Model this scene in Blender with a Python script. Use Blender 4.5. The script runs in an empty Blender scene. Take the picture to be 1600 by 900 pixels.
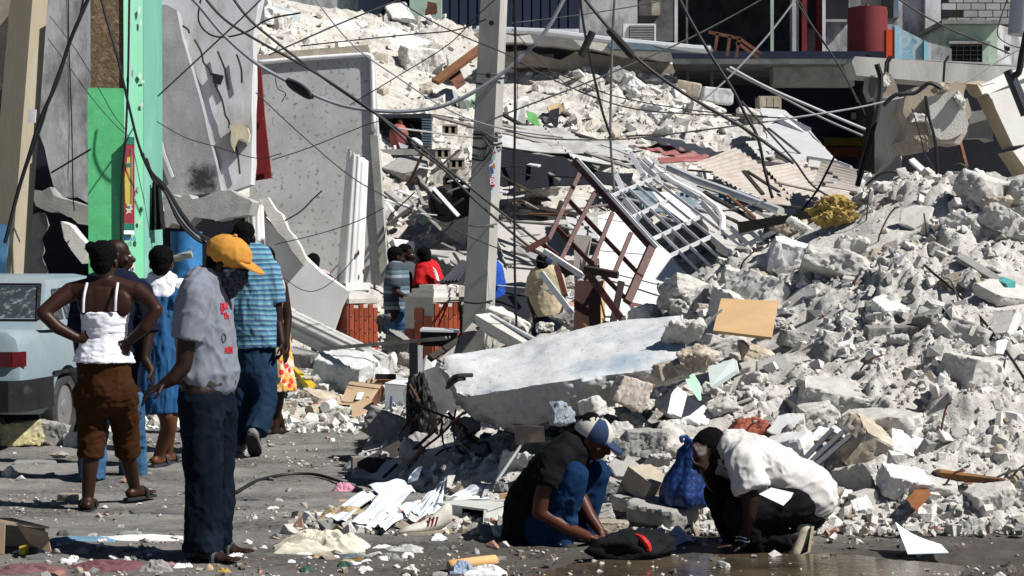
import bpy,bmesh,math,random
import numpy as np
from mathutils import Vector as V,Matrix,Euler
SC=bpy.context.scene
COL=SC.collection
R=math.radians
# ---------------------------------------------------------------- camera, light, exposure
FPX,CH=2986.0,1.6
PITCH=math.atan(60/FPX)
cam_d=bpy.data.cameras.new('camera'); cam=bpy.data.objects.new('camera',cam_d); COL.objects.link(cam)
cam.location=(0,0,CH); cam.rotation_euler=(R(90)-PITCH,0,0)
cam_d.sensor_width=36; cam_d.lens=FPX/1600*36; cam_d.clip_start=.1; cam_d.clip_end=3000
SC.camera=cam
SUN=V((.93,-.37,0)).normalized()*math.cos(R(47))+V((0,0,math.sin(R(47))))
sl=bpy.data.lights.new('sun','SUN'); sl.energy=5.0; sl.angle=R(.5); sl.color=(1,.975,.94)
so=bpy.data.objects.new('sun',sl); COL.objects.link(so)
so.rotation_euler=SUN.to_track_quat('Z','Y').to_euler()
W=bpy.data.worlds.new('World'); SC.world=W; W.use_nodes=True
wn=W.node_tree.nodes; wl=W.node_tree.links
sky=wn.new('ShaderNodeTexSky'); sky.sky_type='NISHITA'; sky.sun_disc=False; sky.air_density=.4; sky.dust_density=.1
sky.sun_elevation=R(47); sky.sun_rotation=math.atan2(SUN.x,SUN.y)
wl.new(sky.outputs[0],wn['Background'].inputs[0]); wn['Background'].inputs[1].default_value=.05
SC.view_settings.view_transform='Standard'; SC.view_settings.look='None'
SC.view_settings.exposure=.42; SC.view_settings.gamma=1
SC.cycles.max_bounces=4; SC.cycles.diffuse_bounces=1; SC.cycles.glossy_bounces=2
SC.cycles.use_denoising=True

# ---------------------------------------------------------------- pixels to places
cP,sP=math.cos(PITCH),math.sin(PITCH)
def ray(px,py):
    a=(px-800)/FPX; b=(450-py)/FPX
    return V((a,cP+b*sP,-sP+b*cP))
def P(px,py,Y):
    d=ray(px,py); return V((0,0,CH))+d*(Y/d.y)
def G(px,py,z=0.):
    d=ray(px,py); return V((0,0,CH))+d*((z-CH)/d.z)
def m_px(px,Y):return px*Y/FPX
def lerp(a,b,t):return a+(b-a)*t

# ---------------------------------------------------------------- numpy noise
def _h(ix,iy,iz,s):
    n=(ix.astype(np.int64)*374761393+iy.astype(np.int64)*668265263+iz.astype(np.int64)*2147483647+s*974711)&0xffffffff
    n=((n^(n>>13))*1274126177)&0xffffffff
    n=((n^(n>>16))*2246822519)&0xffffffff
    return ((n^(n>>15))&0xffffff)/float(0xffffff)
def vn3(p,s=0):
    i=np.floor(p); f=p-i; f=f*f*(3-2*f); i=i.astype(np.int64)
    r=0
    for dx in (0,1):
        for dy in (0,1):
            for dz in (0,1):
                w=(f[:,0] if dx else 1-f[:,0])*(f[:,1] if dy else 1-f[:,1])*(f[:,2] if dz else 1-f[:,2])
                r=r+w*_h(i[:,0]+dx,i[:,1]+dy,i[:,2]+dz,s)
    return r*2-1
def fbm3(p,o=4,s=0,g=.5):
    r=0; a=1
    for k in range(o):
        r=r+a*vn3(p*(2.03**k)+17.3*k,s+k); a*=g
    return r
def fbm2(x,y,o=4,s=0,g=.5):
    return fbm3(np.stack([x.ravel(),y.ravel(),np.full(x.size,.37)],1),o,s,g).reshape(x.shape)
def stones2(x,y,cell,s):
    """height of randomly sized lumps scattered one to a cell"""
    gx=np.floor(x/cell); gy=np.floor(y/cell); best=np.zeros_like(x)
    for dx in (-1,0,1):
        for dy in (-1,0,1):
            cx=gx+dx; cy=gy+dy; z=np.zeros_like(cx)
            jx=(cx+_h(cx,cy,z,s))*cell; jy=(cy+_h(cx,cy,z,s+1))*cell
            r=cell*(.25+.55*_h(cx,cy,z,s+2)**2)
            a=_h(cx,cy,z,s+3)*6.28; ex=.6+.6*_h(cx,cy,z,s+4)
            ux=(x-jx)*np.cos(a)+(y-jy)*np.sin(a); uy=(-(x-jx)*np.sin(a)+(y-jy)*np.cos(a))*ex
            uy=uy*1.15; d=np.maximum(np.maximum(np.abs(ux),np.abs(uy)),.74*(np.abs(ux+uy*(.6+.5*ex))+.18*np.abs(uy)))
            top=r*(.22+.5*_h(cx,cy,z,s+5))+ux*(_h(cx,cy,z,s+6)-.5)*1.1+uy*(_h(cx,cy,z,s+7)-.5)*1.1
            best=np.maximum(best,np.clip((r-d)*3.2,0,np.maximum(top,0)))
    return best

# ---------------------------------------------------------------- materials
def lin(c):return tuple(((v/255+.055)/1.055)**2.4 if v/255>.04045 else v/255/12.92 for v in c)
MATS={}
class NT:
    def __init__(s,name):
        s.m=bpy.data.materials.new(name); s.m.use_nodes=True; s.t=s.m.node_tree
        s.b=s.t.nodes['Principled BSDF']; s.co=None
    def n(s,ty,**k):
        o=s.t.nodes.new('ShaderNode'+ty)
        for a,b in k.items():setattr(o,a,b)
        return o
    def l(s,a,b):s.t.links.new(a,b)
    def coord(s,scale=(1,1,1)):
        if s.co is None:s.co=s.n('TexCoord').outputs['Object']
        if scale==(1,1,1):return s.co
        mp=s.n('Mapping'); mp.inputs['Scale'].default_value=scale; s.l(s.co,mp.inputs[0]); return mp.outputs[0]
    def noise(s,scale,detail=5,rough=.6,st=(1,1,1),dist=0):
        o=s.n('TexNoise'); o.inputs['Scale'].default_value=scale; o.inputs['Detail'].default_value=detail
        o.inputs['Roughness'].default_value=rough; o.inputs['Distortion'].default_value=dist
        s.l(s.coord(st),o.inputs['Vector']); return o.outputs[0]
    def ramp(s,fac,stops):
        o=s.n('ValToRGB'); e=o.color_ramp.elements
        while len(e)<len(stops):e.new(.5)
        for i,(p,c) in enumerate(stops):
            e[i].position=p; e[i].color=(c,c,c,1) if not hasattr(c,'__len__') else (*c[:3],1)
        s.l(fac,o.inputs[0]); return o.outputs[0]
    def mix(s,fac,a,b,mode='MIX'):
        o=s.n('Mix',data_type='RGBA',blend_type=mode)
        for sock,val in ((o.inputs[0],fac),(o.inputs[6],a),(o.inputs[7],b)):
            if hasattr(val,'is_output') or hasattr(val,'links'):s.l(val,sock)
            elif hasattr(val,'__len__'):sock.default_value=(*val[:3],1)
            else:sock.default_value=val
        return o.outputs[2]
    def mul(s,a,v):
        o=s.n('Math',operation='MULTIPLY'); s.l(a,o.inputs[0])
        if hasattr(v,'links'):s.l(v,o.inputs[1])
        else:o.inputs[1].default_value=v
        return o.outputs[0]
    def bump(s,h,strength,dist=.02):
        o=s.n('Bump'); o.inputs['Strength'].default_value=strength; o.inputs['Distance'].default_value=dist
        s.l(h,o.inputs['Height'])
        if s.b.inputs['Normal'].links:s.l(s.b.inputs['Normal'].links[0].from_socket,o.inputs['Normal'])
        s.l(o.outputs[0],s.b.inputs['Normal'])
def M(name,col,rough=.85,var=.25,vs=4.,bump=.35,bs=35.,bd=.01,col2=None,cs=2.5,ct=(.45,.65),rnd=0.,metal=0.,spec=.3,speck=None,st=(1,1,1)):
    """procedural paint/stone/cloth: base colour with two scales of variation, optional patches of a second colour, bump"""
    t=NT(name); b=t.b; b.inputs['Roughness'].default_value=rough; b.inputs['Metallic'].default_value=metal
    b.inputs['Specular IOR Level'].default_value=spec
    n1=t.noise(vs,6,.65,st)
    f=t.ramp(n1,[(.25,1-var),(.75,1+var)])
    base=col
    if col2 is not None:
        base=t.mix(t.ramp(t.noise(cs,5,.65,st),[(ct[0],0),(ct[1],1)]),col,col2)
    c=t.mix(1.,base,f,'MULTIPLY')
    if speck:
        c=t.mix(t.ramp(t.noise(speck[0],2,.5),[(speck[1],0),(speck[1]+.06,1)]),c,speck[2])
    if rnd:
        oi=t.n('ObjectInfo'); c=t.mix(1.,c,t.ramp(oi.outputs['Random'],[(0,1-rnd),(1,1+rnd*.4)]),'MULTIPLY')
    t.l(c,b.inputs['Base Color'])
    if bump:
        t.bump(t.noise(bs,6,.7,st),bump,bd)
    MATS[name]=t.m; return t.m

# ---------------------------------------------------------------- mesh builder
WL={}
def tag(o,label=None,cat=None,group=None,kind=None):
    for k,v in (('label',label),('category',cat),('group',group),('kind',kind)):
        if v:o[k]=v
    return o
def thing(name,label,cat,loc,group=None):
    o=bpy.data.objects.new(name,None); COL.objects.link(o); o.location=loc; o.empty_display_size=.1
    WL[o]=V(loc); return tag(o,label,cat,group)
def OBJ(name,v,f,mat,parent=None,smooth=False,label=None,cat=None,group=None,kind=None,mi=None,org=None):
    a=np.array([tuple(x) for x in v],dtype=np.float64)
    if parent is not None:o0=WL[parent]
    elif org is not None:o0=V(org)
    else:o0=V((a[:,0].mean(),a[:,1].mean(),a[:,2].min()))
    a=a-np.array(o0)
    me=bpy.data.meshes.new(name); me.from_pydata(a.tolist(),[],f)
    for m in (mat if isinstance(mat,(list,tuple)) else [mat]):me.materials.append(m)
    if mi is not None:me.polygons.foreach_set('material_index',mi)
    me.update(); me.shade_smooth()
    if not smooth:me.set_sharp_from_angle(angle=R(31))
    o=bpy.data.objects.new(name,me); COL.objects.link(o)
    if parent is not None:o.parent=parent
    else:o.location=o0
    WL[o]=V(o0)
    return tag(o,label,cat,group,kind)
def frame_of(d,up=V((0,0,1))):
    d=V(d).normalized(); up=V(up)
    if abs(d.dot(up.normalized()))>.985:up=V((0,1,0)) if abs(d.y)<.9 else V((1,0,0))
    x=d.cross(up).normalized(); y=x.cross(d).normalized()
    return x,y,d
class MB:
    def __init__(s):s.v=[]; s.f=[]; s.mi=[]; s.cur=0
    def add(s,v,f):
        n=len(s.v); s.v+=[V(x) for x in v]; s.f+=[tuple(i+n for i in q) for q in f]; s.mi+=[s.cur]*len(f); return s
    def box(s,c,size,rot=None):
        hx,hy,hz=(q/2 for q in size); m=rot if isinstance(rot,Matrix) else (Euler(rot).to_matrix() if rot else Matrix.Identity(3))
        v=[V(c)+m@V((sx*hx,sy*hy,sz*hz)) for sx in (-1,1) for sy in (-1,1) for sz in (-1,1)]
        return s.add(v,[(0,1,3,2),(4,6,7,5),(0,4,5,1),(2,3,7,6),(0,2,6,4),(1,5,7,3)])
    def bar(s,a,b,w,h=None,up=V((0,0,1)),w2=None,h2=None):
        h=h or w; w2=w2 or w; h2=h2 or h; x,y,d=frame_of(V(b)-V(a),up)
        v=[V(p)+x*(sx*ww/2)+y*(sy*hh/2) for p,ww,hh in ((a,w,h),(b,w2,h2)) for sx,sy in ((-1,-1),(1,-1),(1,1),(-1,1))]
        return s.add(v,[(3,2,1,0),(4,5,6,7)]+[(i,(i+1)%4,4+(i+1)%4,4+i) for i in range(4)])
    def tube(s,pts,r,n=6,cap=True):
        pts=[V(p) for p in pts]; m=len(pts); rs=r if hasattr(r,'__len__') else [r]*m
        v=[]; x=None
        for i,p in enumerate(pts):
            d=(pts[min(i+1,m-1)]-pts[max(i-1,0)])
            if d.length<1e-9:d=V((0,0,1))
            d.normalize()
            if x is None:x=frame_of(d)[0]
            x=x-d*x.dot(d)
            x=x.normalized() if x.length>1e-6 else frame_of(d)[0]
            y=d.cross(x)
            v+=[p+(x*math.cos(k*2*math.pi/n)+y*math.sin(k*2*math.pi/n))*rs[i] for k in range(n)]
        f=[(i*n+k,i*n+(k+1)%n,(i+1)*n+(k+1)%n,(i+1)*n+k) for i in range(m-1) for k in range(n)]
        if cap:f+=[tuple(reversed(range(n))),tuple(range((m-1)*n,m*n))]
        return s.add(v,f)
    def rings(s,rings,cap=True):
        n=len(rings[0]); v=[p for r in rings for p in r]; m=len(rings)
        f=[(i*n+k,i*n+(k+1)%n,(i+1)*n+(k+1)%n,(i+1)*n+k) for i in range(m-1) for k in range(n)]
        if cap:f+=[tuple(reversed(range(n))),tuple(range((m-1)*n,m*n))]
        return s.add(v,f)
    def cap(s,a,b,ra,rb,side=None,flat=(0,0),n=14):
        """tapered limb; radii may be (along side, across); round or flat ends"""
        a,b=V(a),V(b); ra=ra if hasattr(ra,'__len__') else (ra,ra); rb=rb if hasattr(rb,'__len__') else (rb,rb)
        d=(b-a); L=d.length; d=d/L if L>1e-6 else V((0,0,1))
        if side is None:x,y,_=frame_of(d)
        else:
            x=V(side)-d*V(side).dot(d); x.normalize(); y=d.cross(x)
        st=[]
        if not flat[0]:st+=[(a-d*(min(ra)*math.sin(t)),ra[0]*math.cos(t),ra[1]*math.cos(t)) for t in (1.5,1.1,.6)]
        st+=[(lerp(a,b,t),lerp(ra[0],rb[0],t),lerp(ra[1],rb[1],t)) for t in (0,.5,1)]
        if not flat[1]:st+=[(b+d*(min(rb)*math.sin(t)),rb[0]*math.cos(t),rb[1]*math.cos(t)) for t in (.6,1.1,1.5)]
        return s.rings([[p+x*(rx*math.cos(k*6.28318/n))+y*(ry*math.sin(k*6.28318/n)) for k in range(n)] for p,rx,ry in st])
    def ell(s,c,r,fr=None,n=14,m=8):
        x,y,z=fr if fr else (V((1,0,0)),V((0,1,0)),V((0,0,1)))
        rg=[]
        for i in range(1,m):
            t=math.pi*i/m-math.pi/2
            rg.append([V(c)+x*(r[0]*math.cos(t)*math.cos(k*6.28318/n))+y*(r[1]*math.cos(t)*math.sin(k*6.28318/n))+z*(r[2]*math.sin(t)) for k in range(n)])
        return s.rings(rg)
    def slab(s,pts,th,jag=0,seed=1,step=.25):
        """prism: an outline (any 3D polygon) with real thickness th (vector); jag = broken edge"""
        pts=[V(p) for p in pts]; th=V(th)
        if jag:
            rg=random.Random(seed); q=[]
            for i,p in enumerate(pts):
                b=pts[(i+1)%len(pts)]; n=max(1,int((b-p).length/step)); q.append(p)
                for k in range(1,n):q.append(lerp(p,b,(k+rg.uniform(-.3,.3))/n)+V((rg.uniform(-1,1),0,rg.uniform(-1,1)))*jag)
            pts=q
        nrm=V((0,0,0))
        for i,p in enumerate(pts):nrm+=p.cross(pts[(i+1)%len(pts)])
        if nrm.dot(th)>0:pts=pts[::-1]
        n=len(pts); rg=random.Random(seed+5)
        back=[p+th*(1+(rg.uniform(-.25,.25) if jag else 0)) for p in pts]
        return s.add(pts+back,[tuple(range(n)),tuple(reversed(range(n,2*n)))]+[(i,n+i,n+(i+1)%n,(i+1)%n) for i in range(n)])
    def sheet(s,A,B,Cc,D,nu,nv,fn,th=.01):
        """curved sheet A-B (u) by A-D (v); fn(u,v) lifts along the normal"""
        A,B,Cc,D=map(V,(A,B,Cc,D)); nr=(B-A).cross(D-A).normalized(); v=[]
        for side in (0,1):
            for j in range(nv+1):
                for i in range(nu+1):
                    u,w=i/nu,j/nv
                    v.append(lerp(lerp(A,B,u),lerp(D,Cc,u),w)+nr*(fn(u,w)-side*th))
        q=(nu+1)*(nv+1); f=[]
        for j in range(nv):
            for i in range(nu):
                a=j*(nu+1)+i; f.append((a,a+1,a+nu+2,a+nu+1)); f.append((q+a,q+a+nu+1,q+a+nu+2,q+a+1))
        ed=[i for i in range(nu)]; 
        for i in range(nu):
            a=i; f.append((a,q+a,q+a+1,a+1)); a=nv*(nu+1)+i; f.append((a,a+1,q+a+1,q+a))
        for j in range(nv):
            a=j*(nu+1); f.append((a,a+nu+1,q+a+nu+1,q+a)); a+=nu; f.append((a,q+a,q+a+nu+1,a+nu+1))
        return s.add(v,f)
    def disc(s,c,nrm,r,n=16,th=.01):
        x,y,d=frame_of(nrm)
        rg=lambda o:[V(c)+d*o+(x*math.cos(k*6.28318/n)+y*math.sin(k*6.28318/n))*r for k in range(n)]
        return s.rings([rg(0),rg(th)])
    def build(s,name,mat,parent=None,**k):
        return OBJ(name,s.v,s.f,mat,parent,mi=s.mi if any(s.mi) else None,**k)
def spline(pts,n=8):
    pts=[V(p) for p in pts]
    if len(pts)<3:return [lerp(pts[0],pts[-1],i/n) for i in range(n+1)]
    q=[pts[0]*2-pts[1]]+pts+[pts[-1]*2-pts[-2]]; out=[]
    for i in range(1,len(q)-2):
        a,b,c,d=q[i-1:i+3]
        for k in range(n):
            t=k/n
            out.append(.5*((2*b)+(c-a)*t+(2*a-5*b+4*c-d)*t*t+(3*b-a-3*c+d)*t**3))
    return out+[pts[-1]]

# ---------------------------------------------------------------- palette
white_rub=M('white_rubble',(.68,.655,.605),.95,.2,3.5,.8,60,.014,(.48,.45,.40),2.2,(.52,.74),rnd=.16)
white_pl=M('white_plaster',(.72,.71,.69),.9,.12,2.5,.35,45,.006,(.52,.48,.42),2.2,(.62,.8),rnd=.1)
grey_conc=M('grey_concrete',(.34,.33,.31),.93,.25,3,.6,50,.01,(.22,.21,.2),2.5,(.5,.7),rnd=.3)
dark_conc=M('dark_concrete_and_shade',(.13,.13,.13),.95,.35,3,.5,40,.01,(.05,.05,.055),2,(.45,.7),rnd=.2)  # dark grey concrete; also stands in for shade in gaps and rooms
tan_conc=M('tan_concrete',(.40,.34,.26),.93,.25,4,.6,50,.01,(.55,.5,.43),3,(.5,.7),rnd=.25)
pole_conc=M('pole_concrete',(.40,.39,.36),.9,.2,2,.4,60,.006,(.27,.26,.24),3,(.45,.7),st=(1,1,.25))
tan_pole=M('tan_pole_concrete',(.36,.31,.22),.9,.15,2,.3,50,.006,(.5,.47,.4),1.2,(.5,.75),st=(1,1,.3))
stucco=M('speckled_stucco',(.50,.50,.49),.95,.16,1.3,.35,55,.006,(.38,.37,.35),1.1,(.45,.7),speck=(16,.60,(.27,.27,.27)))
wall_grey=M('weathered_wall_render',(.46,.46,.47),.92,.3,2.6,.5,22,.012,(.21,.205,.2),2.2,(.45,.60),st=(1,1,.45))
wall_white=M('dusty_white_wall',(.60,.61,.62),.92,.2,2.4,.4,20,.01,(.38,.36,.33),2.0,(.5,.68),st=(1,1,.4))
dark_in=M('dark_interior',(.012,.014,.02),.9,.4,2,.2,20)  # near-black colour standing in for shade in openings and recesses
navy_wall=M('navy_paint_and_shade',(.012,.02,.045),.75,.3,1.5,.2,20,st=(1,1,.15))
rust=M('rusty_steel',(.16,.065,.035),.75,.4,9,.4,60,.004,(.06,.03,.02),5)
brown_paint=M('brown_painted_iron',(.085,.03,.025),.6,.5,14,.3,60,.003,(.30,.25,.22),6,(.6,.75))
white_paint=M('white_painted_iron',(.74,.73,.73),.6,.15,10,.2,60,.003,(.45,.3,.27),7,(.66,.74))
wood_grey=M('grey_weathered_wood',(.33,.31,.28),.9,.3,5,.4,30,.005,(.20,.18,.16),3,rnd=.35)
wood_dark=M('dark_charred_wood',(.035,.028,.024),.85,.5,6,.5,30,.006,(.09,.07,.05),4,(.55,.75),rnd=.2)
wood_brown=M('brown_wood',(.17,.08,.035),.8,.35,8,.4,30,.005,(.09,.045,.02),4,rnd=.2,st=(.3,1,1))
plywood=M('tan_plywood',(.47,.31,.16),.8,.12,8,.15,60,.003,(.38,.25,.13),3,(.5,.7),st=(.35,1,1))
card=M('brown_cardboard',(.42,.30,.19),.9,.12,4,.15,60,.003,(.34,.24,.15),2)
paper=M('white_paper',(.75,.79,.85),.85,.05,4,.1,20,.003,(.62,.68,.76),2.5)
tin_tan=M('tan_corrugated_iron',(.43,.39,.345),.7,.15,4,.15,30,.003,(.36,.30,.25),2.5,rnd=.1)
tin_grey=M('grey_corrugated_iron',(.44,.44,.43),.65,.2,4,.15,30,.003,(.30,.28,.26),2.5,rnd=.2)
tin_blue=M('slate_blue_corrugated_iron',(.10,.15,.19),.6,.2,4,.15,30,.003,(.16,.2,.23),3)
tin_dark=M('dark_tin',(.03,.035,.045),.6,.3,4,.15,30,.003)
tin_red=M('dull_red_tin',(.27,.09,.085),.7,.2,5,.15,30,.003,(.34,.17,.16),3)
alu=M('bright_aluminium',(.62,.64,.66),.45,.12,8,.1,40,.002,metal=.3)
black_rub=M('black_cable_sheath',(.012,.012,.014),.6,.2,5,0)
grey_cab=M('grey_cable_sheath',(.22,.23,.25),.6,.2,5,0)
lite_cab=M('pale_cable_sheath',(.42,.43,.44),.6,.15,5,0)
green_paint=M('bright_green_paint',(.085,.42,.16),.8,.25,3.5,.5,45,.006,(.11,.50,.21),1.6,(.4,.7),speck=(17,.66,(.2,.45,.25)))
mint_paint=M('mint_green_paint',(.22,.50,.35),.75,.12,2,.3,30,.005,(.13,.55,.25),1.3,(.45,.62),st=(1,1,.3))
teal_paint=M('teal_green_paint',(.14,.36,.28),.75,.15,2,.3,30,.005,(.27,.52,.43),1.5,(.5,.7),st=(1,1,.3))
pebble=M('exposed_brown_pebbledash',(.13,.085,.05),.9,.35,9,1.,20,.03,(.22,.16,.1),16,(.5,.62))
red_paint=M('dark_red_paint',(.20,.018,.02),.6,.2,3,.2,30,.004,(.14,.015,.018),2)
tank_red=M('oxide_red_tank_paint',(.16,.022,.024),.6,.15,3,.1,20,.003)
tile_red=M('red_brown_glazed_tile',(.30,.065,.03),.45,.2,6,.1,40,.003,(.2,.04,.022),6,(.45,.7),rnd=.35)
mortar=M('pale_mortar',(.46,.43,.38),.95,.2,8,.5,60,.006)
pale_green=M('pale_green_plaster',(.42,.55,.44),.85,.15,3,.25,30,.005,(.34,.42,.34),2)
slab_mint=M('mint_plaster',(.32,.52,.38),.85,.12,4,.2,30,.005)
foam_y=M('yellow_foam',(.48,.34,.11),.95,.35,14,1.,30,.03,(.3,.2,.06),10)
rub_black=M('black_rubber',(.02,.02,.021),.8,.3,9,.4,40,.005,(.06,.055,.05),5,(.6,.8))
blue_pl=M('blue_plastic_sheet',(.02,.10,.42),.5,.3,9,.5,14,.02,(.05,.2,.6),9,(.5,.6))
yellow_p=M('yellow_plastic',(.62,.42,.03),.55,.12,5,.1,30)
red_pl=M('bright_red_plastic',(.55,.025,.02),.5,.15,5,.2,20)
# ---------------------------------------------------------------- terrain heights
CRX=np.array([-1.6,-1.2,-.75,0,.8,1.44,1.82,2.21,2.49,2.93,3.3,3.87,4.6,8])
CRZ=np.array([0,.02,.22,.40,.64,.98,1.24,1.5,1.7,1.98,2.12,2.14,2.04,1.9])
FRX=np.array([-2,-1,-.3,.3,.8,1.3,4,8]); FRD=np.array([13.6,13.3,12.0,11.35,11.1,11.0,10.85,10.8])
def heap_h(x,d):
    x=np.asarray(x,float); d=np.asarray(d,float)
    cz=np.interp(x,CRX,CRZ); f=np.interp(x,FRX,FRD); top=np.interp(x,[-2,0,1,8],[15,15.5,16.4,16.6])
    t=np.clip((d-f)/(top-f),-1,1)
    up=np.where(t>0,1-(1-np.clip(t,0,1))**1.25,0)
    fall=np.interp(d-top,[0,.6,3.5,6],[1,1.0,.35,-.1])
    h=cz*up*fall+.05*np.clip(t*6,0,1)
    h=h+.10*fbm2(x,d,3,11)*np.clip(t*4,0,1)*np.clip(cz*2,0,1)
    return np.where((t<=0)|(cz<.05),-.06,h)
HPTS=[(430,657,17.6),(600,657,17.6),(300,680,17.2),(500,606,19.5),(460,578,20.5),(600,625,19.4),(546,596,22),(677,580,22),(620,545,25),(700,500,26),(640,350,30),
 (700,330,30),(640,240,32),(660,170,34),(600,80,37),(700,62,38),(520,30,38),(500,72,36),(740,130,37),(420,40,36),(385,60,34),(760,180,34.5),
 (800,450,25),(800,380,28),(850,310,30),(800,225,33),(850,172,35),(900,132,36.5),(1000,150,36),(1050,132,36.5),(1000,212,34),(1000,300,31),(950,400,27),(1100,235,33),
 (1100,330,29),(1180,400,25),(1200,192,34),(1250,300,29.5),(1300,252,32),(1200,300,30),(1340,300,29),(1150,155,36),(1400,300,27),(1500,270,27),(1700,260,27),(1300,420,22),(1500,420,21),
 (1600,430,20),(1000,500,21),(0,640,19.2),(150,640,19.2),(-300,640,19.2),(100,470,23),(-200,470,23),(250,480,23),(380,480,24),(380,200,30),(100,200,30),(-200,200,30),(1900,400,21),(1900,250,30)]
_hw=np.array([tuple(P(*p)) for p in HPTS])
def _tps(r2):return np.where(r2>1e-9,r2*np.log(r2+1e-12)*.5,0)
_n=len(_hw); _A=np.zeros((_n+3,_n+3))
_A[:_n,:_n]=_tps(((_hw[:,None,:2]-_hw[None,:,:2])**2).sum(2))+np.eye(_n)*.15
_A[:_n,_n:]=np.c_[np.ones(_n),_hw[:,:2]]; _A[_n:,:_n]=_A[:_n,_n:].T
_wt=np.linalg.solve(_A,np.r_[_hw[:,2],0,0,0])
def hill_h(x,d):
    x=np.asarray(x,float); d=np.asarray(d,float); q=np.stack([x.ravel(),d.ravel()],1); out=np.empty(len(q))
    for k in range(0,len(q),20000):
        c=q[k:k+20000]; K=_tps(((c[:,None]-_hw[None,:,:2])**2).sum(2)); out[k:k+20000]=K@_wt[:_n]+_wt[_n]+c@_wt[_n+1:]
    out=out.reshape(x.shape)
    ds=np.interp(x,[2.9,3.3,4.5,5.2,6,9],[38.5,36.0,33.8,31.8,29.3,27.5])
    out=np.clip(out,-.3,7.2)*np.interp(d-ds,[0,1.6],[1,.3])
    # the street on the left stays flat
    return np.where(d<17.4,-.3,out)
def ground_z(x,y):
    a=np.array([x]); b=np.array([y])
    return max(0.,float(heap_h(a,b)[0]) if y<22 else 0.,float(hill_h(a,b)[0]) if y>17.4 else 0.)
def hit(px,py,y0=9.4,y1=44):
    """first ground point seen at a pixel"""
    r=ray(px,py); ys=np.linspace(y0,y1,700); t=ys/r.y; xs=r.x*t; zs=CH+r.z*t
    g=np.maximum(0,np.maximum(np.where(ys<22,heap_h(xs,ys),0),np.where(ys>17.4,hill_h(xs,ys),0)))
    k=np.nonzero(zs<=g)[0]
    k=k[0] if len(k) else len(ys)-1
    return V((xs[k],ys[k],g[k] if len(np.nonzero(zs<=g)[0]) else zs[k]))
def grid_mesh(name,x0,x1,nx,d0,d1,nd,hf,mat,kind,smooth=True):
    X,D=np.meshgrid(np.linspace(x0,x1,nx),np.linspace(d0,d1,nd)); Z=hf(X,D)
    v=np.stack([X,D,Z],2).reshape(-1,3); i=np.arange(nx*nd).reshape(nd,nx)
    f=np.stack([i[:-1,:-1],i[:-1,1:],i[1:,1:],i[1:,:-1]],2).reshape(-1,4)
    me=bpy.data.meshes.new(name); me.vertices.add(len(v)); me.vertices.foreach_set('co',v.ravel())
    me.loops.add(f.size); me.loops.foreach_set('vertex_index',f.ravel().astype(np.int32))
    me.polygons.add(len(f)); me.polygons.foreach_set('loop_start',np.arange(0,f.size,4,dtype=np.int32))
    me.update(); me.materials.append(mat)
    if not smooth:me.shade_flat()
    o=bpy.data.objects.new(name,me); COL.objects.link(o); o['kind']=kind; WL[o]=V((0,0,0)); return o
# road: grey dusty asphalt, darker and damp along the front
t=NT('dusty_road'); b=t.b
dust=t.ramp(t.noise(1.1,7,.68,(.6,1.6,1)),[(.40,0),(.60,1)])
grit=t.ramp(t.noise(26,4,.7),[(.35,(.035,.032,.03)),(.62,(.17,.16,.145))])
c=t.mix(dust,grit,t.mix(t.noise(9,5,.7),(.12,.115,.107),(.32,.305,.28)))
sx=t.n('SeparateXYZ'); t.l(t.coord(),sx.inputs[0])
dm=t.n('Math',operation='MULTIPLY_ADD'); t.l(t.noise(1.3,5,.6),dm.inputs[0]); dm.inputs[1].default_value=1.6; t.l(sx.outputs['Y'],dm.inputs[2])
damp=t.ramp(t.mul(dm.outputs[0],.05),[(.555,1),(.60,0)]); sxa=t.n('MapRange'); t.l(sx.outputs['X'],sxa.inputs[0]); sxa.inputs[1].default_value=-1.5; sxa.inputs[2].default_value=.1; sxa.inputs[3].default_value=.35; damp=t.mul(damp,sxa.outputs[0])  # the wet dirty gutter strip nearest us
sxm=t.ramp(t.mul(sx.outputs['X'],.1),[(.0,.45),(.04,1)])
c=t.mix(t.mul(damp,.9),c,t.mix(t.noise(30,4,.7),(.022,.02,.018),(.10,.085,.07)))
t.l(c,b.inputs['Base Color']); t.l(t.ramp(damp,[(0,.95),(1,.62)]),b.inputs['Roughness']); b.inputs['Specular IOR Level'].default_value=.3
t.bump(t.noise(38,6,.75),.8,.012); t.bump(t.noise(6,4,.6),.5,.03)
road_m=t.m
def road_h(X,D):
    return .012*fbm2(X*1.5,D*1.5,4,31)+.018*np.clip(fbm2(X*3,D*3,3,35)-.1,0,1)+stones2(X,D,.16,60)*.22*np.clip(fbm2(X*.8,D*.8,2,44)+.25,0,1)        -.035*np.clip((10.9-D)/.5,0,1)*np.clip((X+.3)/.5,0,1)
grid_mesh('road',-7,6,420,8.2,24,460,road_h,road_m,'structure')
MB().add([(-400,-300,-.1),(400,-300,-.1),(400,900,-.1),(-400,900,-.1)],[(0,1,2,3)]).build('ground',grey_conc,kind='structure')
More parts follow.
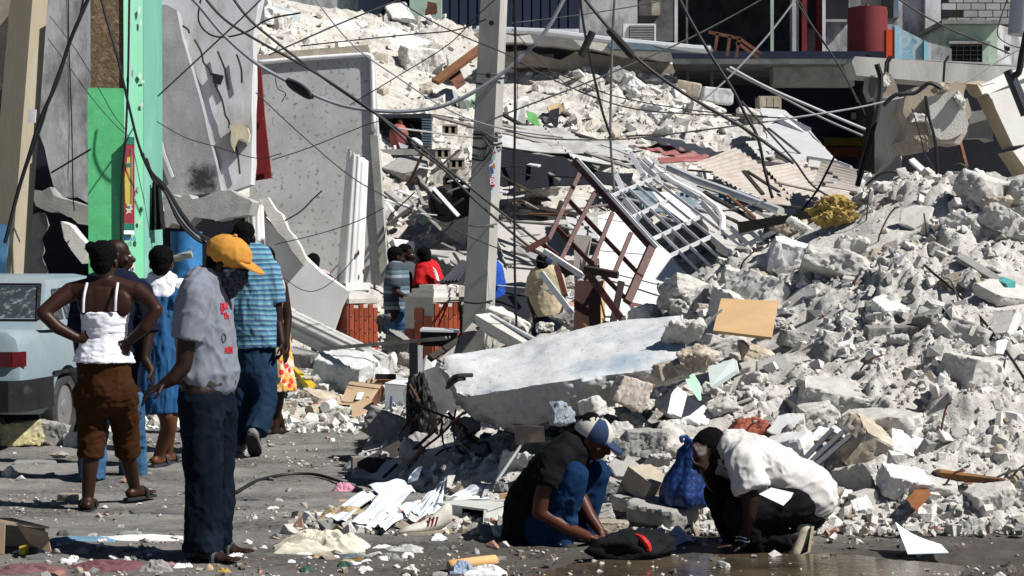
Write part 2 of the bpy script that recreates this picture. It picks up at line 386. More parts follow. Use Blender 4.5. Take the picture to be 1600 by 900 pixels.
# rubble surfaces
def rubble_mat(name,a,b2,c3,sc):
    t=NT(name); t.b.inputs['Roughness'].default_value=.95; t.b.inputs['Specular IOR Level'].default_value=.2
    n=t.noise(sc*3,8,.75); f=t.ramp(n,[(.3,b2),(.5,a),(.75,tuple(min(.8,q*1.15) for q in a))])
    f=t.mix(t.ramp(t.noise(sc*.8,5,.65),[(.52,0),(.72,.7)]),f,c3)
    f=t.mix(t.ramp(t.noise(sc*22,3,.6),[(.60,0),(.70,.55)]),f,(.2,.18,.16))
    t.l(f,t.b.inputs['Base Color']); t.bump(t.noise(sc*25,7,.8),.9,.012); t.bump(t.noise(sc*7,6,.75),.8,.035); return t.m
heap_m=rubble_mat('crushed_white_rubble',(.65,.625,.575),(.44,.41,.365),(.53,.49,.43),2.)
hill_m=rubble_mat('crushed_cream_rubble',(.52,.495,.45),(.31,.275,.23),(.41,.36,.30),.9)
def heap_full(X,D):
    h=heap_h(X,D); m=np.clip((h+.02)*8,0,1); c=np.clip(fbm2(X*1.1,D*1.1,3,71)*1.7+.38,.05,1)
    return h+m*c*(stones2(X,D,.40,80)*.5+stones2(X+2,D,.19,85)*.45+stones2(X+3.3,D,.09,90)*.7+stones2(X,D+1.7,.05,100)*.6+.022*fbm2(X*12,D*12,4,110))
grid_mesh('rubble_heap_ground',-2.2,7.2,520,10.7,21.5,480,heap_full,heap_m,'structure',True)
def hill_full(X,D):
    h=hill_h(X,D); m=np.clip((h+.1)*3,0,1); c=np.clip(fbm2(X*.4,D*.4,3,171)+.6,.2,1)
    return h+m*c*(stones2(X,D,.9,180)*.35+stones2(X+3.3,D,.3,190)*.5+stones2(X+1,D+1,.13,195)*.6+.05*fbm2(X*4,D*4,4,210))
grid_mesh('rubble_hill_ground',-11,15,440,17.3,42,470,hill_full,hill_m,'structure',False)

# ---------------------------------------------------------------- background buildings
def poly(name,pts,D,th,mat,parent=None,jag=0,seed=1,step=.25,**k):
    q=[P(p[0],p[1],p[2] if len(p)>2 else D) for p in pts]
    return MB().slab(q,(0,th,0) if not hasattr(th,'__len__') else th,jag,seed,step).build(name,mat,parent,**k)
def bxp(x0,y0,x1,y1,D,th):return [P(x0,y0,D),P(x1,y0,D),P(x1,y1,D),P(x0,y1,D)],(0,th,0)
def pbox(name,x0,y0,x1,y1,D,th,mat,parent=None,**k):
    a,b=bxp(x0,y0,x1,y1,D,th); return MB().slab(a,b).build(name,mat,parent,**k)
def building(label,px,D,cat='building',name='building'):
    return thing(name,label,cat,V((P(px,390,D).x,D,0)))
# shuttered navy building behind the hill
B=building('dark navy blue shuttered building behind the central rubble hill',800,44)
pbox('wall',560,-160,906,420,44,6,navy_wall,B)
for i in range(15):
    x=690+i*14.2; pbox('shutter_panel',x,-60,x+11.5,44,43.9,.1,navy_wall,B)
pbox('ledge',700,45,905,52,43.2,.8,alu,B)
pbox('wall',640,-40,690,30,43.6,.4,pale_green,B,label='pale green corner wall')
B=building('low pale grey-green vaulted roof building at the top left of the hill',440,43,'building','vaulted_building')
pbox('wall',300,-160,560,420,44.2,5,wall_grey,B)
q=MB()
pts=[P(390+95*i/12,44-32*math.sin(math.pi*(.12+.76*i/12)),42) for i in range(13)]
q.slab(pts+[P(485,75,42),P(390,75,42)],(0,2,0)); q.build('curved_parapet',pale_green,B)
for x in (410,432,455):pbox('window',x,26,x+9,40,41.93,.12,dark_in,B)
# concrete building with the air conditioner
B=building('grey concrete building with dark rooms and an air conditioner behind the broken roof slab',1050,45)
pbox('wall',906,-160,996,420,44.4,.5,wall_grey,B)
pbox('rear_wall',990,-160,1330,420,49,.5,dark_conc,B)
pbox('side_wall',1325,-160,1345,420,44.6,4.5,wall_grey,B)
pbox('column',996,-160,1034,64,44.6,.4,dark_conc,B)
pbox('plaster_panel',998,2,1031,24,44.5,.12,tan_conc,B)
pbox('column',1034,-160,1052,64,44.7,.4,dark_conc,B)
pbox('ceiling',990,-170,1345,-150,44.2,5,dark_conc,B)
pbox('floor_slab',990,100,1345,135,43.6,5.5,dark_conc,B)
pbox('pier',1238,-160,1248,99,44.4,.4,wall_grey,B); 
for x in (1253,1277):pbox('red_column',x,-160,x+8,98,44.35,.35,red_paint,B)
pbox('grey_panel',1261,45,1277,98,44.6,.2,grey_conc,B); pbox('pier',1285,-160,1290,98,44.3,.3,wall_white,B)
pbox('window',1291,-30,1326,30,44.5,.3,dark_in,B); pbox('sill',1290,30,1328,34,44.3,.4,grey_conc,B)
pbox('wall',1290,35,1326,99,44.55,.3,wall_grey,B)
for x,w,m in ((1054,5,wall_white),(1072,3,dark_conc),(1204,5,pale_green)):pbox('drainpipe',x,-160,x+w,100 if x>1100 else 68,44.1,.08,m,B)
B=thing('air_conditioner','white air conditioner box with dark grille on the roof edge','air conditioner',P(1000,66,43.6))
pbox('case',974,37,1025,66,43.6,.5,white_paint,B)
pbox('grille',983,40,1022,64,43.57,.1,dark_in,B)
for i in range(9):y=41+i*2.6; pbox('louvre',984,y,1021,y+1.1,43.55,.03,tin_grey,B)
# dark ruined ground floor to the right
B=building('dark collapsed ground floor storefront under the concrete lintel',1210,38,'ruined shop','ruined_shop')
pbox('rear_wall',1040,80,1420,420,42.5,.4,navy_wall,B)  # navy colour puts the shop's inner shade into the wall
pbox('ceiling',1045,92,1420,100,37.6,5,dark_conc,B)
pbox('lintel',1208,101,1335,134,38.2,.5,grey_conc,B)
pbox('side_wall',1400,95,1420,400,38,4.5,dark_conc,B)
pbox('broken_wall',1186,150,1221,215,37.4,.6,tan_conc,B)
for i in range(9):
    pbox('block',1187+(i%3)*11,152+(i//3)*17,1197+(i%3)*11,167+(i//3)*17,37.33,.1,tan_conc,B)
pbox('sign_band',1288,215,1350,228,41.8,.1,M('ochre_sign_paint',(.10,.07,.01),.8),B); pbox('sign_band',1285,230,1350,245,41.8,.1,M('maroon_sign_paint',(.11,.02,.015),.8),B)
for x in (1331,1345,1354):pbox('window_pane',x,176,x+9,186,42.4,.1,pale_green,B)
for x in (1072,1110):pbox('post',x,100,x+5,250,39,.1,dark_conc,B)
# red tank, mural wall, block wall, green house
T=thing('water_tank','dark red cylindrical metal tank on the roof beside the orange wall','tank',P(1355,105,42.6))
r=m_px(31,43); q=MB(); cx=P(1355,105,43)
q.tube([cx+V((0,0,-.6)),cx+V((0,0,0)),cx+V((0,0,m_px(88,43)))],r,28); q.build('shell',tank_red,T)
q=MB(); q.tube([cx+V((0,0,m_px(88,43))),cx+V((0,0,m_px(92,43)))],r*.97,28); q.build('lid',tank_red,T)
for dx,hh in ((-11,6),(0,8),(9,5)):
    q=MB(); a=P(1355+dx,15,43); q.tube([a,a+V((0,0,m_px(hh,43)))],.045,8); q.build('valve',dark_conc,T)
B=thing('mural_wall','sloping light blue wall with a worn colourful mural and an orange end','wall',P(1430,105,42))
t=NT('worn_mural_paint'); n=t.noise(2.6,4,.6,dist=1.2)
t.l(t.ramp(n,[(.3,(.10,.12,.16)),(.4,(.22,.42,.52)),(.5,(.42,.47,.50)),(.6,(.30,.45,.52)),(.68,(.45,.36,.30))]),t.b.inputs['Base Color']); t.b.inputs['Roughness'].default_value=.85
lblue=M('light_blue_paint',(.27,.52,.62),.8,.12,4)
poly('panel',[(1398,40),(1438,60),(1445,66),(1448,110),(1398,110)],42,.3,t.m,B)
poly('orange_end',[(1385,46),(1398,46),(1398,110),(1385,110)],41.95,.3,M('orange_paint',(.55,.07,.02),.8,.1),B)
poly('edge_strip',[(1398,39),(1405,41),(1405,110),(1398,110)],41.93,.1,lblue,B)
poly('edge_strip',[(1444,63),(1451,67),(1451,110),(1444,110)],41.93,.1,lblue,B)
poly('low_wall',[(1451,66),(1487,76),(1487,110),(1451,110)],42.05,.3,wall_grey,B)
B=building('grey concrete block building above the pale green house',1500,46)
pbox('wall',1345,-160,2300,420,46.2,.5,grey_conc,B)
pbox('wall',1386,-160,1448,120,45.6,.35,wall_grey,B); pbox('pilaster',1446,-160,1470,100,45.4,.3,wall_white,B)
pbox('window',1380,-20,1394,28,45.5,.2,dark_in,B); pbox('window',1396,-20,1404,28,45.55,.2,tin_blue,B)
blk=[M('pale_cement_block',(.40,.39,.37),.95,.2,5,.4,40,rnd=.25)]
for j in range(9):
    for i in range(6):
        x=1472+i*23+(j%2)*11; y=-62+j*11.2
        if 1468<=x and y<34 and not (j==7 and i==0):pbox('cement_block',x,y,x+21.6,y+9.8,45.86,.2,blk,B)
pbox('hole',1472,15,1483,28,45.8,.1,dark_in,B)
B=building('small pale green house with a barred window below the grey block wall',1530,43.5,'house','green_house')
pbox('wall',1475,36,1558,130,43.5,2,pale_green,B); poly('side_wall',[(1558,38),(1640,60,45.5),(1640,130,45.5),(1558,130)],43.5,.25,wall_grey,B)
pbox('roof_edge',1472,31,1566,37,43.2,2.4,grey_conc,B)
W_=pbox('window',1486,68,1535,98,43.45,.15,dark_in,B)
for i in range(4):pbox('bar',1486,71+i*7,1535,72+i*7,43.42,.03,dark_conc,W_)
for i in range(4):pbox('bar',1494+i*11,68,1495+i*11,98,43.41,.03,dark_conc,W_)
pbox('window_jamb',1535,66,1545,98,43.4,.2,pale_green,B); pbox('window_hood',1483,64,1548,68,43.25,.3,grey_conc,B)
for i in range(5):pbox('vent_slot',1560+i*4,68+i*1.2,1562+i*4,74+i*1.2,43.75,.3,dark_in,B)
q=MB(); a=P(1597,55,41); q.tube([a,a+V((.1,0,m_px(90,41)))],m_px(22,41),24)
tag(q.build('grey_cistern',M('pale_grey_tank_paint',(.4,.42,.45),.6,.1),smooth=False),'pale grey cylindrical cistern at the top right corner','tank')
# rest of the block behind, closing the street
B=building('grey damaged rear building closing the view behind the left walls',150,34)
pbox('wall',-500,-260,395,420,34,2,dark_conc,B)
B=building('plain grey building beyond the right edge of the rubble',1900,47)
pbox('wall',1700,-160,2600,420,47,3,wall_grey,B)

# ---------------------------------------------------------------- left: pole, pillar, walls
T=thing('utility_pole','leaning tan square concrete pole at the left edge behind the car','utility pole',P(10,640,19))
a=P(-6,660,19.2); tp=P(50,-60,19.2); 
q=MB(); q.bar(a,tp,m_px(46,19),.34,V((.35,1,0)),w2=m_px(40,19),h2=.26); q.build('shaft',tan_pole,T)
q=MB(); q.box(P(50,181,18.86),(.075,.03,.13),(0,.09,0)); q.build('number_plate',wall_white,T)
q=MB(); q.box(P(4,392,18.9),(.10,.02,.52),(0,.1,0)); q.build('blue_paint_patch',M('faded_blue_paint',(.08,.22,.36),.85,.3,8),T)
T=thing('ruined_wall','weathered grey-white wall with a jagged hole left of the green pillar','wall',P(110,640,21))
poly('wall',[(58,-40),(160,-40),(160,322),(138,318),(118,306),(100,308),(84,292),(76,262),(70,232),(60,205)],21,.4,wall_grey,T,.02,3,.2)
poly('stone',[(-60,-40),(24,-40),(16,40),(10,90),(2,130),(-60,150)],21.2,.5,tan_conc,T,.05,4,.12)
poly('rear_wall',[(-300,100),(170,100),(170,640),(-300,640)],23.4,.3,dark_in,T)  # near-black wall colour stands in for the shade inside the hole
poly('broken_masonry',[(38,340),(60,332),(66,352),(58,372),(64,440),(36,440)],21.4,.3,grey_conc,T,.02,6,.1)
poly('broken_masonry',[(95,346),(110,352),(126,372),(138,384),(136,396),(128,412),(112,392),(100,372)],21.6,.3,white_rub,T,.02,7,.1)
poly('broken_masonry',[(48,296),(78,292),(96,310),(138,322),(138,352),(112,340),(80,332),(56,322)],21.9,.4,grey_conc,T,.04,8,.08)
T=thing('green_pillar','bright green square pillar with flaked brown pebbledash at its top','pillar',P(195,640,19.2))
c0=P(195,640,19.0); l0=P(141,640,18.93); r0=P(247,640,19.42)
def pil(q,pts,z0,z1):return q.slab([V((p.x,p.y,z0)) for p in pts],(0,0,z1-z0))
bk=V((0,.5,0)); zt=P(195,-60,19).z; z2=P(195,138,19).z
q=MB(); pil(q,[l0+V((.012,.03,0)),c0+V((0,.03,0)),c0+bk,l0+bk],z2,zt); q.build('pebbledash_core',pebble,T)
q=MB(); rim=[V((l0.x-.01,l0.y,0)),V((c0.x,c0.y,0)),V((c0.x,c0.y+.5,0)),V((l0.x-.01,l0.y+.5,0))]
pil(q,rim,0,z2); q.slab([P(141,138,19.12),P(141,130,19.12),P(150,137,19.1),P(166,139,19.07),P(176,140,19.04),P(195,139,19)],(0,.4,0),.008,5,.05); q.build('green_face',green_paint,T)
m1=lerp(c0,r0,.62)
q=MB(); pil(q,[V((c0.x+.003,c0.y,0)),V((m1.x,m1.y-.06,0)),V((m1.x,m1.y+.4,0)),V((c0.x+.003,c0.y+.46,0))],0,zt); q.build('mint_face',mint_paint,T)
q=MB(); pil(q,[V((m1.x+.003,m1.y-.06,0)),V((r0.x,r0.y,0)),V((r0.x,r0.y+.3,0)),V((m1.x+.003,m1.y+.34,0))],0,zt); q.build('teal_face',teal_paint,T)
# poster strip on the mint face
PS=thing('poster','narrow red and yellow poster with a crest pasted on the green pillar','poster',P(203,372,18.97))
def onf(px,py):  # a point on the mint face
    t=(px-195)/(247-195); return P(px,py,lerp(19.0,19.42,t)-.06-.012)
def flat(name,pts,mat,parent,lift=0):
    q=MB(); q.slab([onf(*p)+V((0,-lift,0)) for p in pts],(0,.006,0)); return q.build(name,mat,parent)
pmar=M('poster_maroon',(.22,.02,.035),.7,.1); pyel=M('poster_yellow',(.42,.30,.05),.7,.1); pgrn=M('poster_dark_green',(.015,.12,.08),.7,.1); pwht=M('poster_white',(.66,.68,.66),.8,.08); pblu=M('poster_blue',(.03,.10,.3),.8,.1)
flat('sheet',[(194,216),(210,216),(210,364),(194,364)],pmar,PS)
flat('yellow_field',[(199,246),(207,244),(207,322),(201,328),(196,316),(195,280)],pyel,PS,.008)
flat('top_band',[(198,214),(210,214),(210,226),(198,226)],pgrn,PS,.009); flat('green_mark',[(197,255),(204,255),(205,261),(198,262)],pgrn,PS,.012)
flat('bottom_band',[(194,349),(210,349),(210,360),(194,360)],pgrn,PS,.009); flat('border',[(194,360),(210,360),(210,366),(194,366)],pwht,PS,.01)
flat('crest',[(200,318),(204,320),(208,327),(204,330),(206,334),(202,332),(197,335),(199,329),(196,326),(200,325)],tan_conc,PS,.013); flat('crest_dot',[(200.5,322),(203.5,322),(203.5,326),(200.5,326)],pgrn,PS,.017)
flat('strip',[(204.6,232),(206.8,232),(206.4,318),(204.8,318)],dark_conc,PS,.018)
def text(body,loc,size,mat,name,parent,rot=(R(90),0,0),ext=.002,label=None,shear=0):
    cu=bpy.data.curves.new(name,'FONT'); cu.body=body; cu.size=size; cu.extrude=ext; cu.align_x='CENTER'; cu.align_y='CENTER'; cu.shear=shear; cu.resolution_u=2
    o=bpy.data.objects.new(name,cu); me=bpy.data.meshes.new_from_object(o); bpy.data.objects.remove(o)
    e=(rot if isinstance(rot,Matrix) else Euler(rot).to_matrix()); v=[V(loc)+e@x.co for x in me.vertices]; f=[tuple(p.vertices) for p in me.polygons]
    return OBJ(name,v,f,mat,parent,label=label)
fa=math.atan2((onf(247,300)-onf(195,300)).y,(onf(247,300)-onf(195,300)).x)
text('Cmccl5',onf(202.5,373)+V((0,-.012,0)),.062,pblu,'lettering',T,(R(90),0,fa))
P2=thing('poster','torn cream paper notice with blue letters low on the green pillar','poster',P(203,440,18.97))
flat('sheet',[(200,404),(210,408),(210,442),(196,440),(198,425)],M('cream_paper',(.6,.56,.42),.85,.1,8),P2,.004)
text('ICHI',onf(204,421)+V((0,-.016,0)),.055,pblu,'lettering',P2,(R(90),0,fa))
rg=random.Random(6)
for i in range(16):
    x,y=rg.uniform(197,224),rg.uniform(10,420); w,h=rg.uniform(1.5,4),rg.uniform(3,9)
    if 206<x-w and y>210 or x>215 or y<205:flat('chipped_patch',[(x+math.cos(k*.9)*w*rg.uniform(.5,1),y+math.sin(k*.9)*h*rg.uniform(.5,1)) for k in range(7)],(mortar,pale_green,mint_paint,grey_conc)[i%4],T,.002+i*.0003)
# tilted panel, white wall, fallen stone beam
def stained(name,base,dark,pt,org,r,seed=0):
    t=NT(name); n=t.noise(3,6,.65,(1,1,.45)); c=t.mix(t.ramp(n,[(.3,0),(.7,1)]),dark,base); d=t.n('VectorMath',operation='DISTANCE'); t.l(t.coord(),d.inputs[0]); d.inputs[1].default_value=V(pt)-V(org)
    a=t.n('Math',operation='MULTIPLY_ADD'); t.l(t.noise(7,6,.75),a.inputs[0]); a.inputs[1].default_value=r*2.2; t.l(d.outputs['Value'],a.inputs[2])
    sp_=t.ramp(t.mul(a.outputs[0],1/(r*3)),[(.5,1),(.72,0)]); t.l(t.mix(sp_,c,(.03,.03,.032)),t.b.inputs['Base Color']); t.b.inputs['Roughness'].default_value=.93; t.bump(t.noise(25,6,.7),.4,.01); return t.m
T=thing('leaning_wall','cracked grey render wall panel with a soot patch leaning right of the green pillar','wall',P(300,640,22))
poly('grey_panel',[(245,6),(262,8),(276,16),(285,60),(300,110),(314,160),(326,215),(336,250),(346,300),(246,310),(230,310),(230,6)],21.9,.35,stained('sooty_wall_render',(.46,.46,.47),(.22,.22,.23),P(318,282,21.9),WL[T],.24),T,.012,12,.2)
poly('white_panel',[(240,-60),(410,-60),(395,60),(392,288),(360,300),(338,300),(240,300)],22.15,.4,wall_white,T,.015,13,.2)
poly('hole',[(331,114),(349,118),(344,132),(333,130)],22.08,.05,dark_in,T); 
for x0,y0,x1,y1 in ((285,40,296,52),(304,62,318,98),(318,98,330,118),(336,132,352,180),(352,180,358,200),(370,85,378,130),(360,200,375,272),(340,80,358,140)):
    q=MB(); q.tube(spline([P(x0,y0,22.1),P((x0+x1)/2+3,(y0+y1)/2,22.09),P(x1,y1,22.1)],5),.012,5); q.build('rusty_wire',wood_dark,T)
poly('chipped_edge',[(358,196),(372,192),(387,200),(388,222),(372,218),(366,236),(360,218)],22.02,.1,M('cream_chipped_plaster',(.6,.53,.38),.9,.2,8),T,.02,15,.06)
poly('crack',[(246,176),(249,190),(252,215),(258,240),(272,276),(268,278),(255,244),(249,220),(246,200)],21.85,.02,white_pl,T,.012,16,.1)
T=poly('broken_stone_beam',[(252,312),(280,308),(330,302),(372,305),(390,312),(388,336),(350,342),(300,344),(262,356),(250,352)],21.3,.6,grey_conc,None,.05,17,.08)
tag(T,'rough broken stone beam lying under the soot-stained wall','stone beam')
T=poly('recess_shade_sheet',[(232,330),(420,330),(420,640),(232,640)],22.9,.3,dark_in); tag(T,'black sheet in place of the shade below the broken stone beam','wall')  # black sheet painted in for the shade under the stone beam
T=thing('blue_drum','blue metal drum with a short pipe under the broken beam','drum',P(292,470,20.6))
a=P(292,640,20.6); a.z=0; q=MB(); zz=P(292,362,20.6).z
q.rings([[a+V((math.cos(k*.2618)*rr,math.sin(k*.2618)*rr,z)) for k in range(24)] for rr,z in ((.17,0),(.17,zz*.33),(.185,zz*.35),(.17,zz*.37),(.17,zz*.66),(.185,zz*.68),(.17,zz*.7),(.17,zz),(.15,zz))])
q.build('shell',M('scratched_blue_paint',(.03,.16,.36),.55,.35,8,.2,40,.004,(.05,.03,.02),6,(.6,.7)),T)
q=MB(); q.tube([P(272,404,20.3),P(300,397,20.3)],.04,10); q.build('pipe',grey_conc,T)
T=thing('hanging_cloth','black cloth hanging beside the green pillar','cloth',P(247,370,19.3))
q=MB(); q.sheet(P(238,285,19.3),P(250,282,19.3),P(258,358,19.3),P(236,360,19.3),12,8,lambda u,v:.025*math.sin(u*14)*(.4+v),.01); q.build('cloth',black_rub,T)
# red door leaf, stucco wall with its pipe
T=thing('red_door','tall dark red door leaf standing left of the stucco wall','door',P(405,290,24))
poly('leaf',[(386,103),(407,100),(413,180),(424,278),(388,284)],24,.08,red_paint,T)
for a_,b_ in (((389,112),(405,110)),((389,190),(412,186)),((390,270),(420,265))):
    q=MB(); q.bar(P(*a_,23.95),P(*b_,23.95),.05,.05); q.build('rail',red_paint,T)
T=thing('stucco_wall','tall speckled grey stucco wall with a white pipe along its top edge','wall',P(500,560,27))
poly('wall',[(384,92),(582,84),(584,120),(590,215),(598,320),(606,432),(606,470),(440,470),(395,470)],27,.45,stucco,T)
poly('plinth',[(480,436),(612,432),(612,560),(480,560)],27.2,.6,dark_conc,T)
poly('coping',[(400,86),(470,78),(575,70),(578,82),(470,90),(400,96)],27.1,.5,tan_conc,T,.01,9,.2)
q=MB(); q.tube(spline([P(400,98,26.97),P(470,92,26.97),P(560,86,26.97),P(574,86,26.97),P(580,90,26.97),P(581,100,26.97),P(584,205,26.97)],6),.034,10); q.build('pipe',white_paint,T,smooth=True)
poly('edge_strip',[(578,210),(590,212),(606,432),(594,432)],26.95,.05,grey_conc,T)
# ---------------------------------------------------------------- middle: columns and pedestals
def fluted(q,a,b,r0,r1,n=18,rough_top=0,seed=3):
    rg=random.Random(seed); x,y,d=frame_of(V(b)-V(a)); rings=[]
    for j in range(9):
        t=j/8; r=lerp(r0,r1,t); rg_=[]
        for k in range(n*4):
            rr=r*(1 if (k%4) in (0,1) else .93); th=k/(n*4)*6.28318
            o=d*(rough_top*(math.cos(th)*.6+rg.uniform(-.3,.3)) if j==8 else 0)
            rg_.append(lerp(V(a),V(b),t)+(x*math.cos(th)+y*math.sin(th))*rr+o)
        rings.append(rg_)
    return q.rings(rings)
def pedestal(label,cx,ybase,D,half,y_top,label2=None):
    T=thing('tiled_pedestal',label,'pedestal',V((P(cx,390,D).x,D,0)),'tiled column pedestals')
    c=V((P(cx,390,D).x,D,0)); zt=P(cx,y_top,D).z
    rot=Matrix.Rotation(R(-42),3,'Z'); q=MB(); q.box(c+V((0,0,zt/2)),(half*2,half*2,zt),rot); q.build('core',mortar,T)
    tiles=[]
    for face,cols in ((0,3),(1,6)):
        for j in range(9):
            for i in range(cols):
                w=half*2/cols; hh=.155; off=(i%2)*.07 if face==0 else (i%2)*.05
                zz=zt-.085-j*hh-off*.9
                if zz<.05 or (label2 and face==0 and ((i==0 and j<2) or (i==2 and j==0))):continue
                u=-half+(i+.5)*w
                ctr=V((u,-half-.006,0)) if face==0 else V((half+.006,u,0))
                q=MB(); sz=(w-.014,.02,hh-.012) if face==0 else (.02,w-.012,hh-.01)
                q.box(c+rot@ctr+V((0,0,zz)),sz,rot); q.build('tile',tile_red,T)
    z=zt
    for k,(s_,h_) in enumerate(((1.08,.055),(.92,.05),(.76,.05),(.5,.05))):
        q=MB(); rg=random.Random(k+cx); pts=[]
        for e in range(24):
            a_=e/24*8; sd=int(a_//2); u=(a_%2)-1; p=[(u,-1),(1,u),(-u,1),(-1,-u)][sd]
            pts.append(c+rot@V((p[0]*half*s_*rg.uniform(.93,1.03),p[1]*half*s_*rg.uniform(.93,1.03),0))+V((0,0,z)))
        q.slab(pts,(0,0,h_)); z+=h_-.002; q.build('capping',white_rub if k else mortar,T)
    return T,c,z
_,c1,zc=pedestal('red-brown tiled pedestal still carrying the white fluted column',546,575,23,.235,473)
_,c2,zc2=pedestal('red-brown tiled pedestal with a bare broken top beside the red shirt',677,545,22.6,.235,471,True)
T=thing('fluted_column','white fluted column with a snapped top standing on the left tiled pedestal','column',c1+V((0,0,zc-.03)))
q=MB(); fluted(q,c1+V((.0,0,zc-.03)),P(559,245,23.1),.16,.135,14,.12); q.build('shaft',white_pl,T)
q=MB(); q.box(c1+V((0,0,zc)),(.36,.36,.09),(0,0,.7)); q.build('base',white_pl,T)
for a_,b_ in (((548,390),(556,400)),((556,418),(564,430))):
    q=MB(); q.ell(P((a_[0]+b_[0])/2+8,(a_[1]+b_[1])/2,22.88),(.014,.02,.035),None,8,6); q.build('broken_patch',rust,T)
T=thing('fallen_column','long pale fluted column lying fallen across the rubble below the pedestals','column',P(600,580,20.3))
q=MB(); fluted(q,P(455,505,21.6),P(602,577,20.2),.15,.15,13,.05); q.build('shaft',M('dusty_grey_column_plaster',(.5,.49,.46),.9,.2,3,.4,40),T)
T=thing('fluted_column','short white fluted column stump behind the striped shirt','column',P(398,420,22))
q=MB(); fluted(q,P(400,420,22.2),P(397,318,22.2),.12,.11,12,.05); q.build('shaft',white_pl,T)
T=poly('slanted_slab',[(402,345),(412,338),(440,368),(500,425),(545,455),(520,520),(470,488),(405,440)],22.4,.3,white_pl,None,.02,21,.2); tag(T,'large white slab slanting down behind the striped shirt towards the pedestal','concrete slab')
T=poly('concrete_strut',[(404,312),(418,308),(440,335),(478,405),(474,414),(455,390),(425,350)],22.3,.25,white_rub,None,.02,22,.12); tag(T,'thin broken white strut leaning on the stucco wall above the slanted slab','concrete beam')
T=poly('cracked_beam',[(392,322),(420,318),(428,345),(460,392),(472,420),(455,412),(425,372),(405,352)],22.7,.3,rust,None,.03,23,.08); tag(T,'dark brown exposed core of the broken beam above the slanted slab','broken beam')
# central utility pole
T=thing('utility_pole','grey concrete utility pole wrapped in wires at the centre','utility pole',P(746,590,21))
q=MB(); q.bar(P(743,600,21),P(775,-60,21),m_px(38,21),.3,V((.35,1,0)),w2=m_px(32,21),h2=.22); q.build('shaft',pole_conc,T)
for y in (36,118):q=MB(); q.tube([P(770-y*.06,y,20.8),P(770-y*.06,y,20.7)],.03,10); q.build('bolt_hole',dark_in,T)
for k,(y0,y1,rr) in enumerate(((112,116,.012),(128,124,.012),(350,352,.01),(208,226,.014),(214,236,.014),(228,216,.014),(240,210,.012),(246,232,.012),(203,215,.012),(470,472,.01))):
    xx=773-y0*.055; q=MB(); q.tube(spline([P(xx-22,y0+2,20.85),P(xx-4,y0+4,20.77),P(xx+10,y1,20.8),P(xx+22,y1-2,20.95)],5),rr,5); q.build('tie_wire',black_rub if k%2 else dark_conc,T)
PS=thing('poster','torn strip of white red and orange posters on the central utility pole','poster',P(769,305,20.7))
def slip(name,pts,m,d):q=MB(); q.slab([P(a_,b_,d) for a_,b_ in pts],(0,.008,0)); return q.build(name,m,PS)
slip('sheet',[(774,228),(778,240),(778,300),(768,306),(765,282),(764,262),(770,238)],paper,20.74)
slip('red_print',[(765,277),(772,277),(773,292),(767,292)],red_pl,20.725)
text('B',P(769,284,20.71),.10,paper,'lettering',PS,(R(90),0,.2))
slip('orange_print',[(769,256),(773,255),(774,265),(771,262)],M('orange_print',(.6,.2,.03),.8),20.725); slip('green_print',[(769,244),(774,242),(773,250),(769,250)],slab_mint,20.725); slip('dark_print',[(764,260),(767,262),(772,271),(768,272)],pblu,20.725); slip('red_tip',[(773,232),(775,240),(771,241)],red_pl,20.725)
# right: post, lintel beam, tilted column head
T=thing('broken_post','broken concrete post with a crumbled top on the right rubble crest','concrete post',P(1388,300,18))
q=MB(); q.bar(P(1388,330,18),P(1388,155,18),m_px(38,18),.24,V((.3,1,0))); q.build('shaft',pole_conc,T)
poly('crumbled_top',[(1371,160),(1378,130),(1384,112),(1392,116),(1400,130),(1405,160)],17.93,.2,tan_conc,T,.02,31,.06)
T=thing('lintel_beam','long pale concrete lintel beam resting across the broken post at the right','concrete beam',P(1440,130,18.6))
q=MB(); q.slab([P(1331,96,18.4),P(1336,88,18.4),P(1400,92,18.5),P(1550,98,18.6),P(1640,106,18.7),P(1640,140,18.7),P(1480,130,18.5),P(1338,118,18.4)],(0,.45,0),0); q.build('beam',pole_conc,T)
q=MB()
for x in (1384,1388,1476):q.tube([P(x+6,88,18.35),P(x,98,18.33),P(x-2,128,18.36)],.012,5)
q.build('tie_wire',black_rub,T)
poly('knee_brace',[(1358,118),(1376,122),(1372,150),(1362,158),(1356,140)],18.5,.25,grey_conc,T,.015,33,.08)
T=poly('ruined_masonry',[(1416,150),(1450,128),(1510,132),(1512,205),(1500,226),(1470,222),(1448,236),(1424,240),(1412,220)],17.1,.5,tan_conc,None,.05,34,.07); tag(T,'rough block of torn masonry hanging under the lintel beam','masonry')
T=poly('plaster_face',[(1448,152),(1506,146),(1510,205),(1470,218),(1452,195)],16.98,.14,white_rub,None,.03,35,.08); tag(T,'chipped pale plaster face on the torn masonry under the lintel beam','plaster')
T=poly('gap_shade_sheet',[(1400,120),(1580,120),(1620,330),(1400,330)],20.5,.3,dark_in); tag(T,'black sheet in place of the shade behind the torn masonry at the right','wall')  # black sheet fills the gap in place of real shade
T=poly('wall_stub',[(1512,175),(1535,172),(1550,190),(1552,220),(1514,216)],19.3,.3,grey_conc,None,.02,36,.1); tag(T,'small grey wall stub between the torn masonry and the tilted column','wall')
T=thing('tilted_column','pale square column with a flared head tilted over at the right edge','column',P(1590,290,17.6))
cmat=M('cream_plaster_column',(.60,.59,.56),.85,.1,2,.25,30); cshade=M('shaded_plaster_column',(.42,.36,.26),.88,.15,3,.3,30)  # left sides get a darker buff copy, their shade put into the colour
def tilt_block(name,fr,D,th,mat):q=MB(); q.slab([P(a_,b_,D) for a_,b_ in fr],th); q.build(name,mat,T)
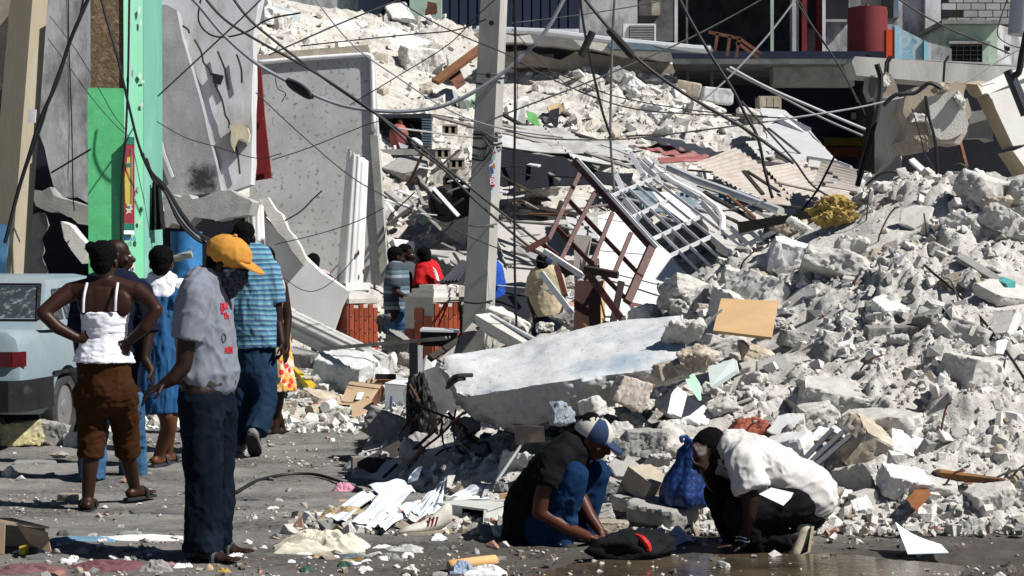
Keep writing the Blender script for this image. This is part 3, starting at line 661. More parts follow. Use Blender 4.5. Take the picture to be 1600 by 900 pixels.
def prism2(name,front,side_left):
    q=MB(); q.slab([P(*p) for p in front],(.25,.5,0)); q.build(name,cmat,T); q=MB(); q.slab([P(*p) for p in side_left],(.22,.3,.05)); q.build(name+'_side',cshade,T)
prism2('head',[(1534,147,17.2),(1528,136,17.3),(1575,112,17.4),(1660,92,17.6),(1660,120,17.6),(1600,122,17.3),(1545,147,17.2)],[(1505,130,17.6),(1527,132,17.25),(1535,147,17.2),(1524,153,17.25),(1515,148,17.5)])
prism2('shaft',[(1545,147,17.2),(1600,122,17.35),(1640,200,17.5),(1640,220,17.5),(1583,228,17.25)],[(1524,150,17.5),(1545,147,17.22),(1584,228,17.27),(1566,234,17.5)])
prism2('collar',[(1583,236,17.1),(1640,212,17.3),(1660,270,17.4),(1606,268,17.1)],[(1559,240,17.4),(1584,236,17.12),(1607,270,17.12),(1596,284,17.3),(1585,280,17.4)])
q=MB(); q.tube([P(1574,110,17.1),P(1602,180,17.1)],.04,10); q.tube([P(1584,118,17.12),P(1606,170,17.12)],.025,8); q.build('drainpipe',tin_dark,T)
q=MB(); q.tube(spline([P(1604,50,17),P(1596,90,17),P(1592,112,17.02),P(1585,118,17.05)],5),.03,6); tag(q.build('thick_cable',black_rub),'thick black cable drooping onto the tilted column at the right edge','cable')
# broken roof slab on the hill
T=thing('broken_roof_slab','thick broken roof slab layered on top of the central white rubble','roof slab',P(920,140,37))
poly('crust',[(785,52),(860,55),(905,58),(960,66),(1010,72),(1048,82),(1052,94),(1000,88),(950,82),(900,76),(850,70),(788,66)],36.6,6,white_rub,T,.07,41,.25)
poly('shadow_layer',[(785,70),(900,80),(1046,94),(1044,108),(900,100),(785,88)],37.4,5,dark_conc,T,.05,42,.3)  # dark slab stands in for the shadow gap between the roof layers
poly('slab_edge',[(772,72),(850,88),(930,84),(1000,94),(1050,100),(1055,112),(1042,132),(960,122),(880,112),(790,104)],36.9,5.6,tan_conc,T,.09,43,.25)
q=MB(); q.tube([P(745,46,36.9),P(850,50,36.6),P(960,64,36.4),P(1110,78,36.2)],.07,8); tag(q.build('metal_pipe',alu),'long pale metal pipe lying along the broken roof edge','pipe')
q=MB(); q.slab([P(950,68,36.3),P(1110,70,36.2),P(1115,80,36.2),P(955,76,36.3)],(0,.5,0)); tag(q.build('gutter',M('blue_grey_gutter_metal',(.16,.22,.27),.6,.2)),'flat blue-grey gutter strip above the dark storefront','gutter')
T=thing('metal_railing','rusty broken railing frame above the dark storefront','railing',P(1140,95,38))
q=MB()
for a_,b_ in (((1107,50),(1155,60)),((1121,52),(1117,80)),((1140,57),(1136,88)),((1155,60),(1150,90)),((1155,60),(1190,85)),((1150,66),(1195,98))):q.bar(P(*a_,38),P(*b_,38),.06)
q.build('frame',rust,T)
# ---------------------------------------------------------------- broken concrete chunks
def rock_mesh(kind,seed,detail):
    rg=random.Random(seed*77+len(kind)); pts=[]
    if kind=='block':
        for sx in (-1,1):
            for sy in (-1,1):
                for sz in (-1,1):
                    c=V((sx*.5,sy*rg.uniform(.30,.42),sz*rg.uniform(.22,.34)))
                    if rg.random()<.35:
                        for ax in range(3):
                            d=V((0,0,0)); d[ax]=-(1,sy,sz)[ax]*rg.uniform(.08,.25) if ax else -sx*rg.uniform(.1,.3); pts.append(c+d)
                    else:pts.append(c+V([rg.uniform(-.04,.04) for _ in range(3)]))
    elif kind=='slab':
        n=rg.choice((4,5,5,6)); th=rg.uniform(.055,.11); a0=rg.uniform(0,6)
        for k in range(n):
            a=a0+(k+rg.uniform(-.3,.3))/n*6.283; r=rg.uniform(.38,.55)
            p=V((math.cos(a)*r,math.sin(a)*r*.75,0)); pts+=[p+V((0,0,th)),p*rg.uniform(.86,1.05)-V((0,0,th))]
    elif kind=='brick':
        for sx in (-1,1):
            for sy in (-1,1):
                for sz in (-1,1):pts.append(V((sx*.5*rg.uniform(.9,1),sy*.26,sz*.2)))
        if rg.random()<.6:pts.pop(); pts+=[V((.35,.26,.2)),V((.5,.05,.2)),V((.5,.26,.02))]
    else:
        for _ in range(13):
            d=V([rg.gauss(0,1) for _ in range(3)]).normalized(); d=V([math.copysign(abs(q)**.45,q) for q in d]).normalized()
            pts.append(V((d.x*.54,d.y*.46,d.z*.38))*rg.uniform(.72,1.1))
    bm=bmesh.new()
    for p in pts:bm.verts.new(p)
    r=bmesh.ops.convex_hull(bm,input=bm.verts)
    bmesh.ops.delete(bm,geom=[e for e in r['geom_interior'] if isinstance(e,bmesh.types.BMVert)],context='VERTS')
    bmesh.ops.delete(bm,geom=[v for v in bm.verts if not v.link_faces],context='VERTS')
    bmesh.ops.triangulate(bm,faces=bm.faces[:]); bmesh.ops.recalc_face_normals(bm,faces=bm.faces[:])
    me=bpy.data.meshes.new(kind+'_chunk'); bm.to_mesh(me); bm.free()
    o=bpy.data.objects.new('t',me); COL.objects.link(o); m=o.modifiers.new('r','REMESH'); m.mode='VOXEL'; m.voxel_size=.034 if kind!='slab' else .03; return o
def rough_up(o,kind,seed,me):
    n=len(me.vertices); co=np.empty(n*3); me.vertices.foreach_get('co',co); co=co.reshape(-1,3); nr_=np.empty(n*3); me.vertex_normals.foreach_get('vector',nr_); nr_=nr_.reshape(-1,3)
    wgt=np.where(np.abs(nr_[:,2])>.9,{'slab':.15,'brick':.25,'block':.45,'boulder':1}[kind],1.); amp={'slab':.03,'brick':.016,'block':.045,'boulder':.055}[kind]
    d=fbm3(co*3.2+seed*3.1,2,seed)*1.1+(np.abs(fbm3(co*8+seed,4,seed+9))-.4)*.9
    co=co+nr_*(d*amp*wgt)[:,None]; me.vertices.foreach_set('co',co.ravel()); me.update(); me.shade_smooth(); me.set_sharp_from_angle(angle=R(24)); return me
_ro={k:[rock_mesh(k,s,1) for s in range(n)] for k,n in (('block',8),('slab',8),('boulder',8),('brick',4))}
_dg=bpy.context.evaluated_depsgraph_get()
ROCKS={k:[bpy.data.meshes.new_from_object(o.evaluated_get(_dg),depsgraph=_dg) for o in l] for k,l in _ro.items()}
for k,l in _ro.items():
    for i,o in enumerate(l):rough_up(o,k,i,ROCKS[k][i]); ROCKS[k][i].name=k+'_chunk'; m=o.data; bpy.data.objects.remove(o); bpy.data.meshes.remove(m)
_mcache={}
def rock_data(kind,i,mat):
    key=(kind,i,mat.name)
    if key not in _mcache:
        m=ROCKS[kind][i].copy(); m.materials.clear(); m.materials.append(mat); _mcache[key]=m
    return _mcache[key]
NAMES={'block':'concrete_chunk','slab':'concrete_slab_piece','boulder':'rubble_boulder','brick':'cement_brick'}
CATS={'block':'concrete chunk','slab':'slab piece','boulder':'boulder','brick':'brick'}
def rock(kind,loc,size,rot,mat,label,group=None,i=None,name=None,cat=None):
    i=random.randrange(len(ROCKS[kind])) if i is None else i%len(ROCKS[kind])
    o=bpy.data.objects.new(name or NAMES[kind],rock_data(kind,i,mat)); COL.objects.link(o)
    o.location=loc; o.scale=size if hasattr(size,'__len__') else (size,)*3; o.rotation_euler=rot; WL[o]=V(loc)
    return tag(o,label,cat or CATS[kind],group)
random.seed(4)
def put(px,py,wpx,hpx,kind,label,mat=white_rub,D=None,rot=(0,0,0),deep=1.,i=0,lift=0,name=None,cat=None):
    """a single named chunk whose middle shows at (px,py), w x h pixels"""
    p=hit(px,py+hpx*.25) if D is None else P(px,py,D)
    Y=p.y-(.0 if D else .03); s=wpx*Y/FPX; c=P(px,py,Y)
    base={'block':(1,.75,.56),'slab':(1,.75,.17),'boulder':(1,.84,.68),'brick':(1,.52,.4)}[kind]
    hz=hpx*Y/FPX
    sz=(s,s*deep,max(.04,hz/base[2]*(.9 if abs(rot[0])<.3 else .0)+(s if abs(rot[0])>=.3 else 0)))
    return rock(kind,c+V((0,s*.2,lift)),sz,rot,mat,label,None,i,name,cat)
r_=R
# --- named pieces, right heap
put(1333,392,78,74,'boulder','largest rounded white boulder below the yellow foam',white_rub,i=0)
put(1433,342,72,60,'slab','tilted white slab with a dark gap under it near the top of the right heap',white_rub,rot=(r_(38),r_(-22),0),i=1)
put(1400,482,86,44,'slab','flat bright white slab jutting out in the middle of the right heap',white_pl,rot=(r_(30),r_(4),r_(10)),i=2)
put(1371,522,38,28,'brick','left of two grey bricks side by side below the bright jutting slab',grey_conc,rot=(r_(12),0,r_(12)),i=0)
put(1420,523,40,34,'brick','right of two grey bricks side by side below the bright jutting slab',grey_conc,rot=(r_(14),r_(-5),r_(-10)),i=2)
put(1574,462,104,60,'slab','thick layered white slab cut by the right edge of the heap',white_rub,rot=(r_(25),r_(12),0),i=3)
put(1582,548,62,84,'slab','smooth grey-white panel leaning at the right edge',white_pl,rot=(r_(58),r_(14),0),i=4)
put(1481,522,46,50,'block','leaning oblong white block below the long bent wire',white_rub,rot=(r_(20),r_(48),0),i=1)
put(1527,570,40,26,'brick','small clean cement brick at the right below the bent wire',tan_conc,rot=(r_(8),r_(-8),r_(14)),i=1)
put(1520,440,34,36,'block','oblong white block under the dark grey strip at the right',white_rub,rot=(r_(10),r_(40),.4),i=2)
put(1305,632,104,76,'block','very large white block with a dark broken underside right of centre',white_rub,rot=(r_(18),r_(16),r_(-8)),i=3)
put(1068,645,118,84,'slab','large smooth white slab lying tilted behind the kneeling man',white_pl,rot=(r_(42),r_(22),r_(0)),i=0,lift=.02)
put(1072,522,84,66,'boulder','rough pitted boulder sitting on the right end of the big white beam',white_rub,D=12.25,i=2)
put(1086,562,72,64,'boulder','rough brownish boulder against the end of the big white beam',tan_conc,D=12.05,i=4)
put(1124,545,48,40,'block','white angular lump left below the plywood board',white_rub,i=4,rot=(0,r_(20),.3))
put(1040,580,34,30,'brick','buff brick wedged under the right end of the big beam',tan_conc,D=12.1,rot=(0,r_(-12),.5),i=1)
put(1392,690,100,60,'boulder','broad grey-white boulder in the middle of the lower right heap',white_rub,i=1)
put(1437,688,32,66,'slab','upright white slab piece standing beside the broad boulder',white_rub,rot=(r_(75),r_(22),0),i=5)
put(1462,690,40,48,'boulder','rounded grey lump right of the upright slab piece',white_rub,i=3)
put(1553,618,54,40,'slab','white square panel near the right edge above the wooden beam',white_pl,rot=(r_(55),0,0),i=6)
put(1525,688,86,46,'slab','grey-white slab stacked above the wooden beam at the right',grey_conc,rot=(r_(28),r_(6),.2),i=7)
put(1540,708,82,22,'slab','long flat slab directly above the wooden beam',white_rub,rot=(r_(10),r_(4),0),i=1)
put(1412,757,72,82,'block','tall white block with a smooth face left of the rusty plate',white_pl,rot=(r_(28),r_(12),r_(14)),i=5)
put(1552,785,72,52,'block','large white block below the wooden beam at the right',white_rub,rot=(r_(12),r_(-14),.3),i=6)
put(1526,824,50,34,'boulder','dark grey rock beside the white paper at the right gutter',grey_conc,i=5)
put(1275,812,66,44,'boulder','rounded white rock behind the kneeling man\'s raised shoe',white_rub,i=6)
put(1316,775,46,26,'slab','small flat white slab behind the kneeling man',white_pl,rot=(r_(28),0,0),i=2)
put(1350,782,44,30,'brick','small white brick lying above the gutter',white_rub,rot=(0,r_(-10),.5),i=3)
put(1236,672,74,66,'slab','upright white panel standing behind the kneeling man\'s back',white_pl,rot=(r_(68),r_(-8),0),i=3)
put(1290,690,60,66,'slab','white slab with the dark metal frame leaning on it',white_pl,rot=(r_(60),r_(30),0),i=5)
put(1325,710,60,36,'boulder','brown-grey boulder under the dark metal frame',grey_conc,i=7)
put(1356,708,50,44,'boulder','grey gravelly lump right of the dark metal frame',grey_conc,i=0)
put(1218,582,86,34,'slab','curved grey shell of plaster with a shadowed underside',grey_conc,rot=(r_(55),r_(8),0),i=4)
put(1245,532,50,30,'block','dark grey-brown block right of the plywood board',grey_conc,rot=(0,r_(14),.2),i=7)
put(1152,440,50,38,'block','white block topmost above the plywood board',white_rub,i=0,rot=(r_(10),r_(20),0))
put(1098,470,56,46,'block','cluster of white broken block left above the plywood board',white_rub,i=1,rot=(0,r_(-20),.3))
put(1188,452,44,34,'slab','white slab piece tilted above the right corner of the plywood',white_pl,i=0,rot=(r_(35),r_(-15),0))
put(1232,402,56,60,'block','stacked white block on the left shoulder of the right heap',white_pl,i=2,rot=(r_(12),r_(14),0))
put(1390,298,74,48,'boulder','white boulder in front of the broken post',white_rub,i=3)
put(1530,292,72,46,'boulder','grey rock below the tilted column',grey_conc,i=5)
put(1560,320,60,40,'boulder','brown boulder at the upper right of the heap',tan_conc,i=2)
put(1480,300,84,34,'slab','long white slab near the crest under the torn masonry',white_rub,i=6,rot=(r_(24),r_(-10),0))
put(1490,400,60,34,'slab','white slab piece at the foot of the long bent wire',white_rub,i=7,rot=(r_(22),r_(14),0))
put(1555,360,54,56,'slab','smooth pale panel standing near the upper right edge',white_pl,i=2,rot=(r_(62),r_(-10),0))
# --- shaded foot of the heap
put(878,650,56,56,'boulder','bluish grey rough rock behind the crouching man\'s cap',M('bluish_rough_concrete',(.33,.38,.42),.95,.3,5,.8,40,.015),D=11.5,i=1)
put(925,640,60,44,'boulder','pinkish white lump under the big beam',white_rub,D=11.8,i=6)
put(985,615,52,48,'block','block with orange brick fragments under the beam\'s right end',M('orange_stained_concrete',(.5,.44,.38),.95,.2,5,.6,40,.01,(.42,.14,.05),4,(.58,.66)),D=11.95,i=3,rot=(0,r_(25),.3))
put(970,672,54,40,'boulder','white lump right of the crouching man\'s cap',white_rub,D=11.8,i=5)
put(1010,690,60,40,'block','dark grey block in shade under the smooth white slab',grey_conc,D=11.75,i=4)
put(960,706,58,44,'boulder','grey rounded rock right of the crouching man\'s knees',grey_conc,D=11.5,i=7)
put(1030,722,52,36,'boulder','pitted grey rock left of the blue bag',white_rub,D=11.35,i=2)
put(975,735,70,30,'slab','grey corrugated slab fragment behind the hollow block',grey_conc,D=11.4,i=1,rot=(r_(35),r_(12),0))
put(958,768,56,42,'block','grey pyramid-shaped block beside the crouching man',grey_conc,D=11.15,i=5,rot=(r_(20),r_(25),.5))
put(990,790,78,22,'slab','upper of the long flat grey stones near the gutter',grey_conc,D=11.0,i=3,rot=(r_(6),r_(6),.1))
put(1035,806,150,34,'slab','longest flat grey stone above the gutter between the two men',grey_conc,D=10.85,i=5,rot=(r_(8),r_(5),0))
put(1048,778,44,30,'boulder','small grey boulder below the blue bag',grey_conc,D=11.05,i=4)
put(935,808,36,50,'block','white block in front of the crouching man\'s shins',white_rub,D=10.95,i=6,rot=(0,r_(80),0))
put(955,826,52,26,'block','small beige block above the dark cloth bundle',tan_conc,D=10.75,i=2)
# hollow block with two holes
T=thing('hollow_block','broken hollow cement block with two round holes lying by the gutter rubble','hollow block',P(1010,780,11.1))
m_=Matrix.Rotation(R(35),3,'Y')@Matrix.Rotation(R(-35),3,'Z')@Matrix.Rotation(R(20),3,'X'); c_=P(1010,755,11.15)
q=MB(); q.box(c_,(.19,.22,.13),m_); q.build('body',tan_conc,T)
for dz in (-.032,.032):
    q=MB(); a=c_+m_@V((-.096,dz*1.2-.01,.0)); d_=m_@V((-1,0,0))
    x_,y_,_z=frame_of(d_); ring=lambda r,o:[a+d_*o+(x_*math.cos(k*.5236)*r+y_*math.sin(k*.5236)*r*1.3) for k in range(12)]
    q.rings([ring(.032,.0),ring(.032,.006),ring(.024,.006),ring(.024,.001)],False); q.cur=0; q.build('hole_rim',tan_conc,T)
    q=MB(); q.rings([ring(.024,.0005),ring(.023,.003)]); q.build('hole',dark_in,T)
# --- left and centre pieces
put(28,678,62,40,'block','pale yellow painted block beside the car wheel',M('pale_yellow_block',(.52,.46,.24),.9,.2,4,.5,40,.01,(.3,.27,.2),3),D=15.4,i=3,rot=(0,0,.5))
put(80,678,46,40,'block','grey-white block leaning against the car\'s rear tyre',grey_conc,D=15.5,i=1,rot=(0,r_(15),.2))
put(108,686,34,34,'boulder','white lump right of the car\'s rear tyre',white_rub,D=15.4,i=5)
put(52,730,66,20,'brick','grey cement brick lying on the road at the left',grey_conc,D=14.1,i=0,rot=(0,0,.15))
put(12,750,34,44,'boulder','rough white rock at the left edge of the road',white_rub,D=13.4,i=6)
put(108,781,38,20,'brick','small buff brick beside the woman\'s left sandal',tan_conc,D=12.1,i=2,rot=(0,0,-.4))
put(78,664,30,20,'boulder','small pale lump behind the yellow block',white_rub,D=16,i=2)
put(90,712,30,16,'boulder','small yellowish stone on the road by the jeans',tan_conc,D=14.6,i=4)
put(540,585,92,58,'block','big concrete block with a bright white top below the fallen column',M('white_topped_block',(.56,.57,.57),.92,.15,3,.5,45,.01),D=19.4,i=3,rot=(r_(18),r_(12),r_(-25)))
put(700,824,76,46,'boulder','pinkish white speckled rock beside the old sneaker',M('pink_speckled_rock',(.52,.47,.43),.95,.25,6,.8,40,.012,(.4,.2,.14),6,(.62,.7)),D=11.0,i=1)
put(730,670,62,60,'slab','grey slab standing in the shade below the left end of the big beam',grey_conc,D=13.2,i=2,rot=(r_(60),r_(-20),0))
put(745,705,70,40,'boulder','dusty grey stone in the shaded tangle of rebar',grey_conc,D=12.9,i=3)
put(660,690,70,40,'boulder','smooth grey stone at the left foot of the tangle',grey_conc,D=13.6,i=5)
put(672,745,110,46,'slab','long grey slab slanting down behind the papers',grey_conc,D=12.7,i=4,rot=(r_(40),r_(-28),0))
put(755,760,66,56,'slab','cracked grey slab piece behind the metal cabinet',grey_conc,D=12.3,i=6,rot=(r_(55),r_(20),0))
put(640,722,40,36,'boulder','dark stone above the papers',dark_conc,D=13.3,i=2)  # uses the dark concrete colour
# --- scattered chunks of the near heap, grouped by the landmark they lie next to
LAND=[(1165,498,'the plywood board'),(1302,332,'the yellow foam'),(1390,250,'the broken post'),(1570,250,'the tilted column'),(1400,400,'the long bent wire'),(1518,747,'the wooden beam'),(1400,482,'the bright jutting slab'),(1210,740,'the kneeling man'),
        (1434,778,'the rusty plate'),(1470,822,'the folded white paper'),(1010,755,'the hollow block'),(1050,350,'the white gate'),(740,800,'the metal cabinet'),(930,600,'the big fallen beam'),(1333,392,'the largest rounded boulder'),(1574,462,'the layered slab at the edge'),(1305,632,'the very large white block'),
        (1392,690,'the broad grey-white boulder'),(1218,582,'the curved plaster shell'),(1395,522,'the two grey bricks'),(1075,735,'the blue bag'),(1290,692,'the dark barred grate'),(930,660,'the two-tone cap'),(700,824,'the speckled rock'),(660,650,'the black sack'),(1480,305,'the torn masonry'),(1582,548,'the smooth panel at the edge'),(1170,660,'the rust red rag'),(1540,425,'the turquoise strip'),(940,400,'the iron grille'),(1320,850,'the gutter puddle'),(600,790,'the strewn papers')]
def where(px,py,L):
    l=min(L,key=lambda l:(l[0]-px)**2+(l[1]-py)**2); dx,dy=px-l[0],py-l[1]; far=math.hypot(dx,dy)>60
    w=('right of' if dx>0 else 'left of') if abs(dx)>1.6*abs(dy) else ('below' if dy>0 else 'above') if abs(dy)>1.6*abs(dx) else ('below and right of' if dx>0 else 'below and left of') if dy>0 else ('above and right of' if dx>0 else 'above and left of')
    return ('' if far else 'just ')+w+' '+l[2],l[2]
def sized(s,a,b):return 'small' if s<a else 'large' if s>b else 'medium'
COLW={'white_rubble':'white','grey_concrete':'grey','tan_concrete':'buff','white_plaster':'clean white'}
KW={'block':'angular concrete chunks','slab':'flat slab pieces','boulder':'rough rounded lumps','brick':'cement bricks'}
KS={'block':'angular concrete chunk','slab':'flat slab piece','boulder':'rough rounded lump','brick':'cement brick'}
def project(p):
    d=V(p)-V((0,0,CH)); f=d.y*cP-d.z*sP; u=d.y*sP+d.z*cP
    return 800+d.x/f*FPX,450-u/f*FPX
rg=random.Random(11); n=0
while n<270:
    x=rg.uniform(-1.0,4.7); y=rg.uniform(11.0,17.2)
    z=float(heap_h(np.array([x]),np.array([y]))[0])
    if z<.03:continue
    px,py=project((x,y,z))
    if not (600<px<1640):continue
    if px<1000 and rg.random()<.35:continue
    s=min(.46,.115*(1-rg.random())**-.52)*(1.05 if px>1000 else .9)
    kind=rg.choices(('block','slab','boulder','brick'),(5,2.5,5,.8))[0]
    if kind=='brick':s=rg.uniform(.14,.24)
    mat=rg.choices((white_rub,grey_conc,tan_conc,white_pl),(9,.7 if px>1000 else 6,1.4,1.6 if kind in ('slab','block') else .6))[0]  # more grey towards the left, colouring in the shade around the beam
    wh,land=where(px,py,LAND); cw=COLW[mat.name]; cw=cw.replace('clean ','')
    rock(kind,(x,y,z+s*(.12 if kind=='slab' else .16)),(s,s*rg.uniform(.75,1),s*rg.uniform(.7,1.1)),(rg.uniform(-.2,.75) if kind=='slab' else rg.uniform(-.5,.6),rg.uniform(-.5,.5),rg.uniform(0,6.28)),mat,
         f'{sized(s, .15, .22)} {cw} {KS[kind]} {wh}',f'{cw} {KW[kind]} around {land}')
    n+=1
# --- scattered chunks of the far hill
LAND2=[(636,138,'the mint green slab'),(530,45,'the pale blockwork slab'),(715,95,'the brown plank'),(708,318,'the old tyre'),(677,480,'the bare pedestal'),(530,540,'the fallen fluted column'),(560,620,'the label cardboard box'),(920,110,'the broken roof slab'),(1050,235,'the dull red tin'),(860,250,'the dark hollow'),
         (855,450,'the man in beige'),(1060,330,'the white gate'),(330,320,'the broken stone beam'),(430,60,'the red door'),(630,212,'the red gas cylinder'),(870,175,'the tan carton'),(546,520,'the tiled pedestal with the column'),(770,240,'the central utility pole'),(1180,270,'the tan tin sheet'),(1100,130,'the dark storefront'),(1250,220,'the smooth roof slab'),(620,630,'the white carton'),(470,595,'the yellow channel'),(610,70,'the large upper slab'),(1150,340,'the charred timber'),(900,300,'the iron grille'),(640,330,'the leaning white slab')]
n=0
while n<215:
    x=rg.uniform(-6,8); y=17.7+(38-17.7)*rg.random()**.8
    z=float(hill_h(np.array([x]),np.array([y]))[0]); px,py=project((x,y,max(z,0)))
    if not (380<px<1340) or z<.02:continue
    s=min(.62,.13*(1-rg.random())**-.5)*(y/26)
    kind=rg.choices(('block','slab','boulder','brick'),(5,4,3,1))[0]
    if kind=='brick':s=rg.uniform(.25,.4)
    mat=rg.choices((white_rub,grey_conc,tan_conc,white_pl),(8,1.5,2.5,2))[0]
    wh,land=where(px,py,LAND2); cw=COLW[mat.name].replace('clean ','')
    rock(kind,(x,y,z+s*.15),(s,s*rg.uniform(.75,1),s*rg.uniform(.7,1.1)),(rg.uniform(-.3,.7),rg.uniform(-.5,.5),rg.uniform(0,6.28)),mat,f'{sized(s, .24, .38)} {cw} {KS[kind]} {wh}',f'{cw} {KW[kind]} around {land}')
    n+=1
# named far pieces
FAR=[(636,138,60,40,36,'slab',slab_mint,'mint green painted slab on the upper rubble hill',(.9,-.35,.1)),(600,150,44,34,35.6,'block',tan_conc,'buff block left of the mint green slab',(.2,.3,.4)),
       (640,150,70,24,35.4,'block',tan_conc,'broken brown edge of masonry under the mint slab',(0,-.3,.2)),(580,95,50,30,36.5,'brick',tan_conc,'yellowish cement block on the hill above the stucco wall',(.1,.1,.3)),
       (610,70,120,46,37.5,'slab',white_pl,'large pale blockwork slab lying on the upper hill',(.7,.05,0)),(530,50,84,40,37.6,'slab',white_pl,'pale blockwork slab at the top left of the hill',(.8,-.05,.1)),
       (630,20,66,44,38.4,'slab',white_pl,'smooth white slab at the very top of the hill',(.95,.1,0)),(715,108,62,90,36.6,'slab',white_rub,'upright rough slab at the right end of the upper hill',(1.1,.9,0)),
       (655,96,60,40,36.8,'block',white_rub,'stack of white masonry in the middle of the upper hill',(.2,.1,.5)),(700,150,44,26,35,'slab',M('grey_blue_slab',(.3,.32,.35),.9),'grey-blue sheet below the brown plank',(.7,.3,0)),(735,165,50,22,34.5,'slab',pale_green,'pale blue-green slab left of the utility pole',(.4,.1,0)),
       (640,265,90,40,31,'slab',grey_conc,'broad grey slab below the red gas cylinder',(.6,-.1,0)),(625,330,60,66,29,'slab',white_rub,'white leaning slab between stucco wall and tyre',(1.0,-.5,0)),(712,345,56,50,28.4,'block',white_pl,'pale angular block under the old tyre',(.3,.5,.3)),
       (665,345,26,44,28.8,'slab',pale_green,'pale blue slab left of the old tyre',(1.1,-.3,0)),(630,390,56,70,27.4,'slab',white_pl,'white slab behind the heads of the three people by the pedestals',(1.0,.2,0)),(834,276,40,24,30.4,'block',pale_green,'pale green-topped block under the roof boards',(.1,.05,.4)),
       (832,292,50,20,30,'brick',tan_conc,'hollow brown block below the green-topped block',(0,.1,.2)),(850,300,70,30,29.8,'boulder',white_rub,'white lump beside the hollow brown block',(0,0,0)),(1060,195,46,30,35,'boulder',tan_conc,'brown rock on the white slope above the red tin',(0,.2,0)),
       (1085,170,90,40,35.4,'boulder',white_rub,'broad cream lump on the slope under the dark storefront',(0,.2,0)),(1120,150,50,24,36,'brick',wall_white,'pale tube-like block below the dark storefront',(0,.1,.1)),(790,510,72,40,19.8,'block',white_rub,'white-topped broken beam left of the man in beige',(.2,.45,0)),
       (880,505,56,34,19,'boulder',grey_conc,'grey-brown boulder at the feet of the man in beige',(0,0,0)),(850,512,40,26,19.2,'boulder',white_rub,'pale rock left of the grey-brown boulder',(0,0,.4)),(915,480,26,30,18.4,'block',grey_conc,'small grey cube-like block under the iron grille',(.3,.3,.4)),
       (480,600,50,34,18.6,'boulder',white_rub,'crumpled white lump beside the yellow gutter',(0,0,.3)),(590,560,40,26,20.6,'boulder',white_rub,'white gravel lump right of the fallen column',(0,0,.3)),(470,560,60,22,19.6,'slab',grey_conc,'grey flat slab behind the yellow gutter',(.3,.1,0)),
       (440,640,40,24,17.8,'block',tan_conc,'buff block at the kerb by the striped man\'s shoe',(0,0,.4)),(490,655,40,16,17.6,'brick',tan_conc,'yellowish brick at the road edge below the pink bag',(0,0,.1)),(470,632,60,26,18,'boulder',white_rub,'pile of broken white plaster behind the road edge',(0,0,.1)),
       (578,655,26,14,17.6,'brick',wood_brown,'small brown brick left of the white carton',(0,0,.1)),(525,645,44,24,17.8,'block',white_rub,'white square block between pink bag and brown carton',(0,.3,.4)),(600,500,30,24,22,'boulder',dark_conc,'dark lump between the two pedestals',(0,0,0)),(632,560,40,30,21,'boulder',grey_conc,'grey stone below the two pedestals',(0,0,.6)),(620,535,46,24,21.6,'slab',grey_conc,'flat grey stone at the foot of the jeans between the pedestals',(.4,.4,0)),
       (770,80,60,30,37,'boulder',tan_conc,'weathered lump at the left end of the broken roof slab',(0,0,0)),(1075,140,40,24,36.4,'brick',tan_conc,'brown block at the right end of the broken roof slab',(0,.2,0)),(445,30,70,50,37,'slab',M('grey_green_panel',(.38,.43,.42),.8),'grey-green panel leaning at the top left of the hill',(.9,.3,0)),(410,60,60,60,36,'slab',white_rub,'white slab tilted above the red door',(.9,-.5,0)),(440,66,44,40,35.6,'slab',grey_conc,'dark grey plate above the stucco wall',(.8,.5,0))]
for i,(px,py,w,h,D,k,m,lab,rt) in enumerate(FAR):
    s=w*D/FPX; dp={'slab':.17,'block':.56,'boulder':.68,'brick':.4}[k]
    rock(k,P(px,py,D),(s,s*.9,s*1.0 if abs(rt[0])>.5 else max(.08,h*D/FPX/dp)),rt,m,lab,None,i)
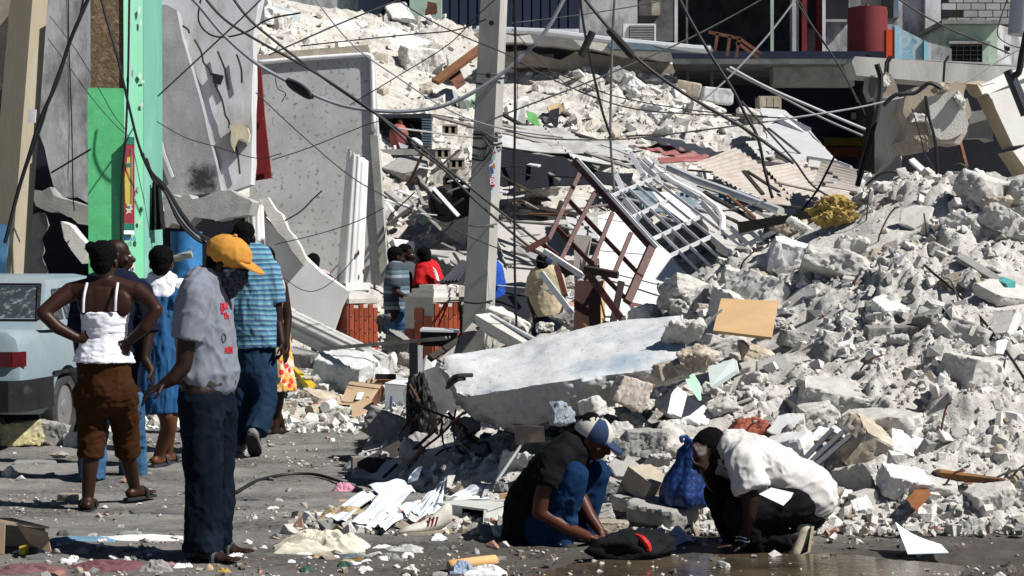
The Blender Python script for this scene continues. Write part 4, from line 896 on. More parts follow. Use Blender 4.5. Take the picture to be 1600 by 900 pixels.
# ---------------------------------------------------------------- gravel and small stones (uncountable)
def low_rock(seed):
    rg2=np.random.default_rng(seed); p=np.array([(a,b,c) for a in (-1,1) for b in (-1,1) for c in (-1,1)])*np.array([.5,.36,.22])*rg2.uniform(.55,1.1,(8,3)); p=np.r_[p,rg2.uniform(-.3,.3,(2,3))]
    bm=bmesh.new(); [bm.verts.new(q) for q in p]; r=bmesh.ops.convex_hull(bm,input=bm.verts); bmesh.ops.delete(bm,geom=[v for v in bm.verts if not v.link_faces],context='VERTS')
    bmesh.ops.triangulate(bm,faces=bm.faces[:]); bm.verts.index_update()
    out=np.array([v.co[:] for v in bm.verts]),np.array([[v.index for v in f.verts] for f in bm.faces]); bm.free(); return out
LOW=[low_rock(s) for s in range(10)]
def stones(name,xyz,size,mats,seed,flat=.0):
    rg2=np.random.default_rng(seed); V_,F_,MI=[],[],[]; off=0; n=len(xyz); which=rg2.integers(0,len(LOW),n); mi=rg2.choice(len(mats),n,p=[m[1] for m in mats])
    for k in range(len(LOW)):
        idx=np.nonzero(which==k)[0]; v,f=LOW[k]
        a=rg2.uniform(0,6.28,(len(idx),3))*np.array([.25 if flat else 1,.25 if flat else 1,1]); c,s_=np.cos(a),np.sin(a); o=np.zeros(len(idx)); e=np.ones(len(idx))
        Rz=np.stack([c[:,2],-s_[:,2],o,s_[:,2],c[:,2],o,o,o,e],1).reshape(-1,3,3); Rx=np.stack([e,o,o,o,c[:,0],-s_[:,0],o,s_[:,0],c[:,0]],1).reshape(-1,3,3); Ry=np.stack([c[:,1],o,s_[:,1],o,e,o,-s_[:,1],o,c[:,1]],1).reshape(-1,3,3)
        q=np.einsum('nij,njk,nkl,vl->nvi',Rz,Rx,Ry,v)*size[idx][:,None,None]
        if flat:q[:,:,2]*=flat
        q+=xyz[idx][:,None,:]
        V_.append(q.reshape(-1,3)); F_.append((f[None]+(np.arange(len(idx))*len(v))[:,None,None]+off).reshape(-1,3)); MI.append(np.repeat(mi[idx],len(f))); off+=len(idx)*len(v)
    v=np.concatenate(V_); f=np.concatenate(F_); MI=np.concatenate(MI).astype(np.int32)
    me=bpy.data.meshes.new(name); me.vertices.add(len(v)); me.vertices.foreach_set('co',v.ravel()); me.loops.add(f.size); me.loops.foreach_set('vertex_index',f.ravel().astype(np.int32))
    me.polygons.add(len(f)); me.polygons.foreach_set('loop_start',np.arange(0,f.size,3,dtype=np.int32)); me.polygons.foreach_set('material_index',MI); me.update(); me.shade_flat()
    for m,_ in mats:me.materials.append(m)
    o=bpy.data.objects.new(name,me); COL.objects.link(o); o['kind']='stuff'; WL[o]=V((0,0,0)); return o
nr=np.random.default_rng(5)
dirt=M('dark_dirt',(.10,.085,.07),.95,.4,9,.4,40)
pinkst=M('reddish_brick_dust',(.36,.2,.15),.95,.3,9,.4,40)
def scatter(name,N,x0,x1,y0,y1,hf,smin,k,smax,mats,seed,cond=None,flat=0,sink=.1,lab=None):
    x=nr.uniform(x0,x1,N); y=nr.uniform(y0,y1,N); z=hf(x,y); ok=z>-.04
    if cond is not None:ok&=cond(x,y,z)
    x,y,z=x[ok],y[ok],np.maximum(z[ok],0); s=np.minimum(smax,smin*(1-nr.random(len(x)))**-k); return tag(stones(name,np.stack([x,y,z+s*sink],1),s,mats,seed,flat),lab,None)
mx=[(white_rub,.80),(grey_conc,.07),(tan_conc,.055),(white_pl,.07),(pinkst,.005)]
def dens(x,y,z):return nr.random(len(x))<np.clip(fbm2(x*1.1,y*1.1,3,71)*1.7+.45,.06,1)
scatter('rubble_gravel',30000,-1.3,6.8,10.8,17.3,lambda x,y:heap_full(x,y),.012,.62,.12,mx,1,lambda x,y,z:(z>.02)&dens(x,y,z),lab='loose white rubble stones covering the right heap')
scatter('rubble_gravel',15000,-7,9,17.6,38.5,lambda x,y:hill_full(x,y),.035,.6,.3,mx,2,lambda x,y,z:(z>.03)&(nr.random(len(x))<np.clip(fbm2(x*.4,y*.4,3,171)*1.5+.6,.15,1)),lab='loose rubble stones covering the far hill')
def roadc(x,y,z):return (heap_h(x,y)<0)&(nr.random(len(x))<np.clip(fbm2(x*.7,y*1.4,3,331)*1.2+.35+np.clip((y-16.8)*.8,0,1)+np.clip((10.5-y),0,1)*.5,.05,1))
scatter('road_grit',9000,-5,4,9.2,17.9,lambda x,y:road_h(x,y),.014,.45,.075,[(white_rub,.3),(grey_conc,.3),(tan_conc,.2),(dirt,.15),(pinkst,.05)],3,roadc,.7,lab='small stones and grit strewn on the road')
scatter('kerb_rubble',3000,-4.6,-.55,16.6,18.6,lambda x,y:np.maximum(hill_full(x,y),road_h(x,y)),.035,.5,.16,mx,4,lambda x,y,z:nr.random(len(x))<np.clip((y-16.5)*.6,0,1),lab='broken plaster bits along the far edge of the road')
scatter('gutter_rubble',2600,-1.3,4.6,10.7,11.6,lambda x,y:np.maximum(heap_h(x,y),0),.025,.5,.11,[(white_rub,.55),(grey_conc,.25),(tan_conc,.15),(pinkst,.05)],6,lambda x,y,z:np.abs(heap_h(x,y))<.25,lab='small stones along the gutter at the foot of the heap')
def on(px,py,lift=.16):
    h=hit(px,py+6); return P(px,py,h.y-lift)
# ---------------------------------------------------------------- the big fallen beam
def big_beam():
    # top outline far edge and near edge of the lit face, then the shaded broken side below it
    q=MB(); n=44; rings=[]
    far=[(686,572,13.6),(700,556,13.7),(740,548,13.8),(800,538,13.8),(860,524,13.7),(930,510,13.6),(1000,497,13.5),(1045,489,13.4),(1068,487,13.4)]
    near=[(714,612,13.0),(730,618,12.9),(770,612,12.8),(820,604,12.7),(880,597,12.6),(940,588,12.6),(1000,578,12.6),(1045,571,12.6),(1074,566,12.6)]
    low=[(722,618,13.0),(745,648,13.05),(790,668,13.0),(830,672,12.9),(880,655,12.8),(940,632,12.75),(1000,615,12.75),(1045,603,12.75),(1074,598,12.75)]
    lowf=[(700,600,13.7),(730,640,14.0),(790,660,14.1),(830,660,14.1),(880,640,14.1),(940,620,14.0),(1000,600,14),(1045,593,13.9),(1074,588,13.9)]
    far,near,low,lowf=[[(x,y,d-.5) for x,y,d in L] for L in (far,near,low,lowf)]
    S=[spline([P(*p) for p in L],6) for L in (far,near,low,lowf)]
    N=len(S[0]); rings=[]
    for i in range(N):
        a,b,c,d=(s[i] for s in S); r=[]
        for k in range(9):r.append(lerp(a,b,k/9)+V((0,0,.03*math.sin(k/9*math.pi))))
        for k in range(7):r.append(lerp(b,c,k/7)-V((0,.05*math.sin(k/7*math.pi),0)))
        for k in range(5):r.append(lerp(c,d,k/5))
        for k in range(5):r.append(lerp(d,a,k/5))
        rings.append(r)
    q.rings(rings)
    me=bpy.data.meshes.new('tmp'); me.from_pydata([p[:] for p in q.v],[],q.f); bm=bmesh.new(); bm.from_mesh(me); bpy.data.meshes.remove(me)
    bmesh.ops.triangulate(bm,faces=[f for f in bm.faces if len(f.verts)>4]); bmesh.ops.subdivide_edges(bm,edges=bm.edges,cuts=2,use_grid_fill=True); bm.normal_update()
    co=np.array([v.co[:] for v in bm.verts]); nr_=np.array([v.normal[:] for v in bm.verts])
    rough=np.clip((.6-nr_[:,2])*3,.16,1); rough=np.where(nr_[:,0]<-.6,1,rough)
    dsp=fbm3(co*13,4,5)*.028*rough+fbm3(co*2.5,2,8)*.025
    co=co+nr_*dsp[:,None]
    return [V(c) for c in co],[[v.index for v in f.verts] for f in bm.faces]
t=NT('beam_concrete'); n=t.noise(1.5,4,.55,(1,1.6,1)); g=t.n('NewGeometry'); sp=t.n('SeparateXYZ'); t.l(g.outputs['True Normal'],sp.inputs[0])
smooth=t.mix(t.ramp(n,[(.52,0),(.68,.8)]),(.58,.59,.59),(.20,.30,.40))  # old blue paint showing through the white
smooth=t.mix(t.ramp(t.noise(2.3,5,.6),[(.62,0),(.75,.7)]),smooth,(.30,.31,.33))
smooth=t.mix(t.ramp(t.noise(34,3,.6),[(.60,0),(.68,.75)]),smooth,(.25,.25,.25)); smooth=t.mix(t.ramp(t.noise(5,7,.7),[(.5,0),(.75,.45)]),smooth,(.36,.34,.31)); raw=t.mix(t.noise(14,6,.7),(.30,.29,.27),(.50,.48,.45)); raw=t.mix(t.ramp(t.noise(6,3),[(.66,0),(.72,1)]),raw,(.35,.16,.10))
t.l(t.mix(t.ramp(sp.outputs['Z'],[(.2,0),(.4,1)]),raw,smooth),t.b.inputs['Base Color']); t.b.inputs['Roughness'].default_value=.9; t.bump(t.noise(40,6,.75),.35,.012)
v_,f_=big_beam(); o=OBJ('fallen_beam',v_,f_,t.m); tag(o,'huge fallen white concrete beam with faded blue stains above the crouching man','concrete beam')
q=MB(); q.tube(spline([P(700,600,12.4),P(712,588,12.2),P(738,586,12.25)],6),.014,6); q.tube(spline([P(698,606,12.4),P(714,594,12.2),P(726,592,12.25)],6),.012,6); tag(q.build('frayed_rope',wood_dark),'frayed dark rope end on the left end of the big beam','rope')
# ---------------------------------------------------------------- iron window grille, white gate, panels
T=thing('iron_grille','brown iron window grille standing tilted in front of the white panel','window grille',P(930,500,18))
def dgr(px,py):return 18.6-(py-250)/250*1.2
def ibar(name,a,b,w,mat,par,dz=0,D=None,h=None):
    q=MB(); q.bar(P(a[0],a[1],(D or dgr(*a))+dz),P(b[0],b[1],(D or dgr(*b))+dz),w,h or w*.8,V((0,1,.3))); return q.build(name,mat,par)
ibar('top_rail',(898,251),(1021,389),.075,brown_paint,T); ibar('top_rail',(903,249),(1026,386),.03,white_paint,T,-.05)
for a,b in (((885,309),(994,424)),((865,351),(979,468)),((845,379),(916,436))):ibar('long_bar',a,b,.04,brown_paint,T,.02)
ibar('end_rail',(1017,388),(980,472),.075,brown_paint,T,-.02)
for a,b in (((905,272),(857,374)),((930,300),(869,419)),((957,333),(926,409)),((986,364),(960,427))):ibar('cross_bar',a,b,.04,brown_paint,T,-.03)
for a,b,m in (((857,372),(822,391),brown_paint),((870,417),(883,462),brown_paint),((846,427),(894,490),alu),((850,392),(912,432),white_paint)):ibar('bent_bar',a,b,.05,m,T,-.06)
for a,b,lab in (((913,420),(966,430),'short dark charred post lying across the lower corner of the grille'),((914,421),(975,503),'brown bar dropping diagonally below the grille to the beam'),((971,440),(957,508),'upright charred stick in front of the grille')):
    q=MB(); q.bar(P(*a,17.3),P(*b,17.2),.06,.05,V((0,1,.3))); tag(q.build('charred_post',wood_dark if 'brown' not in lab else brown_paint),lab,'post')
T=thing('white_gate','white painted iron gate with a curved top lying behind the brown grille','gate',P(1060,420,19))
def dg2(px,py):return 20.6-(py-250)/180*1.3
def gbar(name,a,b,w):q=MB(); q.bar(P(*a,dg2(*a)),P(*b,dg2(*b)),w,w*.35,V((0,1,.3))); q.build(name,white_paint,T)
rl=[((956,306),(1019,280)),((980,343),(1050,311)),((1019,374),(1093,339)),((1046,400),(1130,361))]
for a,b in rl:gbar('rail',a,b,.042)
for i in range(6):
    t_=i/5; a=[lerp(rl[0][0][k],rl[0][1][k],t_) for k in (0,1)]; b=[lerp(rl[3][0][k],rl[3][1][k],t_) for k in (0,1)]
    e=(b[0]+(b[0]-a[0])*.32,b[1]+(b[1]-a[1])*.36); a2=(a[0]-(b[0]-a[0])*.06,a[1]-(b[1]-a[1])*.08)
    gbar('baluster',a2,e,.03)
q=MB(); q.tube([P(x,y,dg2(x,y)) for x,y in ((1008,248),(1030,268),(1054,285),(1096,306),(1120,324),(1129,340),(1128,362))],.035,8); q.build('curved_top_rail',white_paint,T)
for a,b in (((957,262),(975,300)),((985,240),(1010,282)),((998,252),(1024,276)),((1012,250),(1034,292)),((1096,316),(1124,347)),((975,312),(1000,342)),((1060,292),(1092,310))):gbar('loose_bar',a,b,.055)
T=thing('white_gate','small torn corner of white iron gate sticking out left of the dark stick','gate',P(1170,400,19.5),)
for a,b in (((1143,358),(1180,392)),((1160,350),(1196,384)),((1186,362),(1212,392)),((1150,392),(1212,360)),((1140,372),(1200,348))):q=MB(); q.bar(P(*a,19.4),P(*b,19.2),.045,.03,V((0,1,.3))); q.build('bar',white_paint,T)
def plate(name,pts,mat,lab,cat,th=(.03,.08,.0),jag=0,seed=1,step=.15):
    q=MB(); q.slab([P(*p) for p in pts],th,jag,seed,step); return tag(q.build(name,mat),lab,cat)
wbright=M('bright_white_board',(.78,.78,.77),.8,.06,3,.12,30,.004,(.62,.58,.55),2.5,(.6,.75))
plate('white_board',[(934,337,19.9),(961,331,20.0),(1006,362,19.8),(1046,398,19.5),(1066,432,19.2),(1056,456,19.0),(1036,484,18.7),(998,500,18.5),(975,516,18.4),(940,520,18.4),(938,440,19.0)],wbright,'bright white panel leaning behind the brown iron grille','panel',(.02,.06,0))
plate('white_board',[(1020,300,21),(1052,300,21.2),(1088,340,20.7),(1076,352,20.6),(1050,332,20.8)],wbright,'smaller crumpled white panel caught in the white gate','panel',(.02,.06,0),.02,4)
plate('red_ledge',[(980,472,17.6),(992,473,17.7),(1040,484,17.9),(1030,494,17.8),(986,482,17.6)],brown_paint,'dark red ledge at the foot of the white panel','ledge',(0,.15,0))
plate('brown_board',[(898,438,18.0),(941,440,17.9),(942,516,17.6),(896,520,17.7)],M('dark_brown_board',(.06,.03,.022),.7,.3,5),'dark brown board standing under the iron grille','board',(.02,.05,0))
plate('beige_board_edge',[(938,438,17.84),(944,438,17.9),(945,512,17.6),(939,514,17.54)],plywood,'thin beige board standing on edge beside the dark brown board','board',(.01,.06,0))
plate('grey_board',[(897,366,18.9),(924,369,18.8),(912,432,18.4),(897,440,18.5)],M('warm_grey_board',(.34,.31,.27),.85,.15,4),'warm grey board standing behind the left of the grille','board',(.01,.05,0))
plate('plywood_board',[(1127,466,13.9),(1217,470,13.9),(1206,527,13.5),(1114,516,13.5)],plywood,'tan plywood board lying on the face of the right heap','plywood',(0,.02,-.02))
# ---------------------------------------------------------------- tin roofing
def tin(lab,c,mat,nw,amp=.02,u=True,sag=0,name='tin_sheet',seed=0):
    q=MB(); A,B,C_,D=[P(*p) for p in c]; n=nw*6
    f=(lambda a,b:amp*math.sin(b*nw*6.283)+sag*math.sin(a*3.14)+.006*math.sin(a*5+seed+b*3)) if u else (lambda a,b:amp*math.sin(a*nw*6.283)+sag*math.sin(b*3.14))
    q.sheet(A,B,C_,D,6 if u else n,n if u else 6,f,.012); return tag(q.build(name,mat),lab,'tin sheet')
tin('tan corrugated tin sheet spread over the ruins left of the long pipe',[(1083,256,27),(1150,232,29),(1290,330,25.5),(1195,318,25)],tin_tan,16,.014)
tin('tan corrugated tin sheet sliding towards the yellow foam',[(1195,262,27.5),(1262,250,28.5),(1340,318,25.5),(1262,336,25)],tin_tan,14,.014)
tin('dull red tin sheet under the dark ridge tin',[(990,227,29.5),(1030,224,30),(1108,244,28.5),(1080,252,28)],tin_red,4,.02,True,.05)
tin('narrow dull red tin strip below the red tin sheet',[(1028,247,28),(1090,244,28.4),(1118,252,27.8),(1032,256,27.6)],tin_red,2)
tin('dark tin ridge sheet shading the red tin',[(1002,214,30),(1048,218,30.6),(1136,240,29),(1112,252,28.4)],tin_dark,4,.02)
tin('slate blue corrugated tin sheet behind the white gate',[(985,298,25),(1148,306,25.5),(1146,346,24.3),(1010,330,24)],tin_blue,7,.025)
tin('pale glassy corrugated sheet on the slope below the storefront',[(1165,222,30),(1205,218,30.5),(1214,244,29.3),(1188,248,29)],tin_grey,5,.015)
tin('small corrugated sheet with a dark edge at the crest left of the broken post',[(1284,250,26),(1338,268,25.5),(1340,300,24.5),(1270,290,24.6)],tin_tan,8,.025)
tin('grey corrugated sheet behind the man in the beige shirt',[(790,418,24),(838,415,24),(840,440,23.4),(788,440,23.4)],tin_grey,5,.03,False)
tin('scalloped edge of a grey corrugated roof sheet right of the utility pole',[(768,418,23.6),(800,418,23.6),(802,434,23.3),(768,434,23.3)],tin_grey,5,.03,False)
tin('dark corrugated sheet leaning right of the red shirt',[(688,440,23.4),(722,408,23.9),(736,412,23.7),(716,440,23.2)],tin_dark,5,.02)
tin('pale grey tin roof panel behind the heads of the pedestal group',[(664,390,26),(736,395,26),(736,424,25.2),(705,416,25.2)],tin_grey,4,.02)
tin('crumpled corrugated sheet behind the left pedestal',[(578,500,23.8),(606,498,23.8),(606,520,23.4),(578,520,23.4)],tin_tan,4,.02,False)
for c,m,lab in (([(760,194,28.2),(880,200,28.6),(935,238,27.4),(785,230,27.2)],tin_grey,'broad bent grey roof sheet just right of the utility pole'),([(850,198,28.6),(965,222,28.4),(1005,256,27.3),(895,248,27.1)],tin_grey,'grey roof sheet sliding down towards the white gate'),([(880,322,25.4),(1000,334,25.2),(1010,372,24),(890,366,23.9)],tin_grey,'dusty grey roof sheet between grille and white gate'),([(1105,302,26),(1235,316,25.6),(1255,350,24.4),(1128,340,24.5)],tin_grey,'grey roof sheet below the long shiny pipe'),([(1038,262,27),(1125,282,26.6),(1150,308,25.8),(1048,292,26)],tin_grey,'narrow grey roof sheet under the dull red tin')):tin(lab,c,m,9,.01,True,.06)
# smooth slope of pale roofing below the storefront
plate('roof_membrane',[(1188,168,33),(1226,172,32.5),(1268,206,30.5),(1340,290,27.5),(1250,262,28),(1200,226,30)],M('pale_roof_membrane',(.5,.5,.5),.85,.12,3,.3,25),'large smooth grey roof slab sloping down to the broken post','roof slab',(.05,.3,-.1),.02,6)
plate('parapet_piece',[(1215,182,31.5),(1222,178,31.6),(1268,200,30.6),(1266,212,30.5),(1216,194,31.4)],white_pl,'pale curved parapet piece lying on the smooth roof slab','parapet',(.02,.2,-.05))
plate('roof_timber',[(1140,244,29),(1280,262,27.6),(1278,272,27.5),(1196,258,28.4)],wood_grey,'dark timber rim under the smooth roof slab','timber',(0,.15,0))
q=MB(); q.tube([P(1045,262,26.6),P(1090,282,26),P(1140,300,25.2),P(1220,330,24)],.055,8); tag(q.build('metal_pipe',alu),'long shiny pipe lying along the edge of the tan tin sheet','pipe')
q=MB(); q.tube([P(1260,258,25.6),P(1262,246,25.7),P(1310,254,25.2),P(1330,262,24.8)],.025,6); tag(q.build('bent_bar',alu),'thin bent metal bar left of the broken post','bar')
q=MB(); q.bar(P(1154,356,16.8),P(1275,334,16.6),.07,.10,V((0,0,1)),.05,.05); tag(q.build('dark_timber',wood_dark),'dark charred timber pointing left from the yellow foam','timber')
T=thing('foam_lump','lump of torn yellow foam on the left crest of the right heap','foam',P(1302,352,16.4))
bm=bmesh.new(); bmesh.ops.create_icosphere(bm,subdivisions=5,radius=1); c_=P(1302,330,15.9)
co=np.array([v.co[:] for v in bm.verts]); d_=1+.28*fbm3(co*2.6,3,3)+.16*fbm3(co*8,3,6); co=co*d_[:,None]*np.array([.185,.13,.125])+np.array(c_); fs=[[v.index for v in f.verts] for f in bm.faces]; bm.free(); OBJ('foam',[V(c) for c in co],fs,foam_y,T)
# ---------------------------------------------------------------- grey roof boards and battens strewn over the middle
BD=[((762,200),(1000,262),28,9),((770,215),(930,250),28,8),((765,190),(880,218),29,7),((800,232),(935,262),27.5,8),((830,205),(960,250),28.4,7),((850,196),(975,232),29,6),((900,216),(1010,250),28.5,6),((915,238),(985,262),27,7),((940,225),(1040,262),27.6,6),
 ((805,320),(900,336),25,10),((800,332),(870,338),25,5),((790,345),(880,352),24.6,6),((800,372),(850,400),24,7),((800,392),(870,408),23.6,8),((770,330),(800,345),24.8,5),((680,440),(740,446),23,4),((768,445),(840,452),22.6,4),((700,470),(735,468),22.4,4),
 ((700,300),(738,285),27.6,5),((604,300),(628,318),28,9),((655,275),(668,300),29,6),((640,310),(690,360),27.4,5),((650,290),(662,320),28,5),((760,262),(830,300),26.4,5),((1042,270),(1082,300),25.6,6),((1090,290),(1140,306),25.2,5),((1100,300),(1180,345),24.4,7),((1180,330),(1220,350),23.4,5),((870,330),(985,316),24.6,4),((940,300),(1010,318),24.8,4),
 ((1150,190),(1200,230),31,5),((1200,200),(1250,240),29.5,4),((1260,312),(1330,322),24.6,5),((1130,330),(1185,318),24,5),((690,380),(728,398),25.4,4),((655,395),(700,402),25.2,4),((620,200),(740,215),30.5,4),((675,180),(745,200),31,6),((740,160),(800,200),31,5),((770,170),(830,204),30.4,6)]
rg=random.Random(8); near_b=['beside the utility pole','under the tin roofing','behind the iron grille','behind the pedestals','on the slope left of the broken post']
for i,(a,b,D,w) in enumerate(BD):
    m=rg.choice((wood_grey,wood_grey,tin_grey,wood_grey,wood_dark)); cx_=(a[0]+b[0])/2
    z=near_b[0] if 730<cx_<880 and a[1]<300 else near_b[3] if cx_<730 else near_b[2] if cx_<1000 and a[1]>290 else near_b[1] if cx_<1150 else near_b[4]
    q=MB(); q.bar(P(*a,D),P(*b,D-rg.uniform(.3,1.2)),m_px(w,D),m_px(w,D)*rg.uniform(.25,.6),V((rg.uniform(-.2,.2),-.6,1)))
    mn={'grey_weathered_wood':'grey weathered board','grey_corrugated_iron':'pale metal strip','dark_charred_wood':'dark charred batten'}[m.name]
    wh,ld=where(cx_,(a[1]+b[1])/2,LAND2); tag(q.build('roof_board',m),f"{'broad' if w > 6 else 'narrow'} {mn} {wh}",'board',f'{mn}s around {ld}')
rg=random.Random(21)
ZN=[((756,205),(985,275),29,'beside the utility pole',17),((960,262),(1330,350),25.5,'under the tin roofing',14),((600,260),(740,410),27,'behind the pedestals',18),((770,300),(930,400),25,'behind the iron grille',12),((800,440),(960,520),19.4,'around the man in beige',8)]
for (x0,y0),(x1,y1),D,z,n in ZN:
    for i in range(n):
        px,py=rg.uniform(x0,x1),rg.uniform(y0,y1); d_=D-(py-y0)/(y1-y0)*3.; L=rg.uniform(14,70) if z!='around the man in beige' else rg.uniform(14,40); ang=rg.gauss(18,16) if 'pedestal' not in z else rg.uniform(-70,70); ang=R(ang)
        m=rg.choice((wood_grey,wood_grey,wood_dark,white_paint,tin_grey,wood_brown)); w=rg.uniform(2,6)
        a=P(px,py,d_+.3); b=P(px+L*math.cos(ang),py+L*math.sin(ang),d_-rg.uniform(0,.6)); q=MB(); q.bar(a,b,m_px(w,D),m_px(w,D)*rg.uniform(.2,.7),V((rg.uniform(-.4,.4),-.6,1)))
        mn={'grey_weathered_wood':'grey splintered lath','grey_corrugated_iron':'grey metal offcut','dark_charred_wood':'dark charred lath','white_painted_iron':'white painted strip','brown_wood':'brown wooden lath'}[m.name]
        wh,ld=where(px+L*.4,py+L*.1,LAND2); tag(q.build('lath',m),f"{'short' if L < 32 else 'long' if L > 52 else 'middling'} {mn} {wh}",'lath',f'{mn}s around {ld}')
plate('hollow_shade_sheet',[(758,234,26.9),(880,244,26.9),(905,262,26.8),(990,270,26.8),(985,290,26.6),(900,286,26.6),(830,294,26.6),(764,286,26.7)],dark_in,'black sheet in place of the shade under the grey roof boards','recess',(0,.3,0),.03,5)  # hollow is a black sheet, its shade painted as colour
plate('roof_sheet',[(760,192,29.6),(850,198,29.8),(975,240,28.6),(930,262,27.4),(800,236,27.4),(758,220,28)],M('grey_roof_sheet',(.38,.37,.35),.85,.15,3,.2,25),'broad grey flat roof sheet sagging right of the utility pole','roof sheet',(0,.08,-.1),.02,9)
for pts,lab in (([(770,345,26),(900,345,25.6),(960,400,24),(790,412,23.6)],'wide dusty grey roof sheet left of the iron grille'),([(770,395,24.4),(850,398,24),(860,445,22.8),(775,440,22.8)],'grey roof sheet behind the beige shirt'),([(1080,310,25),(1200,330,24.4),(1180,400,22.6),(1120,380,22.8)],'dusty grey sheet right of the white gate')):
    plate('roof_sheet',pts,M('dusty_roof_sheet',(.46,.44,.41),.9,.18,3,.3,25),lab,'roof sheet',(0,.06,-.08),.02,11)
plate('void_shade_sheet',[(760,446,23),(850,450,22.4),(850,500,21.6),(770,496,21.8)],dark_in,'black sheet in place of the shade behind the man in the beige shirt','recess',(0,.3,0),.02,3)  # black sheet takes the place of shade between the roof pieces
# ---------------------------------------------------------------- upper hill things
q=MB(); q.bar(P(680,128,34.4),P(756,72,35.4),.16,.08,V((0,-1,1))); tag(q.build('wooden_plank',wood_brown),'brown wooden plank sloping up across the upper hill','plank')
plate('red_plate',[(694,118,35),(716,100,35.4),(728,130,34.8),(714,140,34.6),(706,128,34.8)],rust,'torn dark red plate under the brown plank','metal plate',(0,.05,0),.03,2)
plate('red_curtain',[(668,2,40),(682,5,40),(680,22,40),(664,26,40)],rust,'dark red rag at the foot of the navy shutters','rag',(0,.1,0),.04,2,.1)
T=thing('metal_cabinet','open black metal shelf unit holding the red gas cylinder','shelf unit',P(630,238,32))
pbox('back_panel',590,180,674,238,32.6,.05,dark_in,T); pbox('top_panel',590,178,674,184,31.9,.7,tin_dark,T); pbox('base_panel',586,233,690,242,31.6,1,tin_grey,T); pbox('left_panel',588,180,592,236,31.9,.7,tin_dark,T)
for i in range(12):pbox('coil_fin',659,185+i*4.1,674,187.4+i*4.1,31.8,.5,tin_blue,T)
T=thing('gas_cylinder','rusty red gas cylinder standing on the black shelf','gas cylinder',P(623,235,32)); c_=P(623,213,32)
bm=bmesh.new(); bmesh.ops.create_uvsphere(bm,u_segments=24,v_segments=14,radius=1); vv=[c_+V((v.co.x*.165,v.co.y*.165,math.copysign(abs(v.co.z)**.8,v.co.z)*.225)) for v in bm.verts]; ff=[[v.index for v in f.verts] for f in bm.faces]; bm.free(); OBJ('shell',vv,ff,M('faded_red_cylinder',(.36,.10,.085),.6,.2,5,.2,30,.004,(.24,.05,.045),3),T,True)
q=MB(); q.tube([c_+V((.03,-.04,.2)),c_+V((.03,-.04,.27))],.05,10); q.build('valve_collar',rust,T)
plate('white_sticker',[(622,222,31.82),(638,228,31.82),(636,232,31.82),(626,232,31.82)],paper,'curled white label under the red cylinder','label',(0,.02,0))
q=MB(); q.ell(P(651,222,31.7),(.115,.08,.06),(V((.85,0,-.5)),V((0,1,0)),V((.5,0,.85)))); tag(q.build('white_bottle',white_paint,smooth=True),'white plastic bottle lying right of the red gas cylinder','bottle')
T=thing('tyre','old black tyre lying on its side left of the central utility pole','tyre',P(708,330,28)); c0_=P(690,320,27.9); ax=(P(735,308,28.4)-c0_).normalized()
x_,y_,_z=frame_of(ax); prof=[(.16,.02),(.17,-.005),(.22,-.02),(.255,0),(.27,.05)]+[(.27 if k%2 else .258,.05+k*.045) for k in range(1,10)]+[(.25,.5),(.16,.5),(.155,.1)]
q=MB(); q.rings([[c0_+ax*o+(x_*math.cos(k*.2094)+y_*math.sin(k*.2094))*r for k in range(30)] for r,o in prof]); q.build('tread',rub_black,T)
q=MB(); q.disc(c0_+ax*.09,ax,.15,20); q.build('rim_hole',wood_brown,T)
for i,(x,y,D) in enumerate(((694,240,30.6),(705,203,31.4),(716,256,30.2),(706,284,29.4))):
    T=thing('vent_block',('pierced cement vent block lying right of the black shelf','pierced cement vent block under the grey batten at the pole','pierced cement vent block against the pole','cracked pierced block above the tyre')[i],'vent block',P(x,y+7,D))
    for j in range(3):pbox('web',x-14+j*10,y-7,x-10+j*10,y+7,D,.15,tan_conc,T)
    pbox('rail',x-14,y-9,x+10,y-6,D-.01,.16,tan_conc,T); pbox('rail',x-14,y+5,x+10,y+8,D-.01,.16,tan_conc,T); pbox('hollow',x-13,y-7,x+9,y+7,D+.12,.1,dark_in,T)
plate('green_box_side',[(822,172,34),(838,178,34),(846,200,33.5),(826,190,33.7)],M('leaf_green_panel',(.10,.28,.09),.7),'small green panel on the slope right of the pole','panel',(0,.06,0))
plate('orange_box',[(855,166,34.4),(875,160,34.6),(882,172,34.3),(862,186,34.1)],card,'open tan carton on the white slope below the roof slab','carton',(0,.3,0)); plate('carton_inside',[(860,172,34.2),(874,168,34.3),(872,196,33.8),(852,200,33.8)],dark_in,'black bag beside the tan carton on the white slope','bag',(0,.1,0))
plate('steel_box',[(800,160,33.6),(818,156,33.8),(820,192,33),(806,196,33)],tin_grey,'dented grey steel box left of the small green panel','box',(.02,.3,0))
# ---------------------------------------------------------------- street-side clutter
T=thing('white_carton','white cardboard carton with blue lettering at the road edge','carton',G(620,658)); g_=G(620,660); Dc=g_.y
A,B,C2,D2=P(602,657,Dc),P(640,662,Dc-.05),P(641,604,Dc-.05),P(601,600,Dc)
wbx=M('white_carton_card',(.62,.64,.66),.8,.08,4,.1,30); q=MB(); q.slab([A,B,C2,D2],(.09,.36,0)); q.build('body',wbx,T)
q=MB(); q.slab([D2+V((0,0,.004)),C2+V((0,0,.004)),C2+V((.09,.36,.05)),D2+V((.09,.36,.02))],(0,0,.006)); q.build('lid',wbx,T)
q=MB(); q.slab([P(609.5,619,Dc-.03),P(612.5,619,Dc-.03),P(612,637,Dc-.03),P(609,637,Dc-.03)],(0,.006,0)); q.build('blue_bar',pblu,T)
text('Link',P(618.5,631,Dc-.045),.075,M('ink_grey_blue',(.06,.09,.16),.8),'lettering',T,(R(90),0,-.06)); text('- - - -',P(617,641,Dc-.045),.04,M('ink_grey',(.12,.14,.17),.8),'lettering',T,(R(90),0,-.06))
